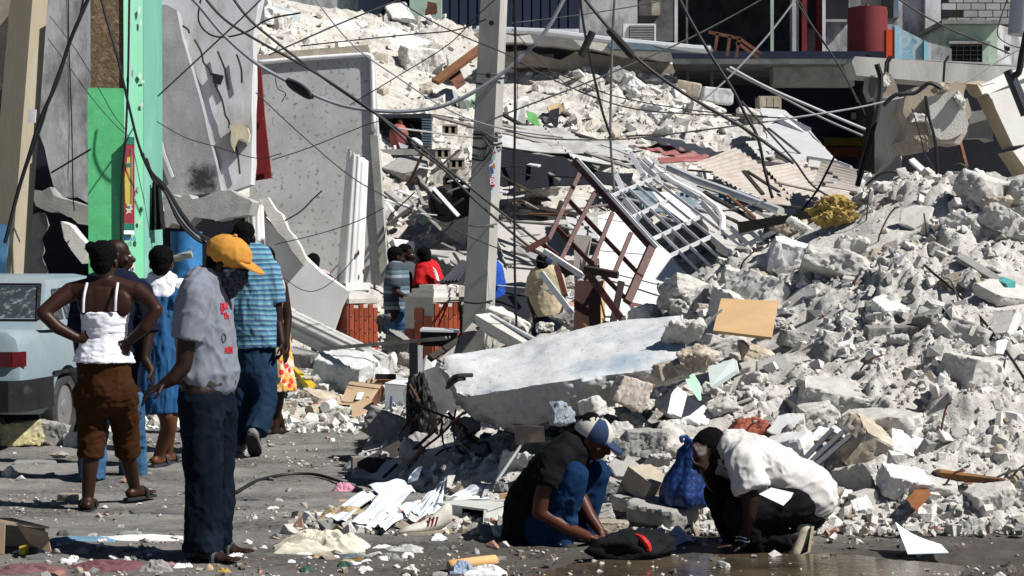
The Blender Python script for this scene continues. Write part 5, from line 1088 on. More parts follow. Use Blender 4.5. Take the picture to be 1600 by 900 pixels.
def box5(name,lab,corners,depth,mat,cat,parts=None):
    T=thing(name,lab,cat,P(*corners[3])); q=MB(); q.slab([P(*c) for c in corners],depth); q.build('panel',mat,T); return T
T=box5('cardboard_box','crushed brown cardboard box with a white label leaning left of the white carton',[(545,598,18.5),(594,602,18.5),(572,634,18.0),(530,632,18.1)],(.02,.05,.01),card,'cardboard box')
q=MB(); q.slab([P(560,613,18.24),P(569,613,18.24),P(564,624,18.12),P(555,624,18.12)],(0,.006,0)); q.build('label',paper,T); plt=[P(594,602,18.5),P(600,612,18.7),P(582,640,18.3),P(572,634,18.0)]; q=MB(); q.slab(plt,(.02,.05,0)); q.build('side_panel',wood_brown,T)
T=box5('cardboard_box','small torn brown cardboard box below the label box',[(549,634,17.8),(582,632,17.8),(582,648,17.7),(550,652,17.65)],(0,.12,0),card,'cardboard box'); q=MB(); q.slab([P(549,634,17.8),P(575,620,18.1),P(584,632,17.85)],(0,.01,.01)); q.build('flap',card,T)
T=box5('cardboard_box','open orange-brown cardboard box under the end of the fallen column',[(583,594,19.2),(620,594,19.2),(620,600,19.1),(583,602,19.1)],(0,.2,0),M('orange_cardboard',(.5,.22,.07),.85),'cardboard box'); pbox('inside',586,585,618,595,19.3,.1,dark_in,T); q=MB(); q.slab([P(572,586,19.4),P(580,594,19.2),P(574,598,19.2)],(0,.02,0)); q.build('flap',plywood,T)
plate('pink_bag',[(487,632,17.9),(505,622,18.1),(528,622,18.1),(520,634,17.8),(500,640,17.7)],M('pink_plastic',(.5,.25,.33),.6,.15,9,.3,20),'crumpled pink plastic bag among the plaster by the road','plastic bag',(0,.12,.02),.015,3,.05)
q=MB(); c_=P(508,636,17.6); q.tube([c_,c_+V((.05,.2,.01))],.05,14); tag(q.build('pipe_piece',white_pl),'short white pipe piece lying by the pink bag','pipe piece'); q=MB(); q.tube([P(484,643,17.6),P(500,640,17.7)],.055,12); tag(q.build('tin_can',tan_conc),'cream tin can lying left of the white pipe piece','can')
T=thing('yellow_gutter','bright yellow plastic channel lying behind the floral dress','plastic channel',P(470,605,18.6)); q=MB(); q.slab([P(450,566,18.8),P(454,566,18.9),P(494,601,18.4),P(482,612,18.3)],(0,.02,-.02)); q.build('floor',yellow_p,T); q=MB(); q.slab([P(450,566,18.78),P(452,574,18.7),P(480,612,18.28),P(482,602,18.3)],(0,.02,0)); q.build('side',yellow_p,T)
T=thing('red_bag','bright red plastic crate lid lying right of the left pedestal','plastic lid',P(590,570,20.6)); q=MB(); q.slab([P(572,548,20.9),P(588,545,21),P(606,570,20.6),P(600,574,20.4)],(0,.03,.02)); q.build('lid',red_pl,T)
for k in range(3):q=MB(); q.bar(P(580+k*4,548,20.8),P(600+k*2,571,20.45),.02); q.build('rib',red_pl,T)
q=MB(); q.bar(P(505,545,19.6),P(700,528,18.2),.06,.035,V((0,0,1))); tag(q.build('long_lath',wood_grey),'long thin grey lath lying level in front of the pedestals','lath')
T=thing('black_stand','black upright metal post with a shiny side behind the white carton','post',P(645,640,17)); q=MB(); q.bar(P(647,640,16.9),P(646,535,16.9),.075,.06); q.build('post',M('black_enamel',(.012,.012,.015),.35,.2,5,0),T); q=MB(); q.bar(P(655,610,17.0),P(656,540,17.0),.05,.03); q.build('bright_strip',alu,T)
T=thing('black_table','low black table top with an open underside in front of the right pedestal','table',P(690,555,18.6)); q=MB(); q.slab([P(656,518,18.6),P(718,520,18.6),P(716,517,19),P(660,514,19.1)],(0,0,.02)); q.build('top',alu,T); pbox('front_panel',657,520,714,541,18.7,.1,dark_in,T)
q=MB(); q.bar(P(690,575,17.8),P(752,500,18.2),.13,.1,V((0,-1,.3)),.08,.06); tag(q.build('splintered_beam',wood_grey),'thick splintered grey beam leaning up at the foot of the utility pole','timber'); q=MB(); q.bar(P(672,560,17.6),P(748,512,18.3),.06,.05,V((0,-1,.3)),.04,.04); tag(q.build('splintered_beam',wood_dark),'dark split timber beside the thick splintered beam','timber')
q=MB(); q.bar(P(755,498,18),P(835,545,16.8),.16,.10,V((0,-.3,1))); tag(q.build('concrete_bar',white_rub),'rough white concrete bar with a steel edge behind the big beam','concrete beam'); q=MB(); q.bar(P(768,494,17.9),P(838,532,16.8),.03,.03); tag(q.build('steel_edge',alu),'shiny steel strip along the rough concrete bar','steel strip')
plate('shade_wall',[(640,590,14.3),(690,570,14.4),(760,600,14.6),(860,600,14.6),(860,800,14.2),(636,740,14)],dark_conc,'dark sheet in place of the shaded rubble under the left end of the big beam','rubble face',(0,.2,0),.06,6)  # dark sheet stands in for the shade under the beam end
bm=bmesh.new(); bmesh.ops.create_icosphere(bm,subdivisions=5,radius=1); co=np.array([v.co[:] for v in bm.verts]); co=co*(1+.3*fbm3(co*1.5,3,14)+.22*(1-np.abs(fbm3(co*3.3,3,19)))**2)[:,None]*np.array([.10,.13,.30]); co[:,0]+=.12*np.abs(np.minimum(co[:,2],0)); co+=np.array(P(658,655,13.9)); fs=[[v.index for v in f.verts] for f in bm.faces]; bm.free()
tag(OBJ('black_sack',[V(c) for c in co],fs,M('black_plastic_sack',(.008,.008,.009),.5,.3,6,.5,20,.01,spec=.2),None,True),'crumpled black sack hanging under the left end of the big beam','sack')
q=MB(); q.slab([P(802,664,12.2),P(850,668,12.0),P(852,690,11.9),P(806,694,12)],(0,.1,0)); tag(q.build('dark_crate',wood_dark),'dark wooden slats under the big beam behind the crouching man','crate')
# tangle of bent rebar and branches
RB=[[(640,630),(672,642),(700,652),(715,660),(730,672)],[(676,668),(668,676),(672,660),(690,656),(688,680)],[(690,650),(692,690),(700,705)],[(712,640),(708,670),(715,700),(735,720),(748,742),(756,765)],[(716,655),(722,690),(740,705),(775,745),(782,765)],[(700,645),(740,690),(760,705),(790,750)],[(730,770),(745,748),(775,738)],[(640,722),(662,700),(690,678),(718,650),(740,640)],[(600,745),(625,722),(680,672)],[(760,690),(785,752),(795,770)],[(640,600),(660,640),(640,660)],[(622,680),(650,640),(640,610)],[(680,712),(700,700),(760,690)],[(716,728),(728,700),(745,690)]]
rl_=['curling left to the black sack','bent into a hook','hanging straight down','snaking down to the cabinet','arching to the crouching man','running diagonally to the cabinet','lying low behind the papers','reaching over to the beam end','pointing at the papers','beside the crouching man\'s back','looped near the black post','rising near the black post','lying level on the grey stones','short and kinked in the middle']
for i,c in enumerate(RB):
    q=MB(); rg=random.Random(i); q.tube(spline([P(x,y,12.9+rg.uniform(-.25,.35)) for x,y in c],6),rg.choice((.007,.009,.012)),5); tag(q.build('bent_rebar',rust if i%3==1 else wood_dark),f'thin dark bent rebar {rl_[i]} in the shaded tangle','rebar','bent rebar in the shaded tangle')
q=MB(); q.tube([P(692,735,12.4),P(722,668,12.7)],[.012,.009],6); tag(q.build('grey_stick',wood_grey),'pale grey stick standing upright over the papers','stick'); q=MB(); q.tube([P(818,690,12.0),P(776,752,11.9)],.01,6); tag(q.build('grey_stick',tin_grey),'pale grey rod leaning beside the crouching man','stick')
q=MB(); q.bar(P(572,732,13.4),P(650,690,13.9),.16,.03,V((0,-1,1.2))); tag(q.build('brown_plank',wood_dark),'dark brown plank sloping up into the tangle','plank'); q=MB(); q.box(P(578,724,13.6),(.26,.12,.1),(0,0,.2)); tag(q.build('wood_block',wood_grey),'grey wooden block on the road left of the tangle','wood block')
# papers
rg=random.Random(3)
PAP=[([(508,806),(560,770),(592,765),(580,790),(540,815)],'large white paper sheet at the left of the strewn pile'),([(545,818),(600,770),(648,764),(640,790),(590,822)],'white paper sheet in the middle of the strewn pile'),([(590,822),(610,795),(660,780),(670,800),(640,815),(606,828)],'folded white printed sheet in front of the strewn pile'),([(575,758),(632,752),(650,768),(600,780)],'white paper sheet at the back of the strewn pile'),([(640,800),(672,770),(700,745),(680,775),(660,808)],'bluish sheet curling up beside the pile'),([(655,808),(690,770),(696,742),(704,790),(690,800)],'tall bluish sheet standing upright behind the cabinet'),([(680,790),(730,772),(764,778),(740,786),(690,798)],'bluish sheet lying on top of the cabinet back'),([(700,776),(735,758),(765,762),(730,775)],'bluish sheet arched behind the cabinet'),([(774,776),(778,738),(790,770),(800,780)],'pointed bluish sheet beside the crouching man'),([(640,742),(660,728),(652,752),(636,756)],'torn bluish scrap on the grey slab'),([(620,790),(650,785),(668,806),(640,812)],'white sheet with printed lines tucked under the pile'),([(784,824),(800,780),(806,812),(800,828)],'white curved sheet tucked behind the crouching man')]
pap2=M('bluish_print_paper',(.66,.72,.8),.85,.06,4)  # second paper tone, slightly darker and bluer
for i,(c,lab) in enumerate(PAP):
    DD=lambda y:min(12.1,G(700,max(y,775)).y*.972+(775-min(y,775))*.004)
    A,B,C2,D2=[P(x,y,DD(y)+rg.uniform(-.05,.02)) for x,y in (c[0],c[1],c[2],c[-1])]; q=MB(); k1,k2,k3=rg.uniform(-.015,.02),rg.uniform(5,11),rg.uniform(0,6)
    q.sheet(A,B,C2,D2,9,9,lambda u,w:k1*math.sin(u*3.1)+.007*math.sin(k2*(u+w*.6)+k3)+.006*math.sin(13*w-5*u+k3)+.05*max(0,u+w-1.5)**2,.003)
    T=tag(q.build('paper_sheet',paper if i%3 else pap2),lab,'paper')
# cabinet, sneaker, cloths, roller, litter
T=thing('metal_cabinet','small pale open metal cabinet lying on its side left of the crouching man','cabinet',P(735,825,11.2)); cab=M('pale_green_grey_enamel',(.5,.52,.48),.6,.12,4,.1,30)
q=MB(); q.slab([P(680,785,11.4),P(762,796,11.1),P(800,783,11.5),P(735,779,11.9)],(0,0,-.012)); q.build('top',cab,T); q=MB(); q.slab([P(760,797,11.1),P(797,784,11.5),P(796,815,11.4),P(758,828,11.05)],(-.015,0,0)); q.build('side',cab,T)
q=MB(); q.slab([P(680,786,11.4),P(722,792,11.25),P(722,815,11.25),P(682,810,11.4)],(0,.02,0)); q.build('drawer_front',cab,T); q=MB(); q.slab([P(720,792,11.4),P(758,797,11.25),P(756,826,11.2),P(720,822,11.35)],(0,.02,0)); q.build('inside',dark_in,T); q=MB(); q.bar(P(780,776,11.5),P(800,773,11.5),.05,.03); tag(q.build('wood_offcut',plywood),'small pale wood offcut on the metal cabinet','wood offcut')
T=thing('sneaker','old white sneaker with red stripes lying by the speckled rock','shoe',G(650,840)); g_=G(648,836)
fx=V((.8,.35,0)).normalized(); fy=V((-fx.y,fx.x,0)); rings=[]
for t_,w,h,z0 in ((0,.022,.02,.01),(.06,.04,.045,.01),(.14,.045,.06,.012),(.2,.043,.085,.015),(.26,.036,.12,.03),(.3,.03,.125,.05),(.32,.018,.1,.06)):rings.append([g_+fx*(t_-.1)+fy*(math.cos(k*.5236)*w)+V((0,0,z0+h*(.5+.5*math.sin(k*.5236)))) for k in range(12)])
q=MB(); q.rings(rings); q.build('upper',M('dirty_white_leather',(.55,.53,.46),.6,.2,9),T,smooth=True); q=MB(); q.slab([g_+fx*(a-.1)+fy*b for a,b in ((-.01,-.015),(.1,-.048),(.2,-.045),(.32,-.02),(.32,.02),(.2,.045),(.1,.048),(-.01,.015))],(0,0,.022)); q.build('sole',tan_conc,T)
for k in range(3):a=g_+fx*(.06+k*.022); q=MB(); q.bar(a+fy*-.045+V((0,0,.05)),a+fx*.02+fy*-.036+V((0,0,.10)),.01,.006); q.build('stripe',red_paint,T)
def cloth(lab,px,py,w,d,h,mat,name='crumpled_cloth',seed=1,n=46,fold=5.,z=.0,cat='cloth',edge=.3,at=None):
    g=at or G(px,py); x,y=np.meshgrid(np.linspace(-1,1,n),np.linspace(-1,1,n)); rr=np.sqrt(x**2+y**2); rad=1+edge*fbm2(np.arctan2(y,x)*1.2+seed,x*0,3,seed)
    fb=fbm2(x*fold*.22+seed,y*fold*.55+x*.8,3,seed+1); rid=np.clip(1-np.abs(fb),0,1)**2.2; zz=h*np.clip(1.1-np.maximum(np.abs(x),np.abs(y))**2,0,1)*(.35+.8*rid)+.006
    v=np.stack([g.x+x*w*rad,g.y+y*d*rad,g.z+z+zz],2).reshape(-1,3); i=np.arange(n*n).reshape(n,n); f=np.stack([i[:-1,:-1],i[:-1,1:],i[1:,1:],i[1:,:-1]],2).reshape(-1,4).tolist()
    b=np.concatenate([i[0,:-1],i[:-1,-1],i[-1,:0:-1],i[:0:-1,0]]).tolist(); vb=v[b].copy(); vb[:,2]-=.02+zz.ravel()[b]*.8; N=len(v); m=len(b); f+=[[b[(k+1)%m],b[k],N+k,N+(k+1)%m] for k in range(m)]
    return tag(OBJ(name,[V(q) for q in np.r_[v,vb]],f,mat,None,True),lab,cat)
cloth('crumpled cream cloth lying on the wet road edge',505,862,.21,.12,.10,M('cream_cloth',(.58,.55,.43),.95,.1,5,.2,60,.003),seed=3,fold=5.,n=70)
cloth('white cloth strip lying flat on the road behind the standing man',215,843,.24,.06,.02,M('white_cloth',(.7,.7,.69),.95,.08),seed=5,edge=.1); cloth('light blue cloth strip left of the white strip on the road',130,846,.17,.05,.02,M('light_blue_cloth',(.13,.25,.35),.95,.1),seed=6,edge=.2)
cloth('dull maroon cloth trodden into the road at the bottom left',165,889,.2,.09,.035,M('maroon_cloth',(.15,.065,.07),.95,.3,9,.3,40),seed=7,fold=9.,n=60); cloth('faded maroon rag at the bottom left corner',45,895,.22,.08,.035,M('faded_maroon_cloth',(.16,.08,.08),.95,.3,9,.3,40),seed=8,fold=9.,n=60); cloth('grey crumpled plastic at the standing man\'s side near the bottom edge',245,893,.08,.06,.05,grey_conc,seed=9)
cloth('pink rag left of the papers',537,768,.07,.05,.05,M('pink_rag',(.55,.25,.34),.9),seed=10); cloth('grey plastic wrapping on the rubble left of the papers',585,735,.2,.14,.12,tin_grey,seed=11,name='plastic_wrap'); cloth('yellowish leaf litter left of the papers',540,812,.16,.1,.07,M('yellow_brown_leaf',(.34,.25,.11),.95,.5,14,.6,30,.01,(.5,.47,.42),9),seed=12,name='leaf_litter')
cloth('white paper wrapper right of the leaf litter',580,826,.1,.06,.05,white_pl,seed=13,name='paper_wrapper'); cloth('grey-blue flat scrap in front of the cream cloth',552,873,.06,.04,.02,tin_blue,seed=14,name='plastic_scrap'); cloth('pale grey flat scrap below the red-brown board',610,874,.055,.05,.025,grey_conc,seed=15,name='plastic_scrap'); cloth('crumpled foil scrap in the dirt left of the roller',632,862,.09,.05,.03,tin_grey,seed=16,name='foil_scrap')
q=MB(); q.slab([P(530,846,10.9),P(560,836,11.2),P(614,838,11.2),P(620,848,10.95),P(606,852,10.85)],(0,0,.035)); tag(q.build('broken_board',M('red_brown_board',(.26,.12,.08),.85,.3,5,.3,30,.005,(.36,.33,.3),3)),'red-brown broken board lying behind the cream cloth','board')
T=thing('foam_roller','short orange-tan roller lying in the gutter at the bottom centre','roller',G(738,890)); a=P(700,884,G(700,892).y); b=P(776,875,G(776,884).y); q=MB(); dd=(b-a).normalized(); q.tube([a,a+dd*.01,lerp(a,b,.5),b-dd*.01,b],[.018,.028,.029,.028,.018],14); q.build('roller',M('orange_tan_foam',(.60,.36,.15),.8,.12,8),T,smooth=True)
cloth('crumpled pale blue plastic bag in front of the roller',722,895,.06,.045,.05,M('pale_blue_plastic',(.24,.30,.40),.5,.1),seed=19,name='plastic_bag'); cloth('white crushed packet at the bottom edge right of the roller',760,898,.09,.04,.04,white_pl,seed=20,name='packet')
for i,(x,y,m,lab) in enumerate(((540,885,M('green_scrap',(.02,.075,.05),.6),'dark green plastic scrap at the bottom edge'),(480,893,M('green_scrap_pale',(.03,.09,.065),.6),'green plastic scrap below the cream cloth'),(570,892,white_pl,'white crumpled scrap at the bottom edge'),(640,893,white_rub,'white stone-like scrap below the foil'),(690,860,dark_conc,'dark grey wet scrap left of the cloth bundle'),(560,877,M('ochre_scrap',(.18,.11,.04),.8),'ochre scrap below the cream cloth'),(350,895,M('yellow_packet',(.36,.24,.05),.6),'yellow packet by the standing man\'s feet'),(100,835,dark_conc,'dark wet scrap left of the striped cloth strips'),(250,800,dark_conc,'dark flat rubber piece on the road behind the standing man'),(1410,745,M('x',(.5,.1,.1)),'red scrap'))[:9]):cloth(lab,x,y,.035 if i!=8 else .16,.022 if i!=8 else .08,.02,m,'litter_scrap',30+i,20,cat='litter')
# carton at left, blue bag, sheets on the right
T=thing('cardboard_box','open tan cardboard box at the bottom left corner of the road','cardboard box',G(40,868)); Dk=G(40,866).y
q=MB(); q.slab([P(26,820,Dk),P(74,832,Dk-.02),P(80,864,Dk-.05),P(48,852,Dk)],(.0,.012,0)); q.build('side',card,T); q=MB(); q.slab([P(-12,811,Dk+.3),P(20,812,Dk+.3),P(77,826,Dk),P(56,824,Dk),P(0,815,Dk-.05)],(0,0,.01)); q.build('flap',card,T)
q=MB(); q.slab([P(-20,818,Dk+.28),P(70,826,Dk+.28),P(72,862,Dk+.2),P(-20,864,Dk+.28)],(0,.012,0)); q.build('rear_side',card,T); q=MB(); q.bar(P(2,866,Dk-.04),P(4,818,Dk-.04),.03,.01); q.build('edge',card,T); q=MB(); q.slab([P(30,854,Dk-.04),P(40,852,Dk-.04),P(38,867,Dk-.06),P(29,867,Dk-.06)],(0,.08,0)); q.build('yellow_packet',yellow_p,T)
T=thing('blue_bag','blue checked plastic bag standing left of the kneeling man','bag',P(1078,790,10.9))
t=NT('blue_checked_plastic'); w1=t.n('TexWave',bands_direction='X'); w1.inputs['Scale'].default_value=9; w1.inputs['Distortion'].default_value=2; t.l(t.coord(),w1.inputs[0]); w2=t.n('TexWave',bands_direction='Z'); w2.inputs['Scale'].default_value=7; w2.inputs['Distortion'].default_value=2; t.l(t.coord(),w2.inputs[0]); mm=t.n('Math',operation='MULTIPLY'); t.l(w1.outputs[1],mm.inputs[0]); t.l(w2.outputs[1],mm.inputs[1])
t.l(t.mix(mm.outputs[0],(.005,.026,.12),(.016,.075,.27)),t.b.inputs['Base Color']); t.b.inputs['Roughness'].default_value=.45; t.bump(t.noise(9,5,.6),.6,.03); bagm=t.m
n=26; rings=[]
for cx_,cy_,rx in ((1076,794,22),(1074,786,40),(1070,768,36),(1074,748,34),(1080,724,24),(1078,706,19),(1086,694,15),(1080,688,11)):
    c_=P(cx_,cy_,10.95); r_x=m_px(rx,10.95); rings.append([c_+V((math.cos(k/n*6.283)*r_x*(1+.10*math.sin(k*2.1+cy_*.05)+.09*math.sin(k*.9+cy_*.11)),math.sin(k/n*6.283)*r_x*.7*(1+.15*math.sin(k*1.7)),.012*math.sin(k*3))) for k in range(n)])
q=MB(); q.rings(rings); q.build('bag',bagm,T,smooth=True); q=MB(); q.tube(spline([P(1066,690,10.9),P(1064,684,10.88),P(1072,682,10.9),P(1078,690,10.92)],5),.012,6); q.build('handle',bagm,T)
plate('folded_paper',[(1440,832,11.0),(1480,804,11.5),(1503,815,11.4),(1500,838,10.95),(1460,839,10.9)],paper,'white folded paper leaning on the rubble at the gutter','paper',(0,.008,-.004))
q=MB(); A,B,C2,D2=G(1418,871),G(1482,869),G(1470,856),G(1398,849)+V((0,0,.05)); q.sheet(A,B,C2,D2,10,6,lambda u,w:.02+.05*(1-u)**3*w,.004); tag(q.build('paper_sheet',paper),'white paper with a curled corner lying on the wet road','paper')
q=MB(); q.bar(on(1462,741),on(1585,754),.07,.05,V((0,-.2,1)),.03,.025); tag(q.build('wooden_beam',M('honey_brown_wood',(.22,.11,.035),.75,.4,9,.4,30,.005,(.08,.04,.02),6,st=(.3,1,1))),'honey brown wooden beam sticking out of the lower right rubble','timber'); q=MB(); q.ell(on(1464,741,.17),(.035,.04,.026)); tag(q.build('charred_end',wood_dark),'charred black lump at the left end of the wooden beam','lump')
RD=hit(1432,800).y-.12
plate('rusty_plate',[(1416,780,RD+0.00),(1430,764,RD+0.19),(1444,756,RD+0.29),(1455,772,RD+0.10),(1440,790,RD+-0.12),(1434,803,RD+-0.28),(1424,792,RD+-0.14)],M('orange_rust_plate',(.24,.095,.035),.8,.3,9,.3,30),'small orange-brown rusty plate in the lower right rubble','metal plate',(0,.02,0),.008,3,.06)
T=thing('barred_grate','dark metal frame of three bars leaning on a white slab behind the kneeling man','metal frame',P(1290,730,11.6)); fm=M('slate_metal',(.03,.035,.045),.5,.2,5,0)
for a,b in (((1256,718),(1300,672)),((1262,726),(1316,676)),((1270,731),(1326,683))):q=MB(); q.bar(P(*a,11.3),P(*b,11.6),.026,.03,V((0,-1,.6))); q.build('bar',fm,T)
q=MB(); q.slab([P(1296,670,11.62),P(1304,664,11.66),P(1332,682,11.66),P(1326,688,11.6)],(0,.05,0)); q.build('end_plate',wall_white,T)
q=MB(); q.bar(on(1500,402),on(1560,440),.07,.04,V((0,-1,1))); tag(q.build('grey_strip',grey_conc),'dark grey strip with a turquoise end on the right of the heap','strip'); q=MB(); q.bar(on(1560,438),on(1580,446),.07,.045,V((0,-1,1))); tag(q.build('turquoise_strip',M('turquoise_paint',(.1,.38,.38),.8)),'turquoise painted strip end at the right of the heap','strip'); q=MB(); q.bar(on(1508,404),on(1530,444),.03,.03); tag(q.build('thin_stick',tan_conc),'thin buff stick crossing below the dark grey strip','stick')
q=MB(); q.bar(P(1424,250,16.6),P(1468,290,16.3),.05,.03,V((0,-1,.6))); tag(q.build('white_angle_bar',white_paint),'white angle bar stuck in the crest right of the broken post','bar')
for pts,lab in (([(1145,604,12.6),(1075,575,12.9),(1060,590,12.7)],'pale green glass-like fragment by the smooth white slab'),([(1350,455,14.5),(1372,466,14.3),(1340,466,14.4)],'small grey-green tile fragment in the middle of the right heap')):pass
plate('green_fragment',[(1062,572,12.7),(1072,572,12.72),(1090,600,12.4),(1092,626,12.2),(1074,600,12.4)],slab_mint,'mint green plaster fragment behind the smooth white slab','plaster fragment',(.02,.03,0)); plate('green_fragment',[(1345,453,14.6),(1370,464,14.4),(1366,467,14.38),(1344,465,14.45)],slab_mint,'small grey-green fragment in the middle of the right heap','plaster fragment',(.02,.03,0))
plate('glass_block',[(1106,574,12.75),(1146,560,12.9),(1150,578,12.8),(1110,604,12.5)],M('dusty_greenish_glass',(.42,.47,.45),.35,.1),'dusty greenish glass-like slab left below the plywood board','glass slab',(.03,.05,-.02))
cloth('crumpled rust red rag on the heap above the kneeling man',0,0,.14,.10,.09,M('rust_red_rag',(.28,.08,.05),.95,.3,9,.4,30),'rag',17,cat='rag',at=hit(1172,672)+V((0,-.08,-.02)))
plate('brick_fragment',[(1300,720,11.9),(1312,716,11.9),(1316,728,11.8),(1304,730,11.8)],pinkst,'small reddish fragment right of the dark metal frame','brick fragment',(0,.06,0))
# puddle in the gutter
t=NT('muddy_water'); t.b.inputs['Roughness'].default_value=.07; t.b.inputs['Specular IOR Level'].default_value=.55; t.l(t.mix(t.ramp(t.noise(2.2,6,.65),[(.35,0),(.7,1)]),(.028,.024,.018),(.13,.10,.06)),t.b.inputs['Base Color']); t.bump(t.noise(26,3,.5,(.5,1.6,1)),.22,.01)
def puddle(lab,pts,mat,seed):
    q=MB(); rg=random.Random(seed); c=[G(*p) for p in pts]; s=[]
    for i,p in enumerate(c):
        b=c[(i+1)%len(c)]
        for k in range(8):s.append(lerp(p,b,k/8)+V((rg.uniform(-.03,.03),rg.uniform(-.03,.03),0)))
    q.slab([V((p.x,p.y,.004)) for p in s],(0,0,-.02)); o=q.build('puddle',mat,kind='structure'); o['label']=lab
puddle('brown gutter puddle in front of the two men',[(1000,868),(1090,866),(1300,866),(1420,878),(1500,884),(1480,930),(1000,930),(820,912),(880,884)],t.m,2)
T=thing('cloth_bundle','black wet cloth bundle with a red band between the two crouching men','cloth bundle',G(985,872)); g_=G(985,870)
bm=bmesh.new(); bmesh.ops.create_icosphere(bm,subdivisions=4,radius=1); co=np.array([v.co[:] for v in bm.verts]); co=co*(1+.22*fbm3(co*1.9,3,4)+.13*(1-np.abs(fbm3(co*3.5,3,9))))[:,None]*np.array([.21,.13,.085])+np.array(g_+V((-.0,0,.045))); fs=[[v.index for v in f.verts] for f in bm.faces]; bm.free(); OBJ('bundle',[V(c) for c in co],fs,M('wet_black_cloth',(.008,.008,.010),.8,.3,6,.8,18,.02,spec=.15),T,True)
q=MB(); q.tube(spline([P(995,838,g_.y-.06),P(1004,842,g_.y-.12),P(1012,852,g_.y-.13),P(1014,862,g_.y-.12)],6),.016,8); q.build('red_band',red_pl,T)
q=MB(); A,B,C2,D2=P(1012,850,10.5),P(1086,848,10.5),P(1062,832,10.7),P(1020,840,10.7); q.sheet(A,B,C2,D2,12,6,lambda u,w:.015*math.sin(u*9)+.03*u*w,.004); tag(q.build('plastic_sheet',M('pale_blue_film',(.28,.36,.46),.4,.15,6)),'pale blue plastic sheet in the gutter right of the black bundle','plastic sheet')
q=MB(); q.slab([P(1080,845,10.6),P(1180,835,10.7),P(1180,855,10.5),P(1084,862,10.45)],(0,.15,0)); tag(q.build('wet_board',wood_dark),'dark wet board in the gutter beside the kneeling man','board')

RL=[(40,840,'the open cardboard box'),(215,843,'the white cloth strip'),(130,846,'the blue cloth strip'),(330,880,'the standing man\'s feet'),(505,858,'the cream cloth'),(165,889,'the maroon cloth'),(738,880,'the orange roller'),(575,845,'the red-brown board'),(650,832,'the old sneaker'),(700,824,'the speckled rock'),(580,790,'the strewn papers'),(537,768,'the pink rag'),(430,745,'the black road wire'),(380,700,'the striped shirt man\'s shoes'),(225,775,'the woman\'s right sandal'),(137,790,'the woman\'s left sandal'),(108,780,'the small buff brick'),(540,885,'the green scrap'),(45,893,'the corner rag'),(420,880,'the bottom edge gap')][:-1]
rg=random.Random(99); LM=[(white_pl,'white'),(paper,'bluish white'),(card,'tan'),(tin_blue,'slate blue'),(dark_conc,'dark'),(grey_conc,'grey'),(M('faded_pink_litter',(.34,.17,.18),.9),'faded pink')]
for i in range(70):
    y=rg.choice((rg.uniform(868,898),rg.uniform(780,870),rg.uniform(860,898))); x=rg.uniform(5,770) if y>800 else rg.uniform(330,640); m,cn_=LM[rg.choices(range(7),(4,2,2,1,3,4,1))[0]]
    cloth(f'small {cn_} scrap on the road {where(x, y, RL)[0]}',x,y,rg.uniform(.015,.055),rg.uniform(.012,.035),rg.uniform(.008,.03),m,'litter_scrap',200+i,10,cat='litter')['group']=f'small {cn_} scraps on the road around {where(x, y, RL)[1]}'
# ---------------------------------------------------------------- people
PEND=[]
def remesh_later(name,mb,mat,parent,vox,fold=None,dec=0,smooth_it=4,label=None):
    o=mb.build(name,mat,parent,smooth=True,label=label)
    m=o.modifiers.new('r','REMESH'); m.mode='VOXEL'; m.voxel_size=vox; m.use_smooth_shade=True
    s=o.modifiers.new('s','SMOOTH'); s.factor=.5; s.iterations=smooth_it
    PEND.append((o,fold,dec)); return o
def finish_people():
    dg=bpy.context.evaluated_depsgraph_get()
    done=[]
    for o,fold,dec in PEND:done.append(bpy.data.meshes.new_from_object(o.evaluated_get(dg),depsgraph=dg))
    for (o,fold,dec),me in zip(PEND,done):
        old=o.data; o.modifiers.clear(); o.data=me; bpy.data.meshes.remove(old)
        n=len(me.vertices)
        if fold and n:
            co=np.empty(n*3); me.vertices.foreach_get('co',co); co=co.reshape(-1,3); nr_=np.empty(n*3); me.vertex_normals.foreach_get('vector',nr_); nr_=nr_.reshape(-1,3)
            amp,fr,st=fold; wv=co+np.array(WL[o]); p=wv*np.array(st)*fr; p=p+.5*fbm3(p*.6,2,3)[:,None]
            d_=(1-np.abs(fbm3(p,3,12)))**2-.5+.45*((1-np.abs(fbm3(p*2.3,2,31)))**3-.5)
            co=co+nr_*(d_*amp)[:,None]; me.vertices.foreach_set('co',co.ravel()); me.update()
        me.polygons.foreach_set('use_smooth',np.ones(len(me.polygons),bool))
    PEND.clear()
skin_d=M('dark_brown_skin',(.020,.0085,.0055),.5,.18,14,.12,90,.002,spec=.2)
skin_m=M('brown_skin',(.095,.036,.018),.5,.18,14,.12,90,.002,spec=.2)
hair_m=M('black_hair',(.0045,.004,.004),.9,.3,40,.9,130,.008,spec=.06)
eye_w=M('eye_white',(.5,.48,.44),.3,0,5,0)
def denim(name,c,c2):return M(name,c,.95,.22,5,.35,160,.002,c2,3.2,(.48,.68),spec=.06)
jean_dark=denim('dark_blue_denim',(.004,.007,.013),(.010,.016,.028)); jean_mid=denim('worn_blue_denim',(.010,.024,.048),(.022,.05,.09)); jean_lite=denim('light_blue_denim',(.035,.09,.17),(.065,.15,.25))
ZV=V((0,0,1))
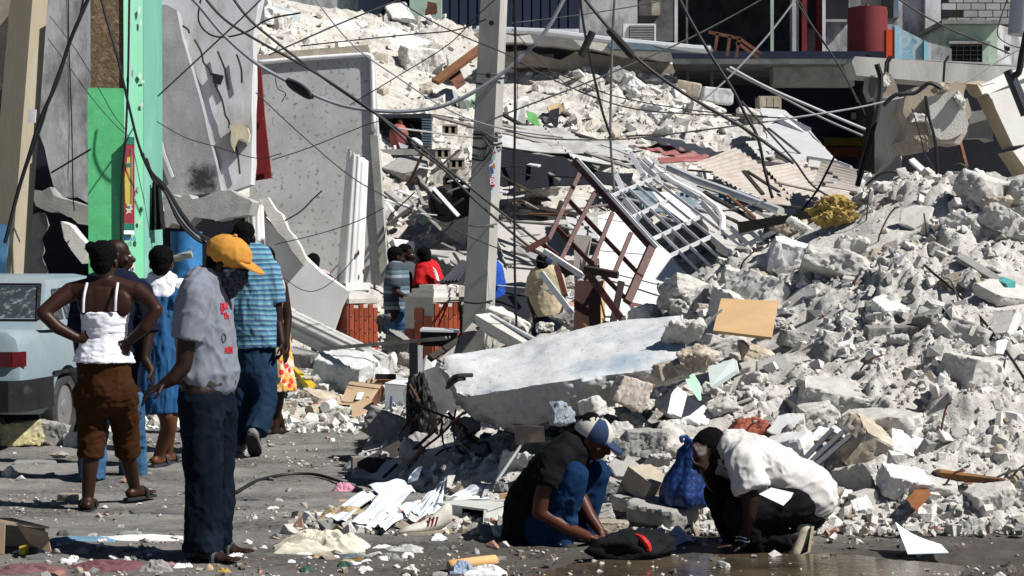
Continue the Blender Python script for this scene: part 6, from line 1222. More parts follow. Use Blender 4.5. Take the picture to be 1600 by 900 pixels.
class Fig:
    def __init__(s,label,px,D,vox=.008,skin=skin_d,group=None):
        s.D=D; s.vox=vox; s.skin=skin; s.T=thing('person',label,'person',V((P(px,390,D).x,D,0)),group); s.b=MB()
    def J(s,px,py,dd=0):return P(px,py,s.D+dd)
    def limb(s,*a,mb=None):
        """a chain of (point, radius)"""
        mb=mb or s.b
        for (p,r),(q_,r2) in zip(a[:-1],a[1:]):mb.cap(p,q_,r,r2)
        return mb
    def head(s,c,f,up=ZV,k=1.,hair=True,eyes=False,mat_hair=hair_m,bun=None,hk=1.07):
        f=V(f).normalized(); x=f.cross(V(up)).normalized(); u=x.cross(f).normalized(); b=s.b; fr=(x,f,u); c=V(c)
        E=lambda dx,df,du,rx,rf,ru,mb=b,n=14:mb.ell(c+x*(dx*k)+f*(df*k)+u*(du*k),(rx*k,rf*k,ru*k),fr,n)
        E(0,-.012,.035,.077,.098,.085); E(0,.03,-.02,.062,.068,.08); E(0,.045,-.078,.045,.042,.036); E(0,.078,.022,.05,.016,.012)
        b.cap(c+f*.088*k+u*.01*k,c+f*.112*k-u*.028*k,.009*k,.018*k); E(0,.093,-.058,.026,.016,.009); E(0,.09,-.072,.024,.015,.009)
        for sx in (-1,1):E(sx*.079,-.008,-.012,.011,.02,.032); E(sx*.045,.06,-.03,.022,.02,.02)
        if hair:
            h=MB(); E(0,-.026,.047,.081*hk,.095*hk,.083*hk,h); E(0,-.05,-.01,.066*hk,.06*hk,.07*hk,h)
            if bun is not None:h.ell(c+x*bun[0]+f*bun[1]+u*bun[2],(.04,.04,.04))
            remesh_later('hair',h,mat_hair,s.T,max(s.vox,.009),(.006,30,(1,1,1)))
        if eyes:
            e=MB()
            for sx in (-1,1):e.ell(c+f*.083*k+x*(sx*.031*k)+u*.0,(.013,.013,.009),fr,10)
            e.build('eyes',eye_w,s.T,smooth=True)
        return fr
    def hand(s,w,d,nrm,thumb,curl=.5,k=1.,mb=None):
        """palm, four separate fingers of different length and a thumb leaving the side of the palm"""
        mb=mb or s.b; d=V(d).normalized(); nrm=V(nrm); nrm=(nrm-d*nrm.dot(d)).normalized(); sd=d.cross(nrm).normalized()
        if sd.dot(V(thumb))<0:sd=-sd
        w=V(w); mb.cap(w,w+d*.085*k,(.027*k,.017*k),(.040*k,.014*k),side=sd)
        for i,(o,L) in enumerate(((.031,.072),(.0105,.08),(-.0105,.074),(-.031,.058))):
            a=w+d*(.088*k)+sd*(o*k); c1=curl*(.55+.12*i); p1=a+(d*math.cos(c1)+nrm*math.sin(c1)+sd*(o*1.2)).normalized()*(L*.55*k); c2=c1+curl*.9
            p2=p1+(d*math.cos(c2)+nrm*math.sin(c2)+sd*o).normalized()*(L*.5*k); mb.cap(a,p1,.0098*k,.0088*k,n=8); mb.cap(p1,p2,.0088*k,.0072*k,n=8)
        a=w+d*.025*k+sd*.026*k; p1=a+(d*.7+sd*.75+nrm*.35).normalized()*.042*k; p2=p1+(d*.95+sd*.2+nrm*.4).normalized()*.032*k
        mb.cap(a,p1,.014*k,.011*k,n=8); mb.cap(p1,p2,.011*k,.0085*k,n=8)
    def foot(s,an,d,L=.25,mb=None,lift=0,barefoot=True):
        d=V(d).normalized(); mb=mb or s.b; h=V((an.x,an.y,an.z)); sd=d.cross(ZV).normalized(); z=.035
        hl=h-d*.045-ZV*(h.z-z-lift); ball=hl+d*(L*.62)+ZV*(-.008); toe=ball+d*(L*.22)
        mb.cap(h,hl+d*.01,.042,.036); mb.cap(h+d*.03,ball,(.038,.04),(.045,.024),side=sd); mb.cap(hl,ball,(.033,.032),(.045,.024),side=sd); mb.cap(ball,toe,(.044,.02),(.036,.014),side=sd)
        if barefoot:
            for i in range(5):a=toe+sd*((i-2)*.017); mb.cap(a,a+d*(.03-abs(i-1)*.004),.0105,.009,n=8)
        return hl,ball,toe,sd
    def sandal(s,pts,mat,strap=True,name='sandal'):
        hl,ball,toe,sd=pts; d=(toe-hl).normalized(); T=s.T
        out=[hl-d*.04+sd*a for a in (-.03,.03)]; q=MB(); z=V((0,0,-.034))
        ring=[hl-d*.045-sd*.02,hl-d*.045+sd*.02,hl+sd*.036,ball+sd*.052,toe+sd*.045+d*.02,toe+d*.045,toe-sd*.045+d*.02,ball-sd*.052,hl-sd*.036]
        q.slab([p+ZV*(-.028 if i not in (3,4,5,6,7) else -.018) for i,p in enumerate(ring)],(0,0,-.016)); q.build(name,mat,T)
        if strap:
            q=MB(); a=ball-d*.03
            q.tube(spline([a-sd*.053-ZV*.015,a-sd*.045+ZV*.02,a+ZV*.034,a+sd*.045+ZV*.02,a+sd*.053-ZV*.015],5),.012,6)
            q.tube(spline([a+d*.05-ZV*.0,a-d*.02-sd*.025+ZV*.035,hl-sd*.04+ZV*.0],5),.008,6); q.build('strap',mat,T)
    def shoe(s,an,d,mat,L=.28,sole=None,tilt=0,name='shoe'):
        d=V(d).normalized(); d=(d+ZV*tilt).normalized(); sd=d.cross(ZV).normalized(); u=sd.cross(d); h=V(an); q=MB(); hl=h-d*.05-u*.05; ball=hl+d*(L*.62); toe=hl+d*(L*.85)
        q.cap(h,h-u*.05,.05,.045); q.cap(h+d*.02,ball,(.043,.045),(.05,.035),side=sd); q.cap(hl,ball,(.042,.04),(.05,.033),side=sd); q.cap(ball,toe,(.05,.033),(.04,.026),side=sd)
        o=remesh_later(name,q,mat,s.T,max(s.vox,.01)); q=MB(); z=-u*.034
        q.slab([p+z for p in (hl-d*.04-sd*.02,hl-d*.04+sd*.02,hl+sd*.042,ball+sd*.054,toe+sd*.042,toe+d*.035,toe-sd*.042,ball-sd*.054,hl-sd*.042)],-u*.022); q.build('sole',sole or rub_black,o); return o
    def garment(s,name,mb,mat,fold=(.009,8,(1,1,1)),label=None):return remesh_later(name,mb,mat,s.T,max(s.vox,.009),fold,label=label)
    def done(s):return remesh_later('body',s.b,s.skin,s.T,s.vox,None,smooth_it=3)
WLK=V((.12,1,0))
# ---- woman in the white camisole, back to us, hands on hips
A=Fig('woman in a white camisole and brown cropped trousers standing with hands on hips',165,11.7,.0065,M('warm_dark_brown_skin',(.030,.0115,.0065),.45,.18,14,.12,90,.002,spec=.22)); J=A.J
fr=A.head(J(163,409,.02),(.12,1,-.05),k=.98,bun=(-.075,-.03,.085),hk=1.1)
nk=J(164,442); A.limb((J(163,418),.055),(nk,.055)); ch=J(163,478); wa=J(164,520,.01); pe=J(163,588,.0)
A.b.cap(J(163,462),J(163,500),(.165,.085),(.14,.095),side=(1,0,0)); A.b.cap(J(163,500),wa,(.14,.095),(.125,.09),side=(1,0,0)); A.b.cap(wa,pe,(.125,.09),(.17,.125),side=(1,0,0))
A.limb((nk,.06),(J(118,455,.0),.062)); A.limb((nk,.06),(J(209,456,.0),.062))
A.b.ell(J(140,474,-.052),(.075,.034,.09)); A.b.ell(J(187,474,-.052),(.075,.034,.09))
A.limb((J(112,455),.06),(J(90,470,-.05),.05),(J(67,489,-.1),.042),(J(90,512,-.09),.04),(J(120,528,-.07),.029))
A.limb((J(214,455),.06),(J(232,468,-.03),.05),(J(244,484,-.08),.043),(J(226,512,-.1),.039),(J(205,530,-.08),.029))
A.hand(J(121,529,-.075),(1,.1,-.12),(0,1,.1),(0,-.2,1),.35,.9); A.hand(J(203,531,-.085),(-.45,.1,-.75),(0,1,.2),(-.3,-.4,.9),.35,.9)
la,ra_=J(137,783,-.0),J(211,765,.35)
A.limb((J(142,600),.095),(J(144,690,.02),.06),(J(140,730,.0),.052),(la,.034)); A.limb((J(186,600),.095),(J(198,680,.15),.06),(J(201,720,.25),.052),(ra_,.034))
f1=A.foot(la,(-.15,1,0),.22); A.sandal(f1,rub_black); f2=A.foot(J(211,768,.35),(.5,.9,0),.22,lift=.03); A.sandal(f2,rub_black)
g=MB(); g.cap(J(164,487),J(164,505),(.152,.103),(.143,.108),side=(1,0,0),flat=(1,0)); g.cap(J(164,505),J(163,532),(.143,.108),(.136,.103),side=(1,0,0)); g.cap(J(163,530),J(162,566),(.138,.107),(.196,.162),side=(1,0,0),flat=(0,1))
cami=M('white_camisole',(.74,.74,.78),.85,.05,6,.2,40,.004); A.garment('camisole',g,cami,(.009,11,(.5,.5,2.)))
for pts in (((130,488,-.1),(131,465,-.112),(136,442,-.075)),((180,486,-.1),(181,464,-.115),(184,442,-.075))):
    g=MB(); g.tube(spline([J(*p) for p in pts],6),.0085,6); g.build('strap',cami,A.T)
g=MB(); g.cap(J(163,562),J(163,615),(.16,.125),(.185,.142),side=(1,0,0)); brn=M('brown_cotton_trousers',(.040,.016,.006),.9,.2,6,.3,70,.003,spec=.06)
for a_,b_,c_ in ((J(141,612),J(143,680,.02),J(142,716,.01)),(J(187,610),J(197,672,.15),J(199,712,.2))):g.cap(a_,b_,.108,.086); g.cap(b_,c_,.086,.082,flat=(0,1))
A.garment('trousers',g,brn,(.010,9,(1,1,1.1))); A.done()
# ---- bald man in navy behind her
B=Fig('shaven-headed man in a navy top and blue jeans behind the woman in the camisole',180,13.2,.009); J=B.J
B.head(J(183,400),(1,.25,0),hair=False,eyes=True); B.limb((J(176,412),.056),(J(172,438),.06)); B.b.cap(J(176,455),J(176,560),(.2,.11),(.16,.11),side=(1,0,0)); B.b.cap(J(176,560),J(176,610),(.16,.11),(.16,.12),side=(1,0,0))
B.limb((J(225,460,-.02),.06),(J(232,520,-.05),.045),(J(226,560,-.1),.036),(J(237,580,-.12),.028)); B.hand(J(236,578,-.12),(.15,-.1,-1),(-1,0,0),(0,-1,0),.5); B.limb((J(128,460,-.02),.06),(J(122,520,.05),.045),(J(126,572,.0),.03))
for (x0,y0,d0),(x1,y1,d1),(x2,y2,d2) in (((152,610,0),(146,680,0),(140,748,-.05)),((200,610,0),(206,680,.2),(206,740,.3))):B.limb((J(x0,y0,d0),.09),(J(x1,y1,d1),.06),(J(x2,y2,d2),.04))
g=MB(); navy=M('navy_cotton_top',(.008,.010,.022),.9,.25,6,.3,50,.004,spec=.06); g.cap(J(176,446),J(176,490),(.21,.13),(.215,.135),side=(1,0,0)); g.cap(J(176,490),J(176,606),(.215,.135),(.19,.14),side=(1,0,0),flat=(0,1)); g.cap(J(222,456),J(232,520,-.04),.085,.08,flat=(0,1)); g.cap(J(130,456),J(122,522,.04),.085,.08,flat=(0,1)); B.garment('top',g,navy)
g=MB(); g.cap(J(176,590),J(176,630),(.17,.13),(.19,.14),side=(1,0,0)); 
for p in (((152,625,0),(146,690,0),(143,750,-.04)),((200,625,0),(207,690,.18),(208,742,.28))):g.cap(J(*p[0]),J(*p[1]),.11,.095); g.cap(J(*p[1]),J(*p[2]),.095,.1,flat=(0,1))
B.garment('jeans',g,jean_lite,(.011,9,(1,1,1))); B.shoe(J(140,748,-.05),(-.1,1,0),M('black_leather',(.012,.012,.012),.5)); B.shoe(J(207,742,.3),(.75,.8,0),M('brown_leather',(.09,.045,.025),.6)); B.done()
# ---- person in the denim pinafore
C=Fig('person in a blue denim pinafore dress over a white blouse walking away',255,14.0,.009,skin_m); J=C.J
C.head(J(252,412),(-.1,1,0),hk=1.16); C.limb((J(252,420),.052),(J(253,440),.055)); C.b.cap(J(253,455),J(254,560),(.155,.1),(.15,.11),side=(1,0,0)); C.limb((J(222,452),.055),(J(214,500,.02),.042),(J(218,550,-.05),.03)); C.limb((J(286,452),.055),(J(294,500,.02),.042),(J(292,550,-.05),.03)); C.hand(J(218,552,-.05),(0,0,-1),(1,0,0),(0,1,0),.5,.9)
C.limb((J(240,600),.09),(J(262,650,-.1),.066),(J(264,668,-.06),.062),(J(246,716,.0),.036)); C.limb((J(272,600),.09),(J(266,650,.2),.06),(J(262,712,.3),.034)); C.sandal(C.foot(J(246,719),(.3,1,0),.23,lift=.02),tin_dark); C.sandal(C.foot(J(262,714,.3),(.3,1,0),.23),tin_dark)
blo=M('white_blouse',(.72,.72,.76),.9,.08,6,.2,40); g=MB(); g.cap(J(253,440),J(253,462),(.125,.09),(.17,.115),side=(1,0,0)); g.cap(J(222,450),J(216,490,.01),.075,.075,flat=(0,1)); g.cap(J(287,450),J(293,492,.01),.075,.075,flat=(0,1)); g.cap(J(253,432),J(253,442),.075,.09,flat=(1,0)); C.garment('blouse',g,blo,(.012,11,(1,1,1)))
den=M('blue_denim_dress',(.02,.075,.18),.9,.2,5,.35,120,.003,(.034,.115,.25),3,spec=.06); g=MB(); g.cap(J(254,462),J(254,520),(.165,.13),(.16,.135),side=(1,0,0),flat=(1,0)); g.cap(J(254,520),J(255,580),(.16,.135),(.2,.16),side=(1,0,0)); g.cap(J(255,580),J(256,644),(.2,.16),(.215,.18),side=(1,0,0),flat=(0,1)); g.cap(J(228,446),J(232,470,-.07),.045,.06); g.cap(J(279,446),J(275,470,-.07),.045,.06); C.garment('pinafore',g,den,(.016,8,(1.5,1.5,.4))); C.done()
# ---- man with the ochre cap and bandana, nearest of all
D=Fig('tall man in grey T-shirt, ochre cap and dark bandana standing nearest',325,9.85,.006); J=D.J
hf=V((.95,-.25,-.38)).normalized(); hu=V((.33,-.1,.94)); hc=J(356,412); D.head(hc,hf,hu,hk=1.06,k=1.02)
D.limb((J(345,420),.06),(J(322,452),.066)); fs=V((.42,.9,0))  # shoulder line runs away from us
D.b.cap(J(318,470),J(322,560),(.17,.11),(.15,.12),side=fs); D.b.cap(J(322,560),J(325,615),(.14,.11),(.14,.11),side=fs)
D.limb((J(303,462,-.15),.06),(J(290,540,-.17),.048),(J(287,572,-.18),.042),(J(270,592,-.2),.036),(J(256,600,-.2),.029)); D.hand(J(258,599,-.2),(-.85,-.2,-.45),(.3,.3,-.9),(.2,-.9,.1),.55)
D.limb((J(345,462,.16),.06),(J(340,550,.2),.045),(J(345,600,.1),.03))
D.limb((J(312,610,-.08),.1),(J(318,740,-.08),.065),(J(314,858,-.1),.04)); D.limb((J(338,610,.08),.1),(J(338,738,.1),.065),(J(332,850,.12),.04))
fa_=V((.92,-.38,0)); p1=D.foot(J(318,862,-.12),fa_,.25); p2=D.foot(J(338,854,.12),V((.95,-.2,0)),.25); ff=M('grey_rubber_flipflop',(.035,.045,.05),.7); D.sandal(p1,ff,True,'flipflop'); D.sandal(p2,ff,True,'flipflop')
gry=M('grey_marl_cotton',(.17,.185,.22),.95,.1,30,.3,60,.004,(.155,.17,.205),3); g=MB()
g.cap(J(320,448),J(318,478),(.15,.11),(.185,.135),side=fs); g.cap(J(318,478),J(322,545),(.185,.135),(.175,.142),side=fs); g.cap(J(322,545),J(325,584),(.175,.142),(.188,.158),side=fs,flat=(0,0)); g.cap(J(306,458,-.14),J(291,532,-.17),(.095,.095),(.095,.085),flat=(0,1)); g.cap(J(342,458,.16),J(338,530,.2),.09,.085,flat=(0,1)); g.cap(J(330,440),J(322,455),.08,.1)
sh=D.garment('tshirt',g,gry,(.013,6.5,(1,1,.8)))
g=MB(); g.cap(J(322,594),J(322,632),(.15,.12),(.172,.135),side=fs)
for a_,b_,c_ in ((J(312,625,-.08),J(318,745,-.09),J(317,862,-.11)),(J(336,625,.08),J(338,742,.1),J(333,858,.12))):g.cap(a_,b_,.118,.1); g.cap(b_,c_,.1,.105,flat=(0,1))
D.garment('jeans',g,jean_dark,(.013,7,(1,1,.8))); g=MB(); ctr=J(323,594); xx=fs.normalized(); yy=V((-xx.y,xx.x,0)); g.rings([[ctr+ZV*z+xx*(math.cos(k*.2618)*.174)+yy*(math.sin(k*.2618)*.142) for k in range(24)] for z in (-.018,.018)]); g.build('belt',wood_dark,D.T)
x_=hf.cross(hu).normalized(); u_=x_.cross(hf).normalized(); och=M('ochre_cotton_cap',(.48,.22,.035),.9,.12,8,.3,80,.003); g=MB(); g.ell(hc-hf*.012+u_*.055,(.1,.125,.095),(x_,hf,u_),18,10); cap_=remesh_later('cap',g,och,D.T,.007,(.006,8,(1,1,1)))
g=MB(); b0=hc+u_*.035+hf*.09; rings=[]
for o_ in (0,.008):rings.append([b0+u_*(o_-.0)+hf*(.11*math.sin(k*math.pi/14))+x_*(.085*math.cos(k*math.pi/14))-u_*(.02*math.sin(k*math.pi/14)) for k in range(15)])
g.rings(rings); g.build('brim',och,cap_); g=MB(); g.ell(hc-hf*.012+u_*.151,(.012,.012,.008),(x_,hf,u_),10,6); g.build('button',och,cap_)
t=NT('paisley_bandana'); vo=t.n('TexVoronoi'); vo.inputs['Scale'].default_value=45; t.l(t.coord(),vo.inputs[0]); t.l(t.mix(t.ramp(vo.outputs[0],[(.30,0),(.36,1),(.46,1),(.52,0)]),(.009,.011,.018),(.05,.065,.09)),t.b.inputs['Base Color']); t.b.inputs['Roughness'].default_value=.9; ban=t.m
g=MB(); g.cap(hc+hf*.035-u_*.015,hc+hf*.05-u_*.06,(.085,.085),(.075,.08),side=x_,flat=(1,0)); g.cap(hc+hf*.05-u_*.06,hc+hf*.06-u_*.185,(.075,.07),(.02,.02),side=x_); g.cap(hc-u_*.06-hf*.03,hc-u_*.03+hf*.05,(.075,.04),(.08,.05),side=x_); D.garment('bandana',g,ban,(.012,12,(1,1,1)))
g=MB(); nk2=J(322,441); g.rings([[nk2+V((math.cos(k*.39)*.08,math.sin(k*.39)*.085,.03*-math.cos(k*.39)+o)) for k in range(16)] for o in (-.008,.012)]); g.build('white_collar',blo,D.T)
D.done()
# ---- man in the striped shirt walking away
t=NT('blue_striped_cotton'); sx=t.n('SeparateXYZ'); t.l(t.coord(),sx.inputs[0]); mp=t.n('Math',operation='MULTIPLY_ADD'); t.l(t.noise(2.5,3),mp.inputs[0]); mp.inputs[1].default_value=.05; t.l(sx.outputs['Z'],mp.inputs[2]); sc_=t.mul(mp.outputs[0],8.5); fr_=t.n('Math',operation='FRACT'); t.l(sc_,fr_.inputs[0])
o_=t.ramp(fr_.outputs[0],[(0,(.10,.26,.36)),(.16,(.04,.065,.14)),(.26,(.19,.37,.43)),(.40,(.10,.25,.35)),(.52,(.045,.09,.2)),(.62,(.22,.38,.43)),(.74,(.07,.2,.31)),(.88,(.03,.07,.15)),(.95,(.17,.34,.4))]); t.l(o_,t.b.inputs['Base Color']); t.b.inputs['Roughness'].default_value=.95; t.b.inputs['Specular IOR Level'].default_value=.2; stripe=t.m
E=Fig('man in a pale blue striped shirt and jeans walking away behind the ochre cap',392,14.9,.009); J=E.J
E.head(J(383,372),(.2,1,0),hk=1.06); E.limb((J(384,384),.06),(J(387,404),.066)); E.b.cap(J(390,420),J(394,530),(.19,.11),(.16,.115),side=(1,0,0)); E.b.cap(J(394,530),J(396,570),(.16,.115),(.16,.12),side=(1,0,0))
E.limb((J(424,425),.06),(J(432,480),.05),(J(434,502),.043),(J(440,536,-.06),.03)); E.hand(J(440,535,-.06),(0,.05,-1),(-1,0,.0),(0,-1,0),.9); E.limb((J(356,425),.06),(J(348,500),.045),(J(346,550,.05),.03))
E.limb((J(378,570),.09),(J(376,630),.06),(J(374,690,.0),.04)); E.limb((J(408,570),.09),(J(412,625,-.1),.06),(J(398,678,-.25),.04))
g=MB(); g.cap(J(389,402),J(391,440),(.19,.12),(.215,.14),side=(1,0,0)); g.cap(J(391,440),J(397,544),(.215,.14),(.215,.155),side=(1,0,0),flat=(0,1)); g.cap(J(420,420),J(430,474),.095,.088,flat=(0,1)); g.cap(J(360,420),J(350,474),.095,.088,flat=(0,1)); E.garment('shirt',g,stripe,(.012,7,(1,1,.7)))
g=MB(); g.cap(J(396,545),J(396,580),(.17,.13),(.19,.145),side=(1,0,0)); g.cap(J(378,575),J(378,635),.115,.095); g.cap(J(378,635),J(375,692),.095,.1,flat=(0,1)); g.cap(J(410,575),J(414,628,-.1),.115,.095); g.cap(J(414,628,-.1),J(400,676,-.24),.095,.095,flat=(0,1)); E.garment('jeans',g,jean_mid,(.012,8,(1,1,.8)))
gsh=M('grey_canvas_shoe',(.16,.16,.16),.8,.2,9); E.shoe(J(375,690,.0),(-.05,1,0),gsh,sole=grey_conc); E.shoe(J(397,674,-.25),(.05,.8,0),gsh,sole=rub_black,tilt=-.9); E.done()
# ---- woman in the floral dress
t=NT('red_yellow_floral'); vo=t.n('TexVoronoi'); vo.inputs['Scale'].default_value=13; t.l(t.coord(),vo.inputs[0]); cc=t.mix(t.ramp(t.noise(9,2),[(.48,0),(.56,1)]),(.62,.33,.06),(.62,.52,.40)); cc=t.mix(t.ramp(vo.outputs[0],[(.30,1),(.36,0)]),cc,(.55,.03,.015)); t.l(cc,t.b.inputs['Base Color']); t.b.inputs['Roughness'].default_value=.9; floral=t.m
F=Fig('woman in a red and yellow floral strap dress partly hidden by the striped shirt',432,16.3,.010,skin_d); J=lambda x,y,d=0:F.J(x-8,y,d)
F.head(J(424,408),(.75,.6,-.1),hk=1.12,k=.95); F.limb((J(424,418),.05),(J(430,438),.055)); F.b.cap(J(430,450),J(436,530),(.15,.1),(.13,.1),side=(.9,.4,0)); F.b.cap(J(436,530),J(436,570),(.13,.1),(.16,.12),side=(.9,.4,0)); F.limb((J(448,448,-.02),.055),(J(457,495,-.02),.043),(J(455,530,-.08),.034),(J(457,545,-.1),.026)); F.hand(J(456,543,-.1),(.15,-.1,-1),(-1,0,0),(0,-1,0),.6,.9); F.limb((J(412,448),.05),(J(408,500),.04),(J(412,545),.027))
F.limb((J(424,570),.085),(J(424,610),.06),(J(420,655),.034)); F.limb((J(446,570),.085),(J(444,610),.06),(J(440,655,.1),.034)); F.foot(J(420,652),(.4,.9,0),.22); F.foot(J(440,650,.1),(.4,.9,0),.22)
g=MB(); g.cap(J(433,500),J(436,545),(.15,.115),(.155,.125),side=(.9,.4,0),flat=(1,0)); g.cap(J(436,545),J(440,612),(.155,.125),(.18,.15),side=(.9,.4,0),flat=(0,1)); F.garment('dress',g,floral,(.012,9,(1.3,1.3,.6)))
g=MB(); g.tube(spline([J(444,432,-.03),J(449,452,-.11),J(444,480,-.14),J(440,506,-.135),J(444,560,-.15),J(446,590,-.16)],6),[.028]*12+[.034]*19,8); g.build('shoulder_strap',floral,F.T); F.done()
# ---- far group
def far_person(label,px,D,build):f=Fig(label,px,D,.014,group=None); build(f,f.J); f.done()
strp2=NT('grey_striped_cotton'); t=strp2; sx=t.n('SeparateXYZ'); t.l(t.coord(),sx.inputs[0]); fr_=t.n('Math',operation='FRACT'); t.l(t.mul(sx.outputs['Z'],5.2),fr_.inputs[0]); t.l(t.ramp(fr_.outputs[0],[(0,(.03,.045,.06)),(.5,(.04,.06,.075)),(.58,(.25,.3,.33)),(.7,(.26,.31,.34)),(.76,(.05,.09,.12)),(.9,(.1,.15,.18))]),t.b.inputs['Base Color']); t.b.inputs['Roughness'].default_value=.95
def b_H(f,J):
    f.head(J(620,402),(.9,.3,-.1),hk=1.12); f.limb((J(619,410),.06),(J(622,424),.065)); f.b.cap(J(622,430),J(622,500),(.18,.11),(.16,.12),side=(.5,.85,0)); f.limb((J(617,430,-.16),.06),(J(618,456,-.2),.046),(J(634,464,-.22),.03)); f.hand(J(634,464,-.22),(1,0,-.2),(0,0,-1),(0,-1,0),.4)
    f.limb((J(618,505),.1),(J(616,550),.06),(J(614,588),.04)); f.limb((J(630,505),.1),(J(634,550),.06),(J(636,588),.04))
    g=MB(); g.cap(J(621,422),J(620,450),(.19,.125),(.21,.14),side=(.5,.85,0)); g.cap(J(620,450),J(620,484),(.21,.14),(.2,.15),side=(.5,.85,0),flat=(0,1)); g.cap(J(617,428,-.15),J(616,450,-.2),.095,.085,flat=(0,1)); f.garment('shirt',g,strp2.m); g=MB(); g.cap(J(622,482),J(622,505),(.17,.14),(.19,.15),side=(1,0,0)); g.cap(J(618,500),J(614,586),.12,.1,flat=(0,1)); g.cap(J(630,500),J(636,586),.12,.1,flat=(0,1)); f.garment('jeans',g,jean_lite); f.shoe(J(614,588),(.8,.3,0),rub_black); f.shoe(J(636,588),(.8,.3,0),rub_black)
far_person('man in a grey striped polo and pale jeans standing between the tiled pedestals',622,23.4,b_H)
def b_J(f,J):
    f.head(J(635,397),(1,-.25,-.1),eyes=True); f.limb((J(634,408),.06),(J(634,424),.065)); f.b.cap(J(635,430),J(637,500),(.18,.11),(.16,.12),side=(.4,.9,0)); f.limb((J(636,506),.1),(J(638,590),.04)); f.limb((J(644,506),.1),(J(646,590),.04)); f.limb((J(638,430,-.15),.055),(J(642,462,-.15),.04),(J(646,478,-.2),.028))
    g=MB(); g.cap(J(636,422),J(638,450),(.18,.125),(.19,.135),side=(.4,.9,0)); g.cap(J(638,450),J(642,486),(.19,.135),(.18,.14),side=(.4,.9,0),flat=(0,1)); f.garment('vest',g,M('charcoal_vest',(.06,.065,.075),.9)); g=MB(); g.cap(J(640,490),J(640,588),(.15,.14),(.12,.11),flat=(0,1)); f.garment('trousers',g,wood_dark); f.shoe(J(640,590),(.9,0,0),rub_black)
far_person('man in a charcoal vest facing right behind the striped polo',637,24.0,b_J)
def b_I(f,J):
    f.head(J(661,403),(-.7,.6,-.25),hk=1.1); f.limb((J(662,410),.06),(J(668,422),.065)); f.b.cap(J(668,430),J(674,490),(.17,.11),(.15,.12),side=(.9,.3,0)); f.limb((J(656,428,-.05),.055),(J(652,452,-.1),.045),(J(662,462,-.2),.03)); f.limb((J(668,500),.1),(J(666,586),.04)); f.limb((J(680,500),.1),(J(682,586),.04))
    red=M('bright_red_cotton',(.58,.012,.015),.9,.1,6,.3,50); g=MB(); g.cap(J(667,420),J(671,440),(.17,.125),(.195,.14),side=(.9,.3,0)); g.cap(J(671,440),J(677,486),(.195,.14),(.185,.145),side=(.9,.3,0),flat=(0,1)); g.cap(J(658,426,-.05),J(654,446,-.08),.09,.085,flat=(0,1)); f.garment('tshirt',g,red)
    q=MB()
    for k in range(4):a0=.3+k*.25; q.tube(spline([J(676+1.5*k,418+k*5,-.17),J(681+k,424+k*5,-.165),J(684+k,432+k*4,-.14)],4),.009,5)
    q.build('white_print',paper,f.T); g=MB(); g.cap(J(674,488),J(668,586),.13,.1,flat=(0,1)); g.cap(J(678,488),J(682,586),.13,.1,flat=(0,1)); f.garment('trousers',g,jean_dark); f.shoe(J(668,588),(-.6,.5,0),rub_black); f.shoe(J(682,588),(-.6,.5,0),rub_black)
far_person('person in a bright red T-shirt with white print behind the bare pedestal',668,23.7,b_I)
def b_K(f,J):
    f.head(J(756,398),(1,.3,-.2),hk=1.1); f.limb((J(757,408),.06),(J(760,424),.065)); f.b.cap(J(762,430),J(764,480),(.2,.11),(.17,.12),side=(1,.2,0)); f.limb((J(772,430),.055),(J(773,455),.04),(J(770,476,-.1),.03)); f.limb((J(758,490),.1),(J(757,570),.04)); f.limb((J(768,490),.1),(J(768,570),.04))
    blu=M('royal_blue_cotton',(.012,.07,.36),.9,.15,6,.3,50); g=MB(); g.cap(J(760,420),J(763,445),(.2,.125),(.215,.14),side=(1,.2,0)); g.cap(J(763,445),J(765,478),(.215,.14),(.19,.145),side=(1,.2,0),flat=(0,1)); g.cap(J(752,428,-.05),J(745,455,-.05),.085,.08,flat=(0,1)); f.garment('shirt',g,blu); g=MB(); g.cap(J(764,478),J(764,570),(.17,.14),(.14,.12),flat=(0,1)); f.garment('trousers',g,wood_dark); f.shoe(J(760,570),(.9,.3,0),rub_black)
far_person('person in a royal blue shirt almost hidden behind the central utility pole',762,22.6,b_K)
def b_L(f,J):
    f.head(J(850,414),(.35,.9,-.15),hk=1.04); f.limb((J(850,422),.06),(J(851,432),.066)); f.b.cap(J(853,440),J(856,500),(.18,.11),(.16,.12),side=(1,.1,0)); f.limb((J(834,438),.06),(J(829,470),.045),(J(836,496,-.1),.03)); f.limb((J(872,438),.06),(J(877,470),.045),(J(874,496,-.1),.03)); f.limb((J(845,505),.1),(J(843,612),.04)); f.limb((J(866,505),.1),(J(868,612),.04))
    be=M('beige_cotton',(.44,.37,.25),.95,.1,6,.3,50); g=MB(); g.cap(J(852,430),J(853,455),(.19,.125),(.205,.14),side=(1,.1,0)); g.cap(J(853,455),J(856,494),(.205,.14),(.19,.15),side=(1,.1,0),flat=(0,1)); g.cap(J(836,436),J(830,464),.09,.088,flat=(0,1)); g.cap(J(870,436),J(876,464),.09,.088,flat=(0,1)); f.garment('tshirt',g,be); g=MB(); g.cap(J(856,492),J(856,515),(.17,.14),(.18,.14),side=(1,0,0)); g.cap(J(846,512),J(843,608),.11,.09,flat=(0,1)); g.cap(J(866,512),J(868,608),.11,.09,flat=(0,1)); f.garment('trousers',g,navy)
    nc=M('navy_cap',(.012,.02,.06),.9); g=MB(); c_=J(850,408); g.ell(c_,(.095,.11,.075)); g.cap(c_+V((.03,.08,-.02)),c_+V((.06,.17,-.04)),(.07,.012),(.05,.01),side=(1,-.3,0)); f.garment('cap',g,nc,None); f.shoe(J(843,612),(.3,.9,0),rub_black); f.shoe(J(868,612),(.3,.9,0),rub_black)
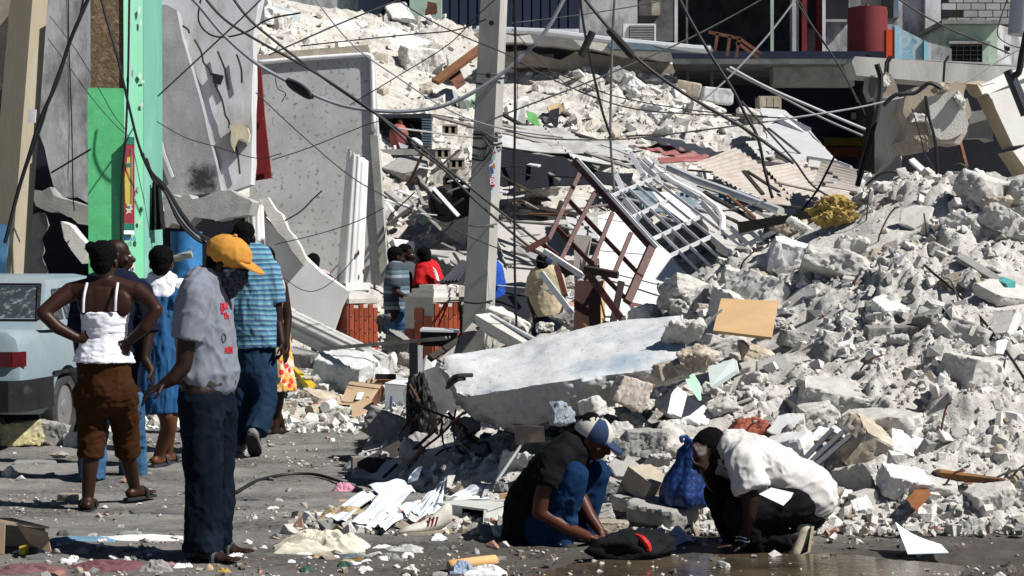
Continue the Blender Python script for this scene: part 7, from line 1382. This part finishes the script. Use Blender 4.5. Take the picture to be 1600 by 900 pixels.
far_person('man in a beige T-shirt and navy cap standing left of the iron grille',855,21.2,b_L)
def b_G(f,J):
    f.head(J(489,413),(-.3,.9,-.3),hk=1.15); f.limb((J(490,420),.06),(J(498,436),.065)); f.limb((J(502,432),.06),(J(514,434,-.1),.05),(J(520,446,-.15),.04),(J(512,455,-.2),.03)); f.b.cap(J(498,440),J(500,500),(.17,.11),(.15,.12),side=(1,0,0)); f.limb((J(494,500),.1),(J(494,580),.04)); f.limb((J(506,500),.1),(J(506,580),.04))
    g=MB(); g.cap(J(499,434),J(500,460),(.16,.12),(.185,.13),side=(1,0,0)); g.cap(J(500,460),J(500,510),(.185,.13),(.18,.14),side=(1,0,0),flat=(0,1)); f.garment('top',g,M('pale_pink_cotton',(.5,.36,.42),.9)); g=MB(); g.cap(J(500,505),J(500,580),(.18,.14),(.15,.12),side=(1,0,0),flat=(0,1)); f.garment('trousers',g,jean_dark)
far_person('person with black hair bending behind the slanted white slab',495,24.5,b_G)
# ---- crouching man in black
Mn=Fig('man in a black T-shirt, jeans and two-tone cap crouching over the black bundle',875,10.55,.0065,M('mid_brown_skin',(.075,.025,.013),.45,.18,14,.12,90,.002,spec=.22)); J=Mn.J  # paler brown skin than the other men
hf=V((.82,-.25,-.45)).normalized(); hu=V((.42,-.15,.88)); hc=J(926,684,.0); Mn.head(hc,hf,hu,hk=1.03)
Mn.limb((J(917,694),.058),(J(893,712,.02),.066)); Mn.b.cap(J(880,722),J(846,762),(.16,.105),(.155,.115),side=(.35,.93,0)); Mn.b.cap(J(846,762),J(830,818),(.155,.115),(.16,.14),side=(.35,.93,0))
Mn.limb((J(868,726,-.17),.062),(J(848,775,-.22),.05),(J(843,800,-.22),.044),(J(880,822,-.2),.038),(J(918,838,-.12),.028)); Mn.hand(J(917,838,-.12),(.85,.3,-.25),(0,0,-1),(.1,.9,.2),.45)
Mn.limb((J(905,720,.16),.06),(J(905,775,.05),.045),(J(922,808,.0),.036),(J(938,830,-.04),.028)); Mn.hand(J(937,829,-.04),(.5,-.35,-.6),(-.2,0,-1),(-.6,.6,0),.5)
Mn.limb((J(838,828,-.12),.085),(J(893,750,-.19),.056),(J(884,800,-.16),.045),(J(872,850,-.12),.04)); Mn.limb((J(840,826,.14),.085),(J(926,746,.12),.056),(J(916,800,.12),.045),(J(905,848,.12),.04))
blk_=M('black_cotton',(.0075,.0075,.009),.92,.3,6,.4,40,.005,spec=.06); g=MB(); g.cap(J(890,708),J(866,735),(.16,.12),(.2,.14),side=(.35,.93,0)); g.cap(J(866,735),J(832,790),(.2,.14),(.19,.155),side=(.35,.93,0)); g.cap(J(832,790),J(826,838),(.19,.155),(.18,.15),side=(.35,.93,0)); g.cap(J(870,722,-.16),J(850,762,-.22),.1,.095,flat=(0,1)); g.cap(J(904,716,.16),J(905,758,.08),.09,.085,flat=(0,1)); Mn.garment('tshirt',g,blk_,(.012,7,(1,1,1)))
g=MB(); g.cap(J(834,822),J(838,836),(.19,.15),(.18,.14),side=(.2,1,0)); g.cap(J(842,826,-.12),J(896,744,-.2),.11,.086); g.cap(J(896,744,-.2),J(884,800,-.16),.086,.072); g.cap(J(884,800,-.16),J(875,848,-.12),.072,.075,flat=(0,1)); g.cap(J(844,824,.14),J(930,740,.12),.11,.086); g.cap(J(930,740,.12),J(917,800,.12),.086,.072); g.cap(J(917,800,.12),J(907,846,.12),.072,.075,flat=(0,1)); Mn.garment('jeans',g,denim('saturated_blue_denim',(.006,.022,.062),(.015,.048,.12)),(.011,8,(1,1,.9)))
Mn.shoe(J(872,852,-.14),(.9,-.2,0),rub_black); Mn.shoe(J(905,850,.12),(.9,-.1,0),rub_black)
x_=hf.cross(hu).normalized(); u_=x_.cross(hf).normalized(); cw=M('off_white_cap_panel',(.5,.47,.42),.9,.15,12); cn=M('navy_cap_panel',(.018,.035,.085),.9,.2,10)
cap_=thing.__wrapped__ if False else None
rows=[[hc-hf*.01+u_*.03+(x_*math.cos(a)*.096+hf*math.sin(a)*.115)*math.cos(e)+u_*(math.sin(e)*.098) for a in [k*6.28318/30 for k in range(30)]] for e in [j*1.5/8-.25 for j in range(9)]]
q=MB(); nn=30; q.v=[p for r in rows for p in r]
for j in range(8):
    for k in range(nn):
        q.cur=1 if (k%10)<5 else 0; q.f.append((j*nn+k,j*nn+(k+1)%nn,(j+1)*nn+(k+1)%nn,(j+1)*nn+k)); q.mi.append(q.cur)
q.f.append(tuple(range(8*nn,9*nn))); q.mi.append(0); cap_=OBJ('cap',q.v,q.f,[cw,cn],Mn.T,True,mi=q.mi)
b0=hc+u_*.02+hf*.09; g=MB(); g.rings([[b0+u_*(o_-.02*math.sin(k*math.pi/14))+hf*(.10*math.sin(k*math.pi/14))+x_*(.08*math.cos(k*math.pi/14)) for k in range(15)] for o_ in (0,.008)]); g.build('brim',cn,cap_); g=MB(); g.ell(hc-hf*.01+u_*.13,(.01,.01,.007),(x_,hf,u_),10,6); g.build('button',cn,cap_); Mn.done()
# ---- kneeling man in white
N=Fig('man in a white T-shirt and black trousers kneeling with one hand over his face',1190,10.35,.0065,skin_d); J=N.J
hf=V((-.86,-.35,-.42)).normalized(); hu=V((-.4,-.05,.92)); hc=J(1108,708,-.02); N.head(hc,hf,hu,hk=1.05)
N.limb((J(1116,712),.058),(J(1142,702,.02),.066)); sN=V((.12,.98,-.1)); N.b.cap(J(1150,712),J(1205,738),(.165,.105),(.15,.115),side=sN); N.b.cap(J(1205,738),J(1250,775),(.15,.115),(.16,.135),side=sN)
N.limb((J(1158,722,-.19),.062),(J(1172,778,-.24),.05),(J(1170,800,-.24),.042),(J(1162,846,-.22),.028)); N.hand(J(1162,850,-.22),(-.95,-.25,-.02),(0,0,-1),(.1,-.9,0),.1,1.02)
N.limb((J(1140,712,.18),.06),(J(1124,765,.1),.045),(J(1112,752,.02),.04),(J(1100,730,-.1),.028)); N.hand(J(1103,734,-.12),(-.25,.0,.95),(-.5,.8,0),(-.6,-.6,.2),.35,.95)
N.limb((J(1246,782,-.1),.1),(J(1160,800,-.16),.075),(J(1180,842,-.1),.06),(J(1245,838,-.1),.04)); N.limb((J(1246,780,.14),.1),(J(1128,772,.14),.078),(J(1150,830,.14),.055),(J(1150,850,.12),.04))
wt=M('white_cotton_tshirt',(.56,.54,.52),.95,.07,5,.3,50,.004,(.48,.455,.42),3); g=MB(); g.cap(J(1142,702),J(1165,712),(.15,.11),(.2,.14),side=sN); g.cap(J(1165,712),J(1215,740),(.2,.14),(.185,.15),side=sN); g.cap(J(1215,740),J(1262,772),(.185,.15),(.19,.165),side=sN); g.cap(J(1158,718,-.18),J(1176,768,-.25),.1,.1,flat=(0,1)); g.cap(J(1142,708,.18),J(1128,750,.12),.095,.09,flat=(0,1)); N.garment('tshirt',g,wt,(.016,7,(1,1,1)))
blt=M('black_cotton_trousers',(.009,.009,.011),.92,.3,6,.4,40,.005,spec=.06); g=MB(); g.cap(J(1240,772),J(1254,792),(.175,.14),(.17,.14),side=sN); g.cap(J(1244,784,-.1),J(1158,802,-.16),.12,.1); g.cap(J(1158,802,-.16),J(1182,842,-.1),.1,.085); g.cap(J(1182,842,-.1),J(1234,838,-.1),.085,.075,flat=(0,1)); g.cap(J(1244,782,.14),J(1128,774,.14),.12,.1); g.cap(J(1128,774,.14),J(1150,830,.14),.1,.09); g.cap(J(1150,830,.14),J(1152,848,.12),.09,.08); N.garment('trousers',g,blt,(.012,7,(1,1,1)))
g=MB(); so_=M('cream_shoe',(.58,.52,.38),.8,.12,8,.2,40); c_=J(1250,846,-.1); g.cap(J(1258,826,-.1),J(1242,862,-.1),(.045,.045),(.052,.04),side=(0,1,0)); g.cap(J(1242,862,-.1),J(1236,866,-.1),(.052,.035),(.045,.03),side=(0,1,0)); o=N.garment('shoe',g,so_,None); g=MB(); g.slab([J(1268,822,-.15),J(1262,862,-.16),J(1238,873,-.16),J(1238,873,-.04),J(1262,862,-.04),J(1268,822,-.05)],(.015,0,0)); g.build('sole',so_,o); N.shoe(J(1152,850,.14),(-.9,-.1,0),rub_black)
g=MB(); w_=J(1160,848,-.22); 
for dz,r in ((.03,.033),(.012,.036)):g.tube([w_+V((math.cos(k*.5236)*r,math.sin(k*.5236)*r,dz+.006*math.sin(k))) for k in range(13)],.004,6)
g.build('bracelet',M('silver_bracelet',(.6,.6,.6),.3,.1,5,0,metal=.9),N.T); N.done()
plate('tan_envelope',[(1186,772,10.0),(1205,762,10.0),(1240,770,10.05),(1236,778,10.0),(1224,790,9.98)],white_pl,'white folded card tucked at the waist of the kneeling man','card',(0,.006,0))
finish_people()
# shirt print on the nearest man
pr=M('red_shirt_print',(.42,.02,.03),.9,.15); gp=M('grey_shirt_print',(.08,.085,.1),.9)
def surf(o,px,py):
    """point of an object's surface seen at a pixel, and its normal"""
    me=o.data; from mathutils.bvhtree import BVHTree
    if o not in _bv:_bv[o]=BVHTree.FromPolygons([v.co+WL[o] for v in me.vertices],[p.vertices[:] for p in me.polygons])
    r=_bv[o].ray_cast(V((0,0,CH)),ray(px,py).normalized()); return r[0],r[1]
_bv={}
def stick(o,pts,mat,name,parent,off=.004):
    v=[surf(o,*p) for p in pts]
    if any(a[0] is None for a in v):return
    q=MB(); f_=[a[0]+a[1]*off for a in v]; b_=[a[0]-a[1]*.004 for a in v]; n=len(v); q.add(f_+b_,[tuple(range(n)),tuple(reversed(range(n,2*n)))]+[(i,n+i,n+(i+1)%n,(i+1)%n) for i in range(n)]); q.build(name,mat,parent)
def letter(o,strokes,x,y,w,h,mat,parent,lw=1.1):
    """block letters drawn as strokes lying on the cloth"""
    for (a,b,c,d) in strokes:
        p0,p1=(x+a*w,y+b*h),(x+c*w,y+d*h); L=math.hypot(p1[0]-p0[0],p1[1]-p0[1]) or 1; nx,ny=-(p1[1]-p0[1])/L*lw,(p1[0]-p0[0])/L*lw
        stick(o,[(p0[0]-nx,p0[1]-ny),(p1[0]-nx,p1[1]-ny),(p1[0]+nx,p1[1]+ny),(p0[0]+nx,p0[1]+ny)],mat,'print',parent)
LB={'B':[(0,0,0,1),(0,0,1,.1),(1,.1,.9,.45),(0,.5,.9,.5),(.9,.5,1,.9),(0,1,1,.9)],'U':[(0,0,0,1),(0,1,1,1),(1,1,1,0)],'L':[(0,0,0,1),(0,1,1,1)],'R':[(0,0,0,1),(0,0,1,.1),(1,.1,1,.45),(0,.5,1,.5),(.2,.5,1,1)],'O':[(0,0,0,1),(0,1,1,1),(1,1,1,0),(1,0,0,0)],'X':[(0,0,1,1),(1,0,0,1)],'N':[(0,1,0,0),(0,0,1,1),(1,1,1,0)],'C':[(1,0,0,0),(0,0,0,1),(0,1,1,1)]}
for ch_,x,y,w,h in (('B',344.5,474,3.2,9),('U',350,473,3,9),('L',354.5,473,1.5,9),('R',346,483,3,8),('O',351,489,3,8),('X',355.5,492,1.5,6),('N',352.5,543,2.8,9),('O',357,542,2.6,9),('X',361,542,1.5,9)):letter(sh,LB[ch_],x,y,w,h,pr,D.T,.75)
for k in range(9):a=k*.7; letter(sh,[(math.cos(a)*.5+.5,math.sin(a)*.5+.5,math.cos(a+.7)*.5+.5,math.sin(a+.7)*.5+.5)],346.5,521,6,14,gp,D.T,.8)
# ---------------------------------------------------------------- parked car
CAR=thing('parked_car','dusty pale blue-grey saloon car seen from behind at the left edge','car',V((-4.62,15.0,0)))
hd=V((.115,.9934,0)); hx=V((.9934,-.115,0)); C0=V((-4.62,15.0,0))
def cl(x,y,z):return C0+hx*x+hd*y+V((0,0,z))
carp=M('dusty_pale_blue_car_paint',(.20,.265,.295),.5,.12,3,.08,60,.002,(.25,.28,.285),2.5,(.45,.7),spec=.4); carb=M('scuffed_black_bumper',(.014,.015,.017),.7,.4,6,.15,30,.003,(.05,.05,.05),7,(.6,.75),spec=.15)
glass=M('dark_dusty_car_glass',(.035,.045,.05),.18,.3,6,.05,40,.001,(.22,.23,.22),14,(.52,.66),spec=.5); lampr=M('dark_red_tail_lamp',(.075,.006,.008),.3,.3,20,0)
st=[(0,.72,.90,.38),(.03,.77,.95,.34),(.12,.80,.965,.3),(.5,.82,.955,.27),(.95,.83,.93,.26),(1.6,.835,.915,.25),(2.6,.835,.90,.25),(3.3,.83,.885,.26),(4.0,.79,.83,.28),(4.22,.73,.74,.32),(4.28,.66,.66,.38)]
def section(y,w,zt,zb):
    h=[(w*.90,zb),(w*.985,zb+.06),(w,.52),(w,.60),(w*.985,zt-.13),(w*.955,zt-.05),(w*.86,zt),(w*.4,zt+.012)]
    return [cl(x,y,z) for x,z in h]+[cl(-x,y,z) for x,z in reversed(h)]
q=MB(); q.rings([section(*s) for s in st]); body=q.build('body',carp,CAR)
for k,y in ((1,.95),(1,3.38)):  # wheel arches cut into the body
    cu=MB(); cu.tube([cl(.45,y,.29),cl(1.1,y,.29)],.355,28); cu.tube([cl(-1.1,y,.29),cl(-.45,y,.29)],.355,28); co_=cu.build('cutter',dark_in)
    md=body.modifiers.new('b','BOOLEAN'); md.object=co_; md.operation='DIFFERENCE'; md.solver='EXACT'; bpy.context.view_layer.update()
    me=bpy.data.meshes.new_from_object(body.evaluated_get(bpy.context.evaluated_depsgraph_get())); body.modifiers.clear(); body.data=me; me.shade_smooth(); me.set_sharp_from_angle(angle=R(38)); bpy.data.objects.remove(co_)
q=MB(); q.tube([cl(.42,.95,.29),cl(.70,.95,.29)],.36,24); q.build('arch_liner',dark_in,CAR); q=MB(); q.tube([cl(.42,3.38,.29),cl(.70,3.38,.29)],.36,24); q.build('arch_liner',dark_in,CAR)
gh=[[(.77,.52,.95),(.77,3.12,.90),(-.77,3.12,.90),(-.77,.52,.95)],[(.75,.60,1.0),(.75,3.02,.96),(-.75,3.02,.96),(-.75,.60,1.0)],[(.615,1.02,1.30),(.60,2.30,1.32),(-.60,2.30,1.32),(-.615,1.02,1.30)],[(.585,1.10,1.345),(.57,2.22,1.36),(-.57,2.22,1.36),(-.585,1.10,1.345)],[(.50,1.22,1.375),(.48,2.1,1.385),(-.48,2.1,1.385),(-.50,1.22,1.375)]]
q=MB(); q.rings([[cl(*p) for p in r] for r in gh]); q.build('cabin',carp,CAR)
def pane(name,pts,mat,off,th=.012,par=CAR):
    p=[cl(*a) for a in pts]; n=(p[1]-p[0]).cross(p[3]-p[0]).normalized(); n=n if n.dot(V(off))>0 else -n; q=MB(); q.slab([a+n*.008 for a in p],-n*th); return q.build(name,mat,par)
rw=pane('rear_window',[(.66,.66,1.035),(-.66,.66,1.035),(-.56,.99,1.285),(.56,.99,1.285)],glass,hd*-1)
for a,b in (((.69,.645,1.015),(.575,1.01,1.30)),((-.69,.645,1.015),(-.575,1.01,1.30)),((.69,.645,1.015),(-.69,.645,1.015)),((.575,1.01,1.30),(-.575,1.01,1.30))):q=MB(); q.bar(cl(*a)-hd*.012+ZV*.01,cl(*b)-hd*.012+ZV*.01,.028,.02); q.build('window_seal',carb,rw)
for pts in ([(.742,.86,1.03),(.742,1.08,1.02),(.64,1.2,1.27),(.64,1.09,1.27)],[(.742,1.16,1.02),(.742,1.92,.995),(.63,1.90,1.28),(.635,1.26,1.275)],[(.742,2.0,.995),(.742,2.86,.985),(.625,2.28,1.285),(.63,1.98,1.28)]):pane('side_window',pts,glass,hx)
pane('tail_lamp',[(.72,-.01,.80),(.2,-.02,.80),(.2,-.02,.68),(.72,-.01,.68)],lampr,hd*-1,.03); pane('tail_lamp',[(.72,-.012,.80),(.80,.08,.80),(.80,.08,.685),(.72,-.012,.68)],lampr,hx-hd,.02); pane('tail_lamp',[(-.70,-.005,.84),(-.34,-.015,.84),(-.34,-.015,.67),(-.70,-.005,.67)],lampr,hd*-1,.03)
pane('boot_lid_line',[(.60,.02,.945),(.612,.02,.945),(.612,.01,.62),(.60,.01,.62)],carb,hd*-1,.01); pane('number_plate',[(.22,-.02,.80),(-.22,-.02,.80),(-.22,-.02,.69),(.22,-.02,.69)],wall_white,hd*-1,.01)
q=MB(); bm_=[[cl(x*.99,y,z) for x,y in ((-.80,.42),(-.84,.1),(-.80,-.0),(-.72,-.07),(0,-.09),(.72,-.07),(.80,-.0),(.84,.1),(.845,.60),(.80,.60),(.78,.15),(.6,.1),(-.6,.1),(-.78,.15),(-.78,.42))] for z in (.33,.36,.55,.575)]; q.rings(bm_); q.build('rear_bumper',carb,CAR)
q=MB(); q.bar(cl(.835,1.32,.36),cl(.84,3.0,.36),.03,.2); q.build('side_sill',carb,CAR); q=MB(); q.bar(cl(.838,.6,.60),cl(.84,3.0,.585),.015,.03); q.build('side_moulding',carb,CAR)
for y0,y1 in ((1.22,1.36),(2.02,2.02)):pane('door_gap',[(.842,y1,.30),(.842,y1+.012,.30),(.80,y0+.012,.90),(.80,y0,.90)],dark_in,hx,.006)
q=MB(); q.box(cl(.83,1.5,.80),(.03,.16,.035),(0,0,-.115)); q.build('door_handle',carb,CAR); q=MB(); q.tube([cl(.45,-.05,.3),cl(.45,.3,.3)],.025,8); q.build('exhaust',rust,CAR)
tyrem=M('dusty_tyre',(.045,.045,.044),.95,.3,9,.3,50,.004,(.10,.10,.095),5,(.55,.75),spec=.1); rimm=M('dusty_steel_rim',(.20,.20,.2),.5,.2,9,.1,40,.002,metal=.3)
for sx in (1,-1):
    for y in (.95,3.38):
        prof=[(.19,.0),(.20,.012),(.265,.015),(.287,.0),(.292,-.03),(.292,-.13),(.285,-.16),(.2,-.17)]; ax_=hx*sx; cc=cl(sx*.80,y,.292)
        ring=lambda r,o,n=32:[cc+ax_*o+hd*(math.cos(k/n*6.28318)*r)+ZV*(math.sin(k/n*6.28318)*r) for k in range(n)]
        q=MB(); q.rings([ring(r,o) for r,o in prof],False); W_=q.build('wheel',tyrem,CAR,smooth=False)
        q=MB(); q.rings([ring(r,o) for r,o in ((.192,-.005),(.18,-.02),(.165,-.035),(.12,-.03),(.075,-.012),(.06,.0),(.03,.004))]); q.build('rim',rimm,W_)
        for k in range(8):a=k/8*6.283; p=cc+hd*(math.cos(a)*.14)+ZV*(math.sin(a)*.14); q=MB(); q.tube([p-ax_*.038,p-ax_*.024],.022,8); q.build('rim_slot',dark_in,W_)
# ---------------------------------------------------------------- cables hung across the ruins
GC='utility cables hanging across the ruins'
def cable(label,pts,r,mat=black_rub,D=17.,n=7,name='cable',group=GC):
    q=MB(); q.tube(spline([P(p[0],p[1],p[2] if len(p)>2 else D) for p in pts],n),m_px(r,D),6); return tag(q.build(name,mat),label,'cable',group)
cable('thick black cable dropping diagonally across the left grey wall',[(142,-20),(137,0),(110,63),(88,130),(63,187),(45,245),(28,300),(8,380)],3.2,D=16.5); cable('second black strand twisted along the thick left diagonal cable',[(132,-20),(126,20),(106,75),(80,145),(66,192),(38,270),(26,310)],2.,D=16.4)
cable('black cable curving down the front of the green pillar to the bundle',[(155,-20,17.6),(163,17,17.6),(185,95,17.6),(200,160,17.7),(217,227,17.8),(233,263,17.9),(262,300,18),(300,355,18),(330,380,18)],2.2,D=17.8); cable('black cable hanging straight down the green pillar',[(202,-20),(202,0),(200,120),(196,220),(190,290),(189,380)],1.8,D=18.2)
for k,lab in enumerate(('upper black strand of the drooping bundle right of the green pillar','middle dusty strand of the drooping bundle right of the green pillar','lower black strand of the drooping bundle right of the green pillar')):cable(lab,[(222+k*3,240+k*4,17.9),(236+k*2,270+k*5,18),(256+k*2,290+k*6,18),(285-k*2,335+k*6,18),(310,365+k*5,18),(335,378+k*3,18.1)],(3.2,2.8,3.2)[k],(black_rub,grey_cab,black_rub)[k],18)
cable('thin wire hanging down the grey wall left of the green pillar',[(107,-10),(107,40),(109,110),(112,190),(114,300),(116,330)],.9,D=19.5); cable('thinner dark wire beside the hanging wire on the left grey wall',[(104,-10),(106,90),(108,200),(106,280)],.6,D=19.6)
cable('thin wire slanting from the left wall to the green pillar',[(75,60),(112,110),(145,155),(180,195),(200,212)],.7,D=18.4); cable('second thin wire slanting to the poster on the green pillar',[(78,25),(120,80),(150,130),(175,175),(198,205)],.7,D=18.4); cable('short black rod from the broken wall to the green pillar',[(80,270),(142,233)],1.6,D=18.8)
cable('light grey wire rising from the leaning wall to the top of the picture',[(247,150,19),(330,73,18),(400,7,17.4),(415,-12,17.3)],1.3,dark_conc,18); cable('thin wire across the leaning wall to the red door',[(245,190),(290,215),(340,230),(400,247),(440,240)],.8,D=19)
cable('upper of the twin black cables crossing from top left to the utility pole',[(345,-30),(385,25),(427,62),(500,118),(575,170),(600,186),(650,224),(700,265),(800,345),(870,400)],2.3,D=18); cable('lower of the twin black cables crossing from top left to the utility pole',[(300,-30),(345,25),(400,62),(490,112),(585,176),(640,225),(690,262),(745,315),(810,372),(850,402)],2.3,D=17.9)
cable('heavy grey cable sagging with a black splice in front of the stucco wall',[(290,-12),(312,10),(350,55),(398,97),(440,122),(490,148),(540,166),(600,174),(650,173),(700,163),(750,138),(800,102),(850,52),(880,0),(888,-20)],3.4,grey_cab,18.2); q=MB(); q.tube(spline([P(448,124,18.1),P(456,131,18.1),(P(472,141,18.1)),P(484,150,18.1),P(490,150,18.1)],4),[m_px(r,18) for r in (4,5,6,7,8,8.5,9,9,9,8.5,8,7,6,5,4,4,4)],10); tag(q.build('cable_splice',rub_black),'fat black splice sleeve on the sagging grey cable','cable splice')
cable('dark wire looping below the black splice sleeve',[(430,122),(434,138),(446,146),(440,160)],.8,D=18); cable('black cable from the top left corner looping over the leaning wall',[(315,-10),(310,30),(325,52),(350,58),(385,50),(420,30),(470,20)],1.4,D=18.5)
cable('light wire rising over the upper hill to the top edge',[(420,86),(460,68),(533,36),(617,2),(640,-12)],1.4,dark_conc,19); cable('pale wire running down from top left across the mint slab to the pole',[(485,-12),(520,35),(560,78),(620,120),(680,160),(733,186),(800,204),(880,215)],1.3,grey_cab,19); cable('black wire running level over the upper hill to the pole',[(470,72),(560,62),(640,54),(712,47),(760,30)],1.1,D=19.5); cable('black wire falling from the top edge to the central pole',[(600,-15),(660,25),(720,55),(790,84),(840,112),(900,140),(990,170),(1120,180),(1250,185)],1.1,D=19.5)
cable('thin dark wire crossing from the stucco wall to the central pole',[(545,165),(620,120),(700,70),(745,25),(790,-15)],.9,D=19.4); cable('wire crossing the stucco wall to the foot of the utility pole',[(400,145),(470,210),(543,272),(600,306),(680,345),(770,385),(850,410)],1.,D=19.8); cable('faint wire climbing over the stucco wall',[(425,250),(480,232),(540,208),(590,190),(660,178),(740,190)],.8,D=20); cable('short black wire on the stucco wall beside the fluted column',[(445,345),(470,330),(490,310),(503,298)],1.2,D=21); cable('thin wire from the stucco wall to the man in the striped polo',[(430,382),(500,365),(560,345),(600,325)],.8,D=20.5); cable('thin wire drooping over the slanted white slab',[(425,420),(470,452),(500,452),(530,430),(560,395)],.7,D=20)
cable('black vertical cable hanging right of the central pole',[(805,-20),(805,100),(804,250),(804,400),(807,510)],1.9,D=17.5); cable('thin vertical wire hanging beside the black vertical cable',[(800,-10),(809,120),(800,260),(790,330)],.6,D=17.8); cable('heavy black cable with a long splice sleeve at the top centre',[(900,-20),(915,0),(950,42),(1000,95),(1060,140),(1110,170),(1170,205),(1240,255)],2.8,D=18); q=MB(); q.tube([P(949,46,17.9),P(953,48,17.9),P(985,84,17.9),P(990,90,17.9)],[m_px(r,18) for r in (4,6,6.5,4)],10); tag(q.build('cable_splice',rub_black),'long black splice sleeve on the heavy cable at the top centre','cable splice')
cable('dark cable falling steeply from the top centre to the tin roof',[(905,-15),(912,40),(924,100),(940,170),(955,215)],2.0,D=18.5); q=MB(); q.tube([P(926,50,18.3),P(916,70,18.3),P(908,88,18.3)],m_px(6,18),8); tag(q.build('cable_clamp',rub_black),'black cable clamp hanging left of the long splice sleeve','clamp'); cable('grey vertical cable hanging at the top centre',[(961,-15),(957,60),(955,130),(954,220),(960,300)],2.,dark_conc,19)
cable('heavy black cable hanging across the dark storefront to the yellow foam',[(1055,-15),(1078,30),(1110,85),(1146,142),(1165,180),(1184,215),(1196,270),(1207,310)],2.6,D=18.5); cable('branch of the heavy black cable running right over the roof slab',[(1158,158),(1200,205),(1240,250),(1270,290),(1310,315)],1.8,D=18.6); cable('black stick-like cable end leaning on the dark timber',[(1310,232),(1290,272),(1275,300),(1252,330)],1.9,D=18.2)
cable('pale wire rising from the hill to the top right of the storefront',[(1088,165),(1140,120),(1200,55),(1250,-10)],1.6,lite_cab,20); cable('dark wire sweeping from the pole up to the top right',[(740,200),(800,174),(935,122),(1073,62),(1180,5),(1200,-10)],1.4,dark_conc,19.5); cable('thin wire from the top centre to the air conditioner',[(800,36),(900,24),(1000,8),(1060,-5)],1.,dark_conc,20); cable('thin wire fanning down from the pole to the roof boards',[(800,45),(850,100),(890,135),(935,155)],.8,D=20); cable('thin wire slanting down from the pole to the white slope',[(800,95),(900,125),(960,150),(1080,172),(1200,182)],1.,D=20.2); cable('long pale wire crossing the tin roof from the pole',[(790,204),(850,216),(960,218),(1060,208),(1200,190)],1.4,dark_conc,19)
cable('long pale wire crossing in front of the broken post to the right edge',[(1200,190),(1330,170),(1400,155),(1490,137),(1560,95),(1610,68)],1.6,lite_cab,17.2); cable('upper of two pale pipes slanting across the dark storefront',[(1140,105),(1200,137),(1290,176),(1352,202)],2.3,lite_cab,24); cable('lower of two pale pipes slanting across the dark storefront',[(1135,108),(1200,140),(1280,182),(1348,212)],1.8,grey_cab,24); cable('black wire crossing the red columns down to the lintel beam',[(1236,-10),(1262,30),(1290,70),(1320,118),(1340,160)],1.4,D=22); cable('second black wire crossing the red columns',[(1243,-10),(1275,50),(1310,100),(1345,165),(1352,180)],1.,D=22); cable('dark wire sagging over the mural wall to the right edge',[(1400,-4),(1440,22),(1490,48),(1545,70),(1580,85)],1.4,D=22); cable('thin loop of wire beside the grey cistern',[(1575,-5),(1560,40),(1562,60),(1590,74),(1610,70)],.9,D=22)
cable('black sheath cable running down the left side of the broken post',[(1370,100,17.8),(1376,125,17.8),(1372,170,17.7),(1360,215,17.6),(1350,250,17.5),(1340,290,17.4)],4.5,D=17.6); cable('black bundle knotted under the lintel beam',[(1380,165),(1400,148),(1430,145),(1452,130),(1470,138)],3.6,D=16.85); cable('black cable hanging down the torn masonry',[(1446,150),(1452,185),(1460,215),(1464,250),(1466,292)],2.4,D=16.85); cable('thin wire curling down the torn masonry',[(1425,170),(1436,205),(1445,240),(1458,262),(1462,285)],1.,D=16.85); cable('black cable looping over the crest below the broken post',[(1352,290),(1375,272),(1398,268),(1412,280),(1440,282)],2.2,D=16.9); cable('second black cable loop on the crest below the torn masonry',[(1472,290),(1480,268),(1500,256),(1515,270),(1508,285)],1.8,D=16.9); q=MB(); q.tube([P(1491,188,17.3),P(1500,225,17.2),P(1509,262,17.1)],[.02,.025,.03],6); tag(q.build('bent_rebar',rust),'rusty rebar rod standing in front of the torn masonry','rebar')
cable('long bent black wire arching over the face of the right heap',[(x,y,on(x,y,.13).y) for x,y in ((1334,442),(1352,420),(1398,398),(1430,403),(1455,424),(1480,445),(1515,478),(1545,512),(1580,560),(1606,600))],2.,D=14); cable('short pale wire lying on the right heap below the jutting slab',[(1428,455,14),(1440,478,13.8),(1455,505,13.5),(1474,545,13.2)],1.4,grey_cab,13.5); 
q=MB(); q.tube(spline([G(x,y,.02) for x,y in ((345,775),(370,768),(400,752),(440,742),(490,741),(530,752),(566,766))],6),.011,6); tag(q.build('road_wire',black_rub),'black wire lying in a curve across the road','wire'); q=MB(); q.tube(spline([P(1090,520,13.3),P(1110,500,13.4),P(1128,484,13.5)],4),.008,5); tag(q.build('bent_rebar',dark_conc),'thin dark rebar lying left of the plywood board','rebar')

rg=random.Random(77)
for i in range(16):
    x,y=rg.uniform(1120,1590),rg.uniform(330,800); p=hit(x,y); a=rg.uniform(-2.6,.4); L=rg.uniform(.15,.45); d_=V((math.cos(a),-.1,-math.sin(a)*.6)); q=MB()
    q.tube(spline([p+V((0,.05,-.05)),p+V((0,-.04,.05)),p+d_*L*.5+V((0,-.05,.08)),p+d_*L+V((0,-.05,.03+rg.uniform(-.05,.08)))],5),.007,5); tag(q.build('bent_rebar',rust if i%3 else dark_conc),f"thin {'rusty' if i % 3 else 'dark'} rebar end sticking out {where(x, y, LAND)[0]}",'rebar','rebar ends sticking out of the right heap')
for i,(x,y,w,D,lab) in enumerate(((1432,185,34,17.0,'jagged stone lump at the left of the torn masonry'),(1470,140,40,17.0,'jagged stone lump at the top of the torn masonry'),(1500,158,34,16.95,'pale stone lump at the right of the torn masonry'),(1440,222,36,16.95,'hanging stone lump at the foot of the torn masonry'),(1384,128,30,17.85,'crumbled stone on the top of the broken post'))):
    s_=w*D/FPX; rock('boulder',P(x,y,D),(s_,s_*.7,s_),(i,.4*i,.3),tan_conc if i%2 else white_rub,lab,None,i)
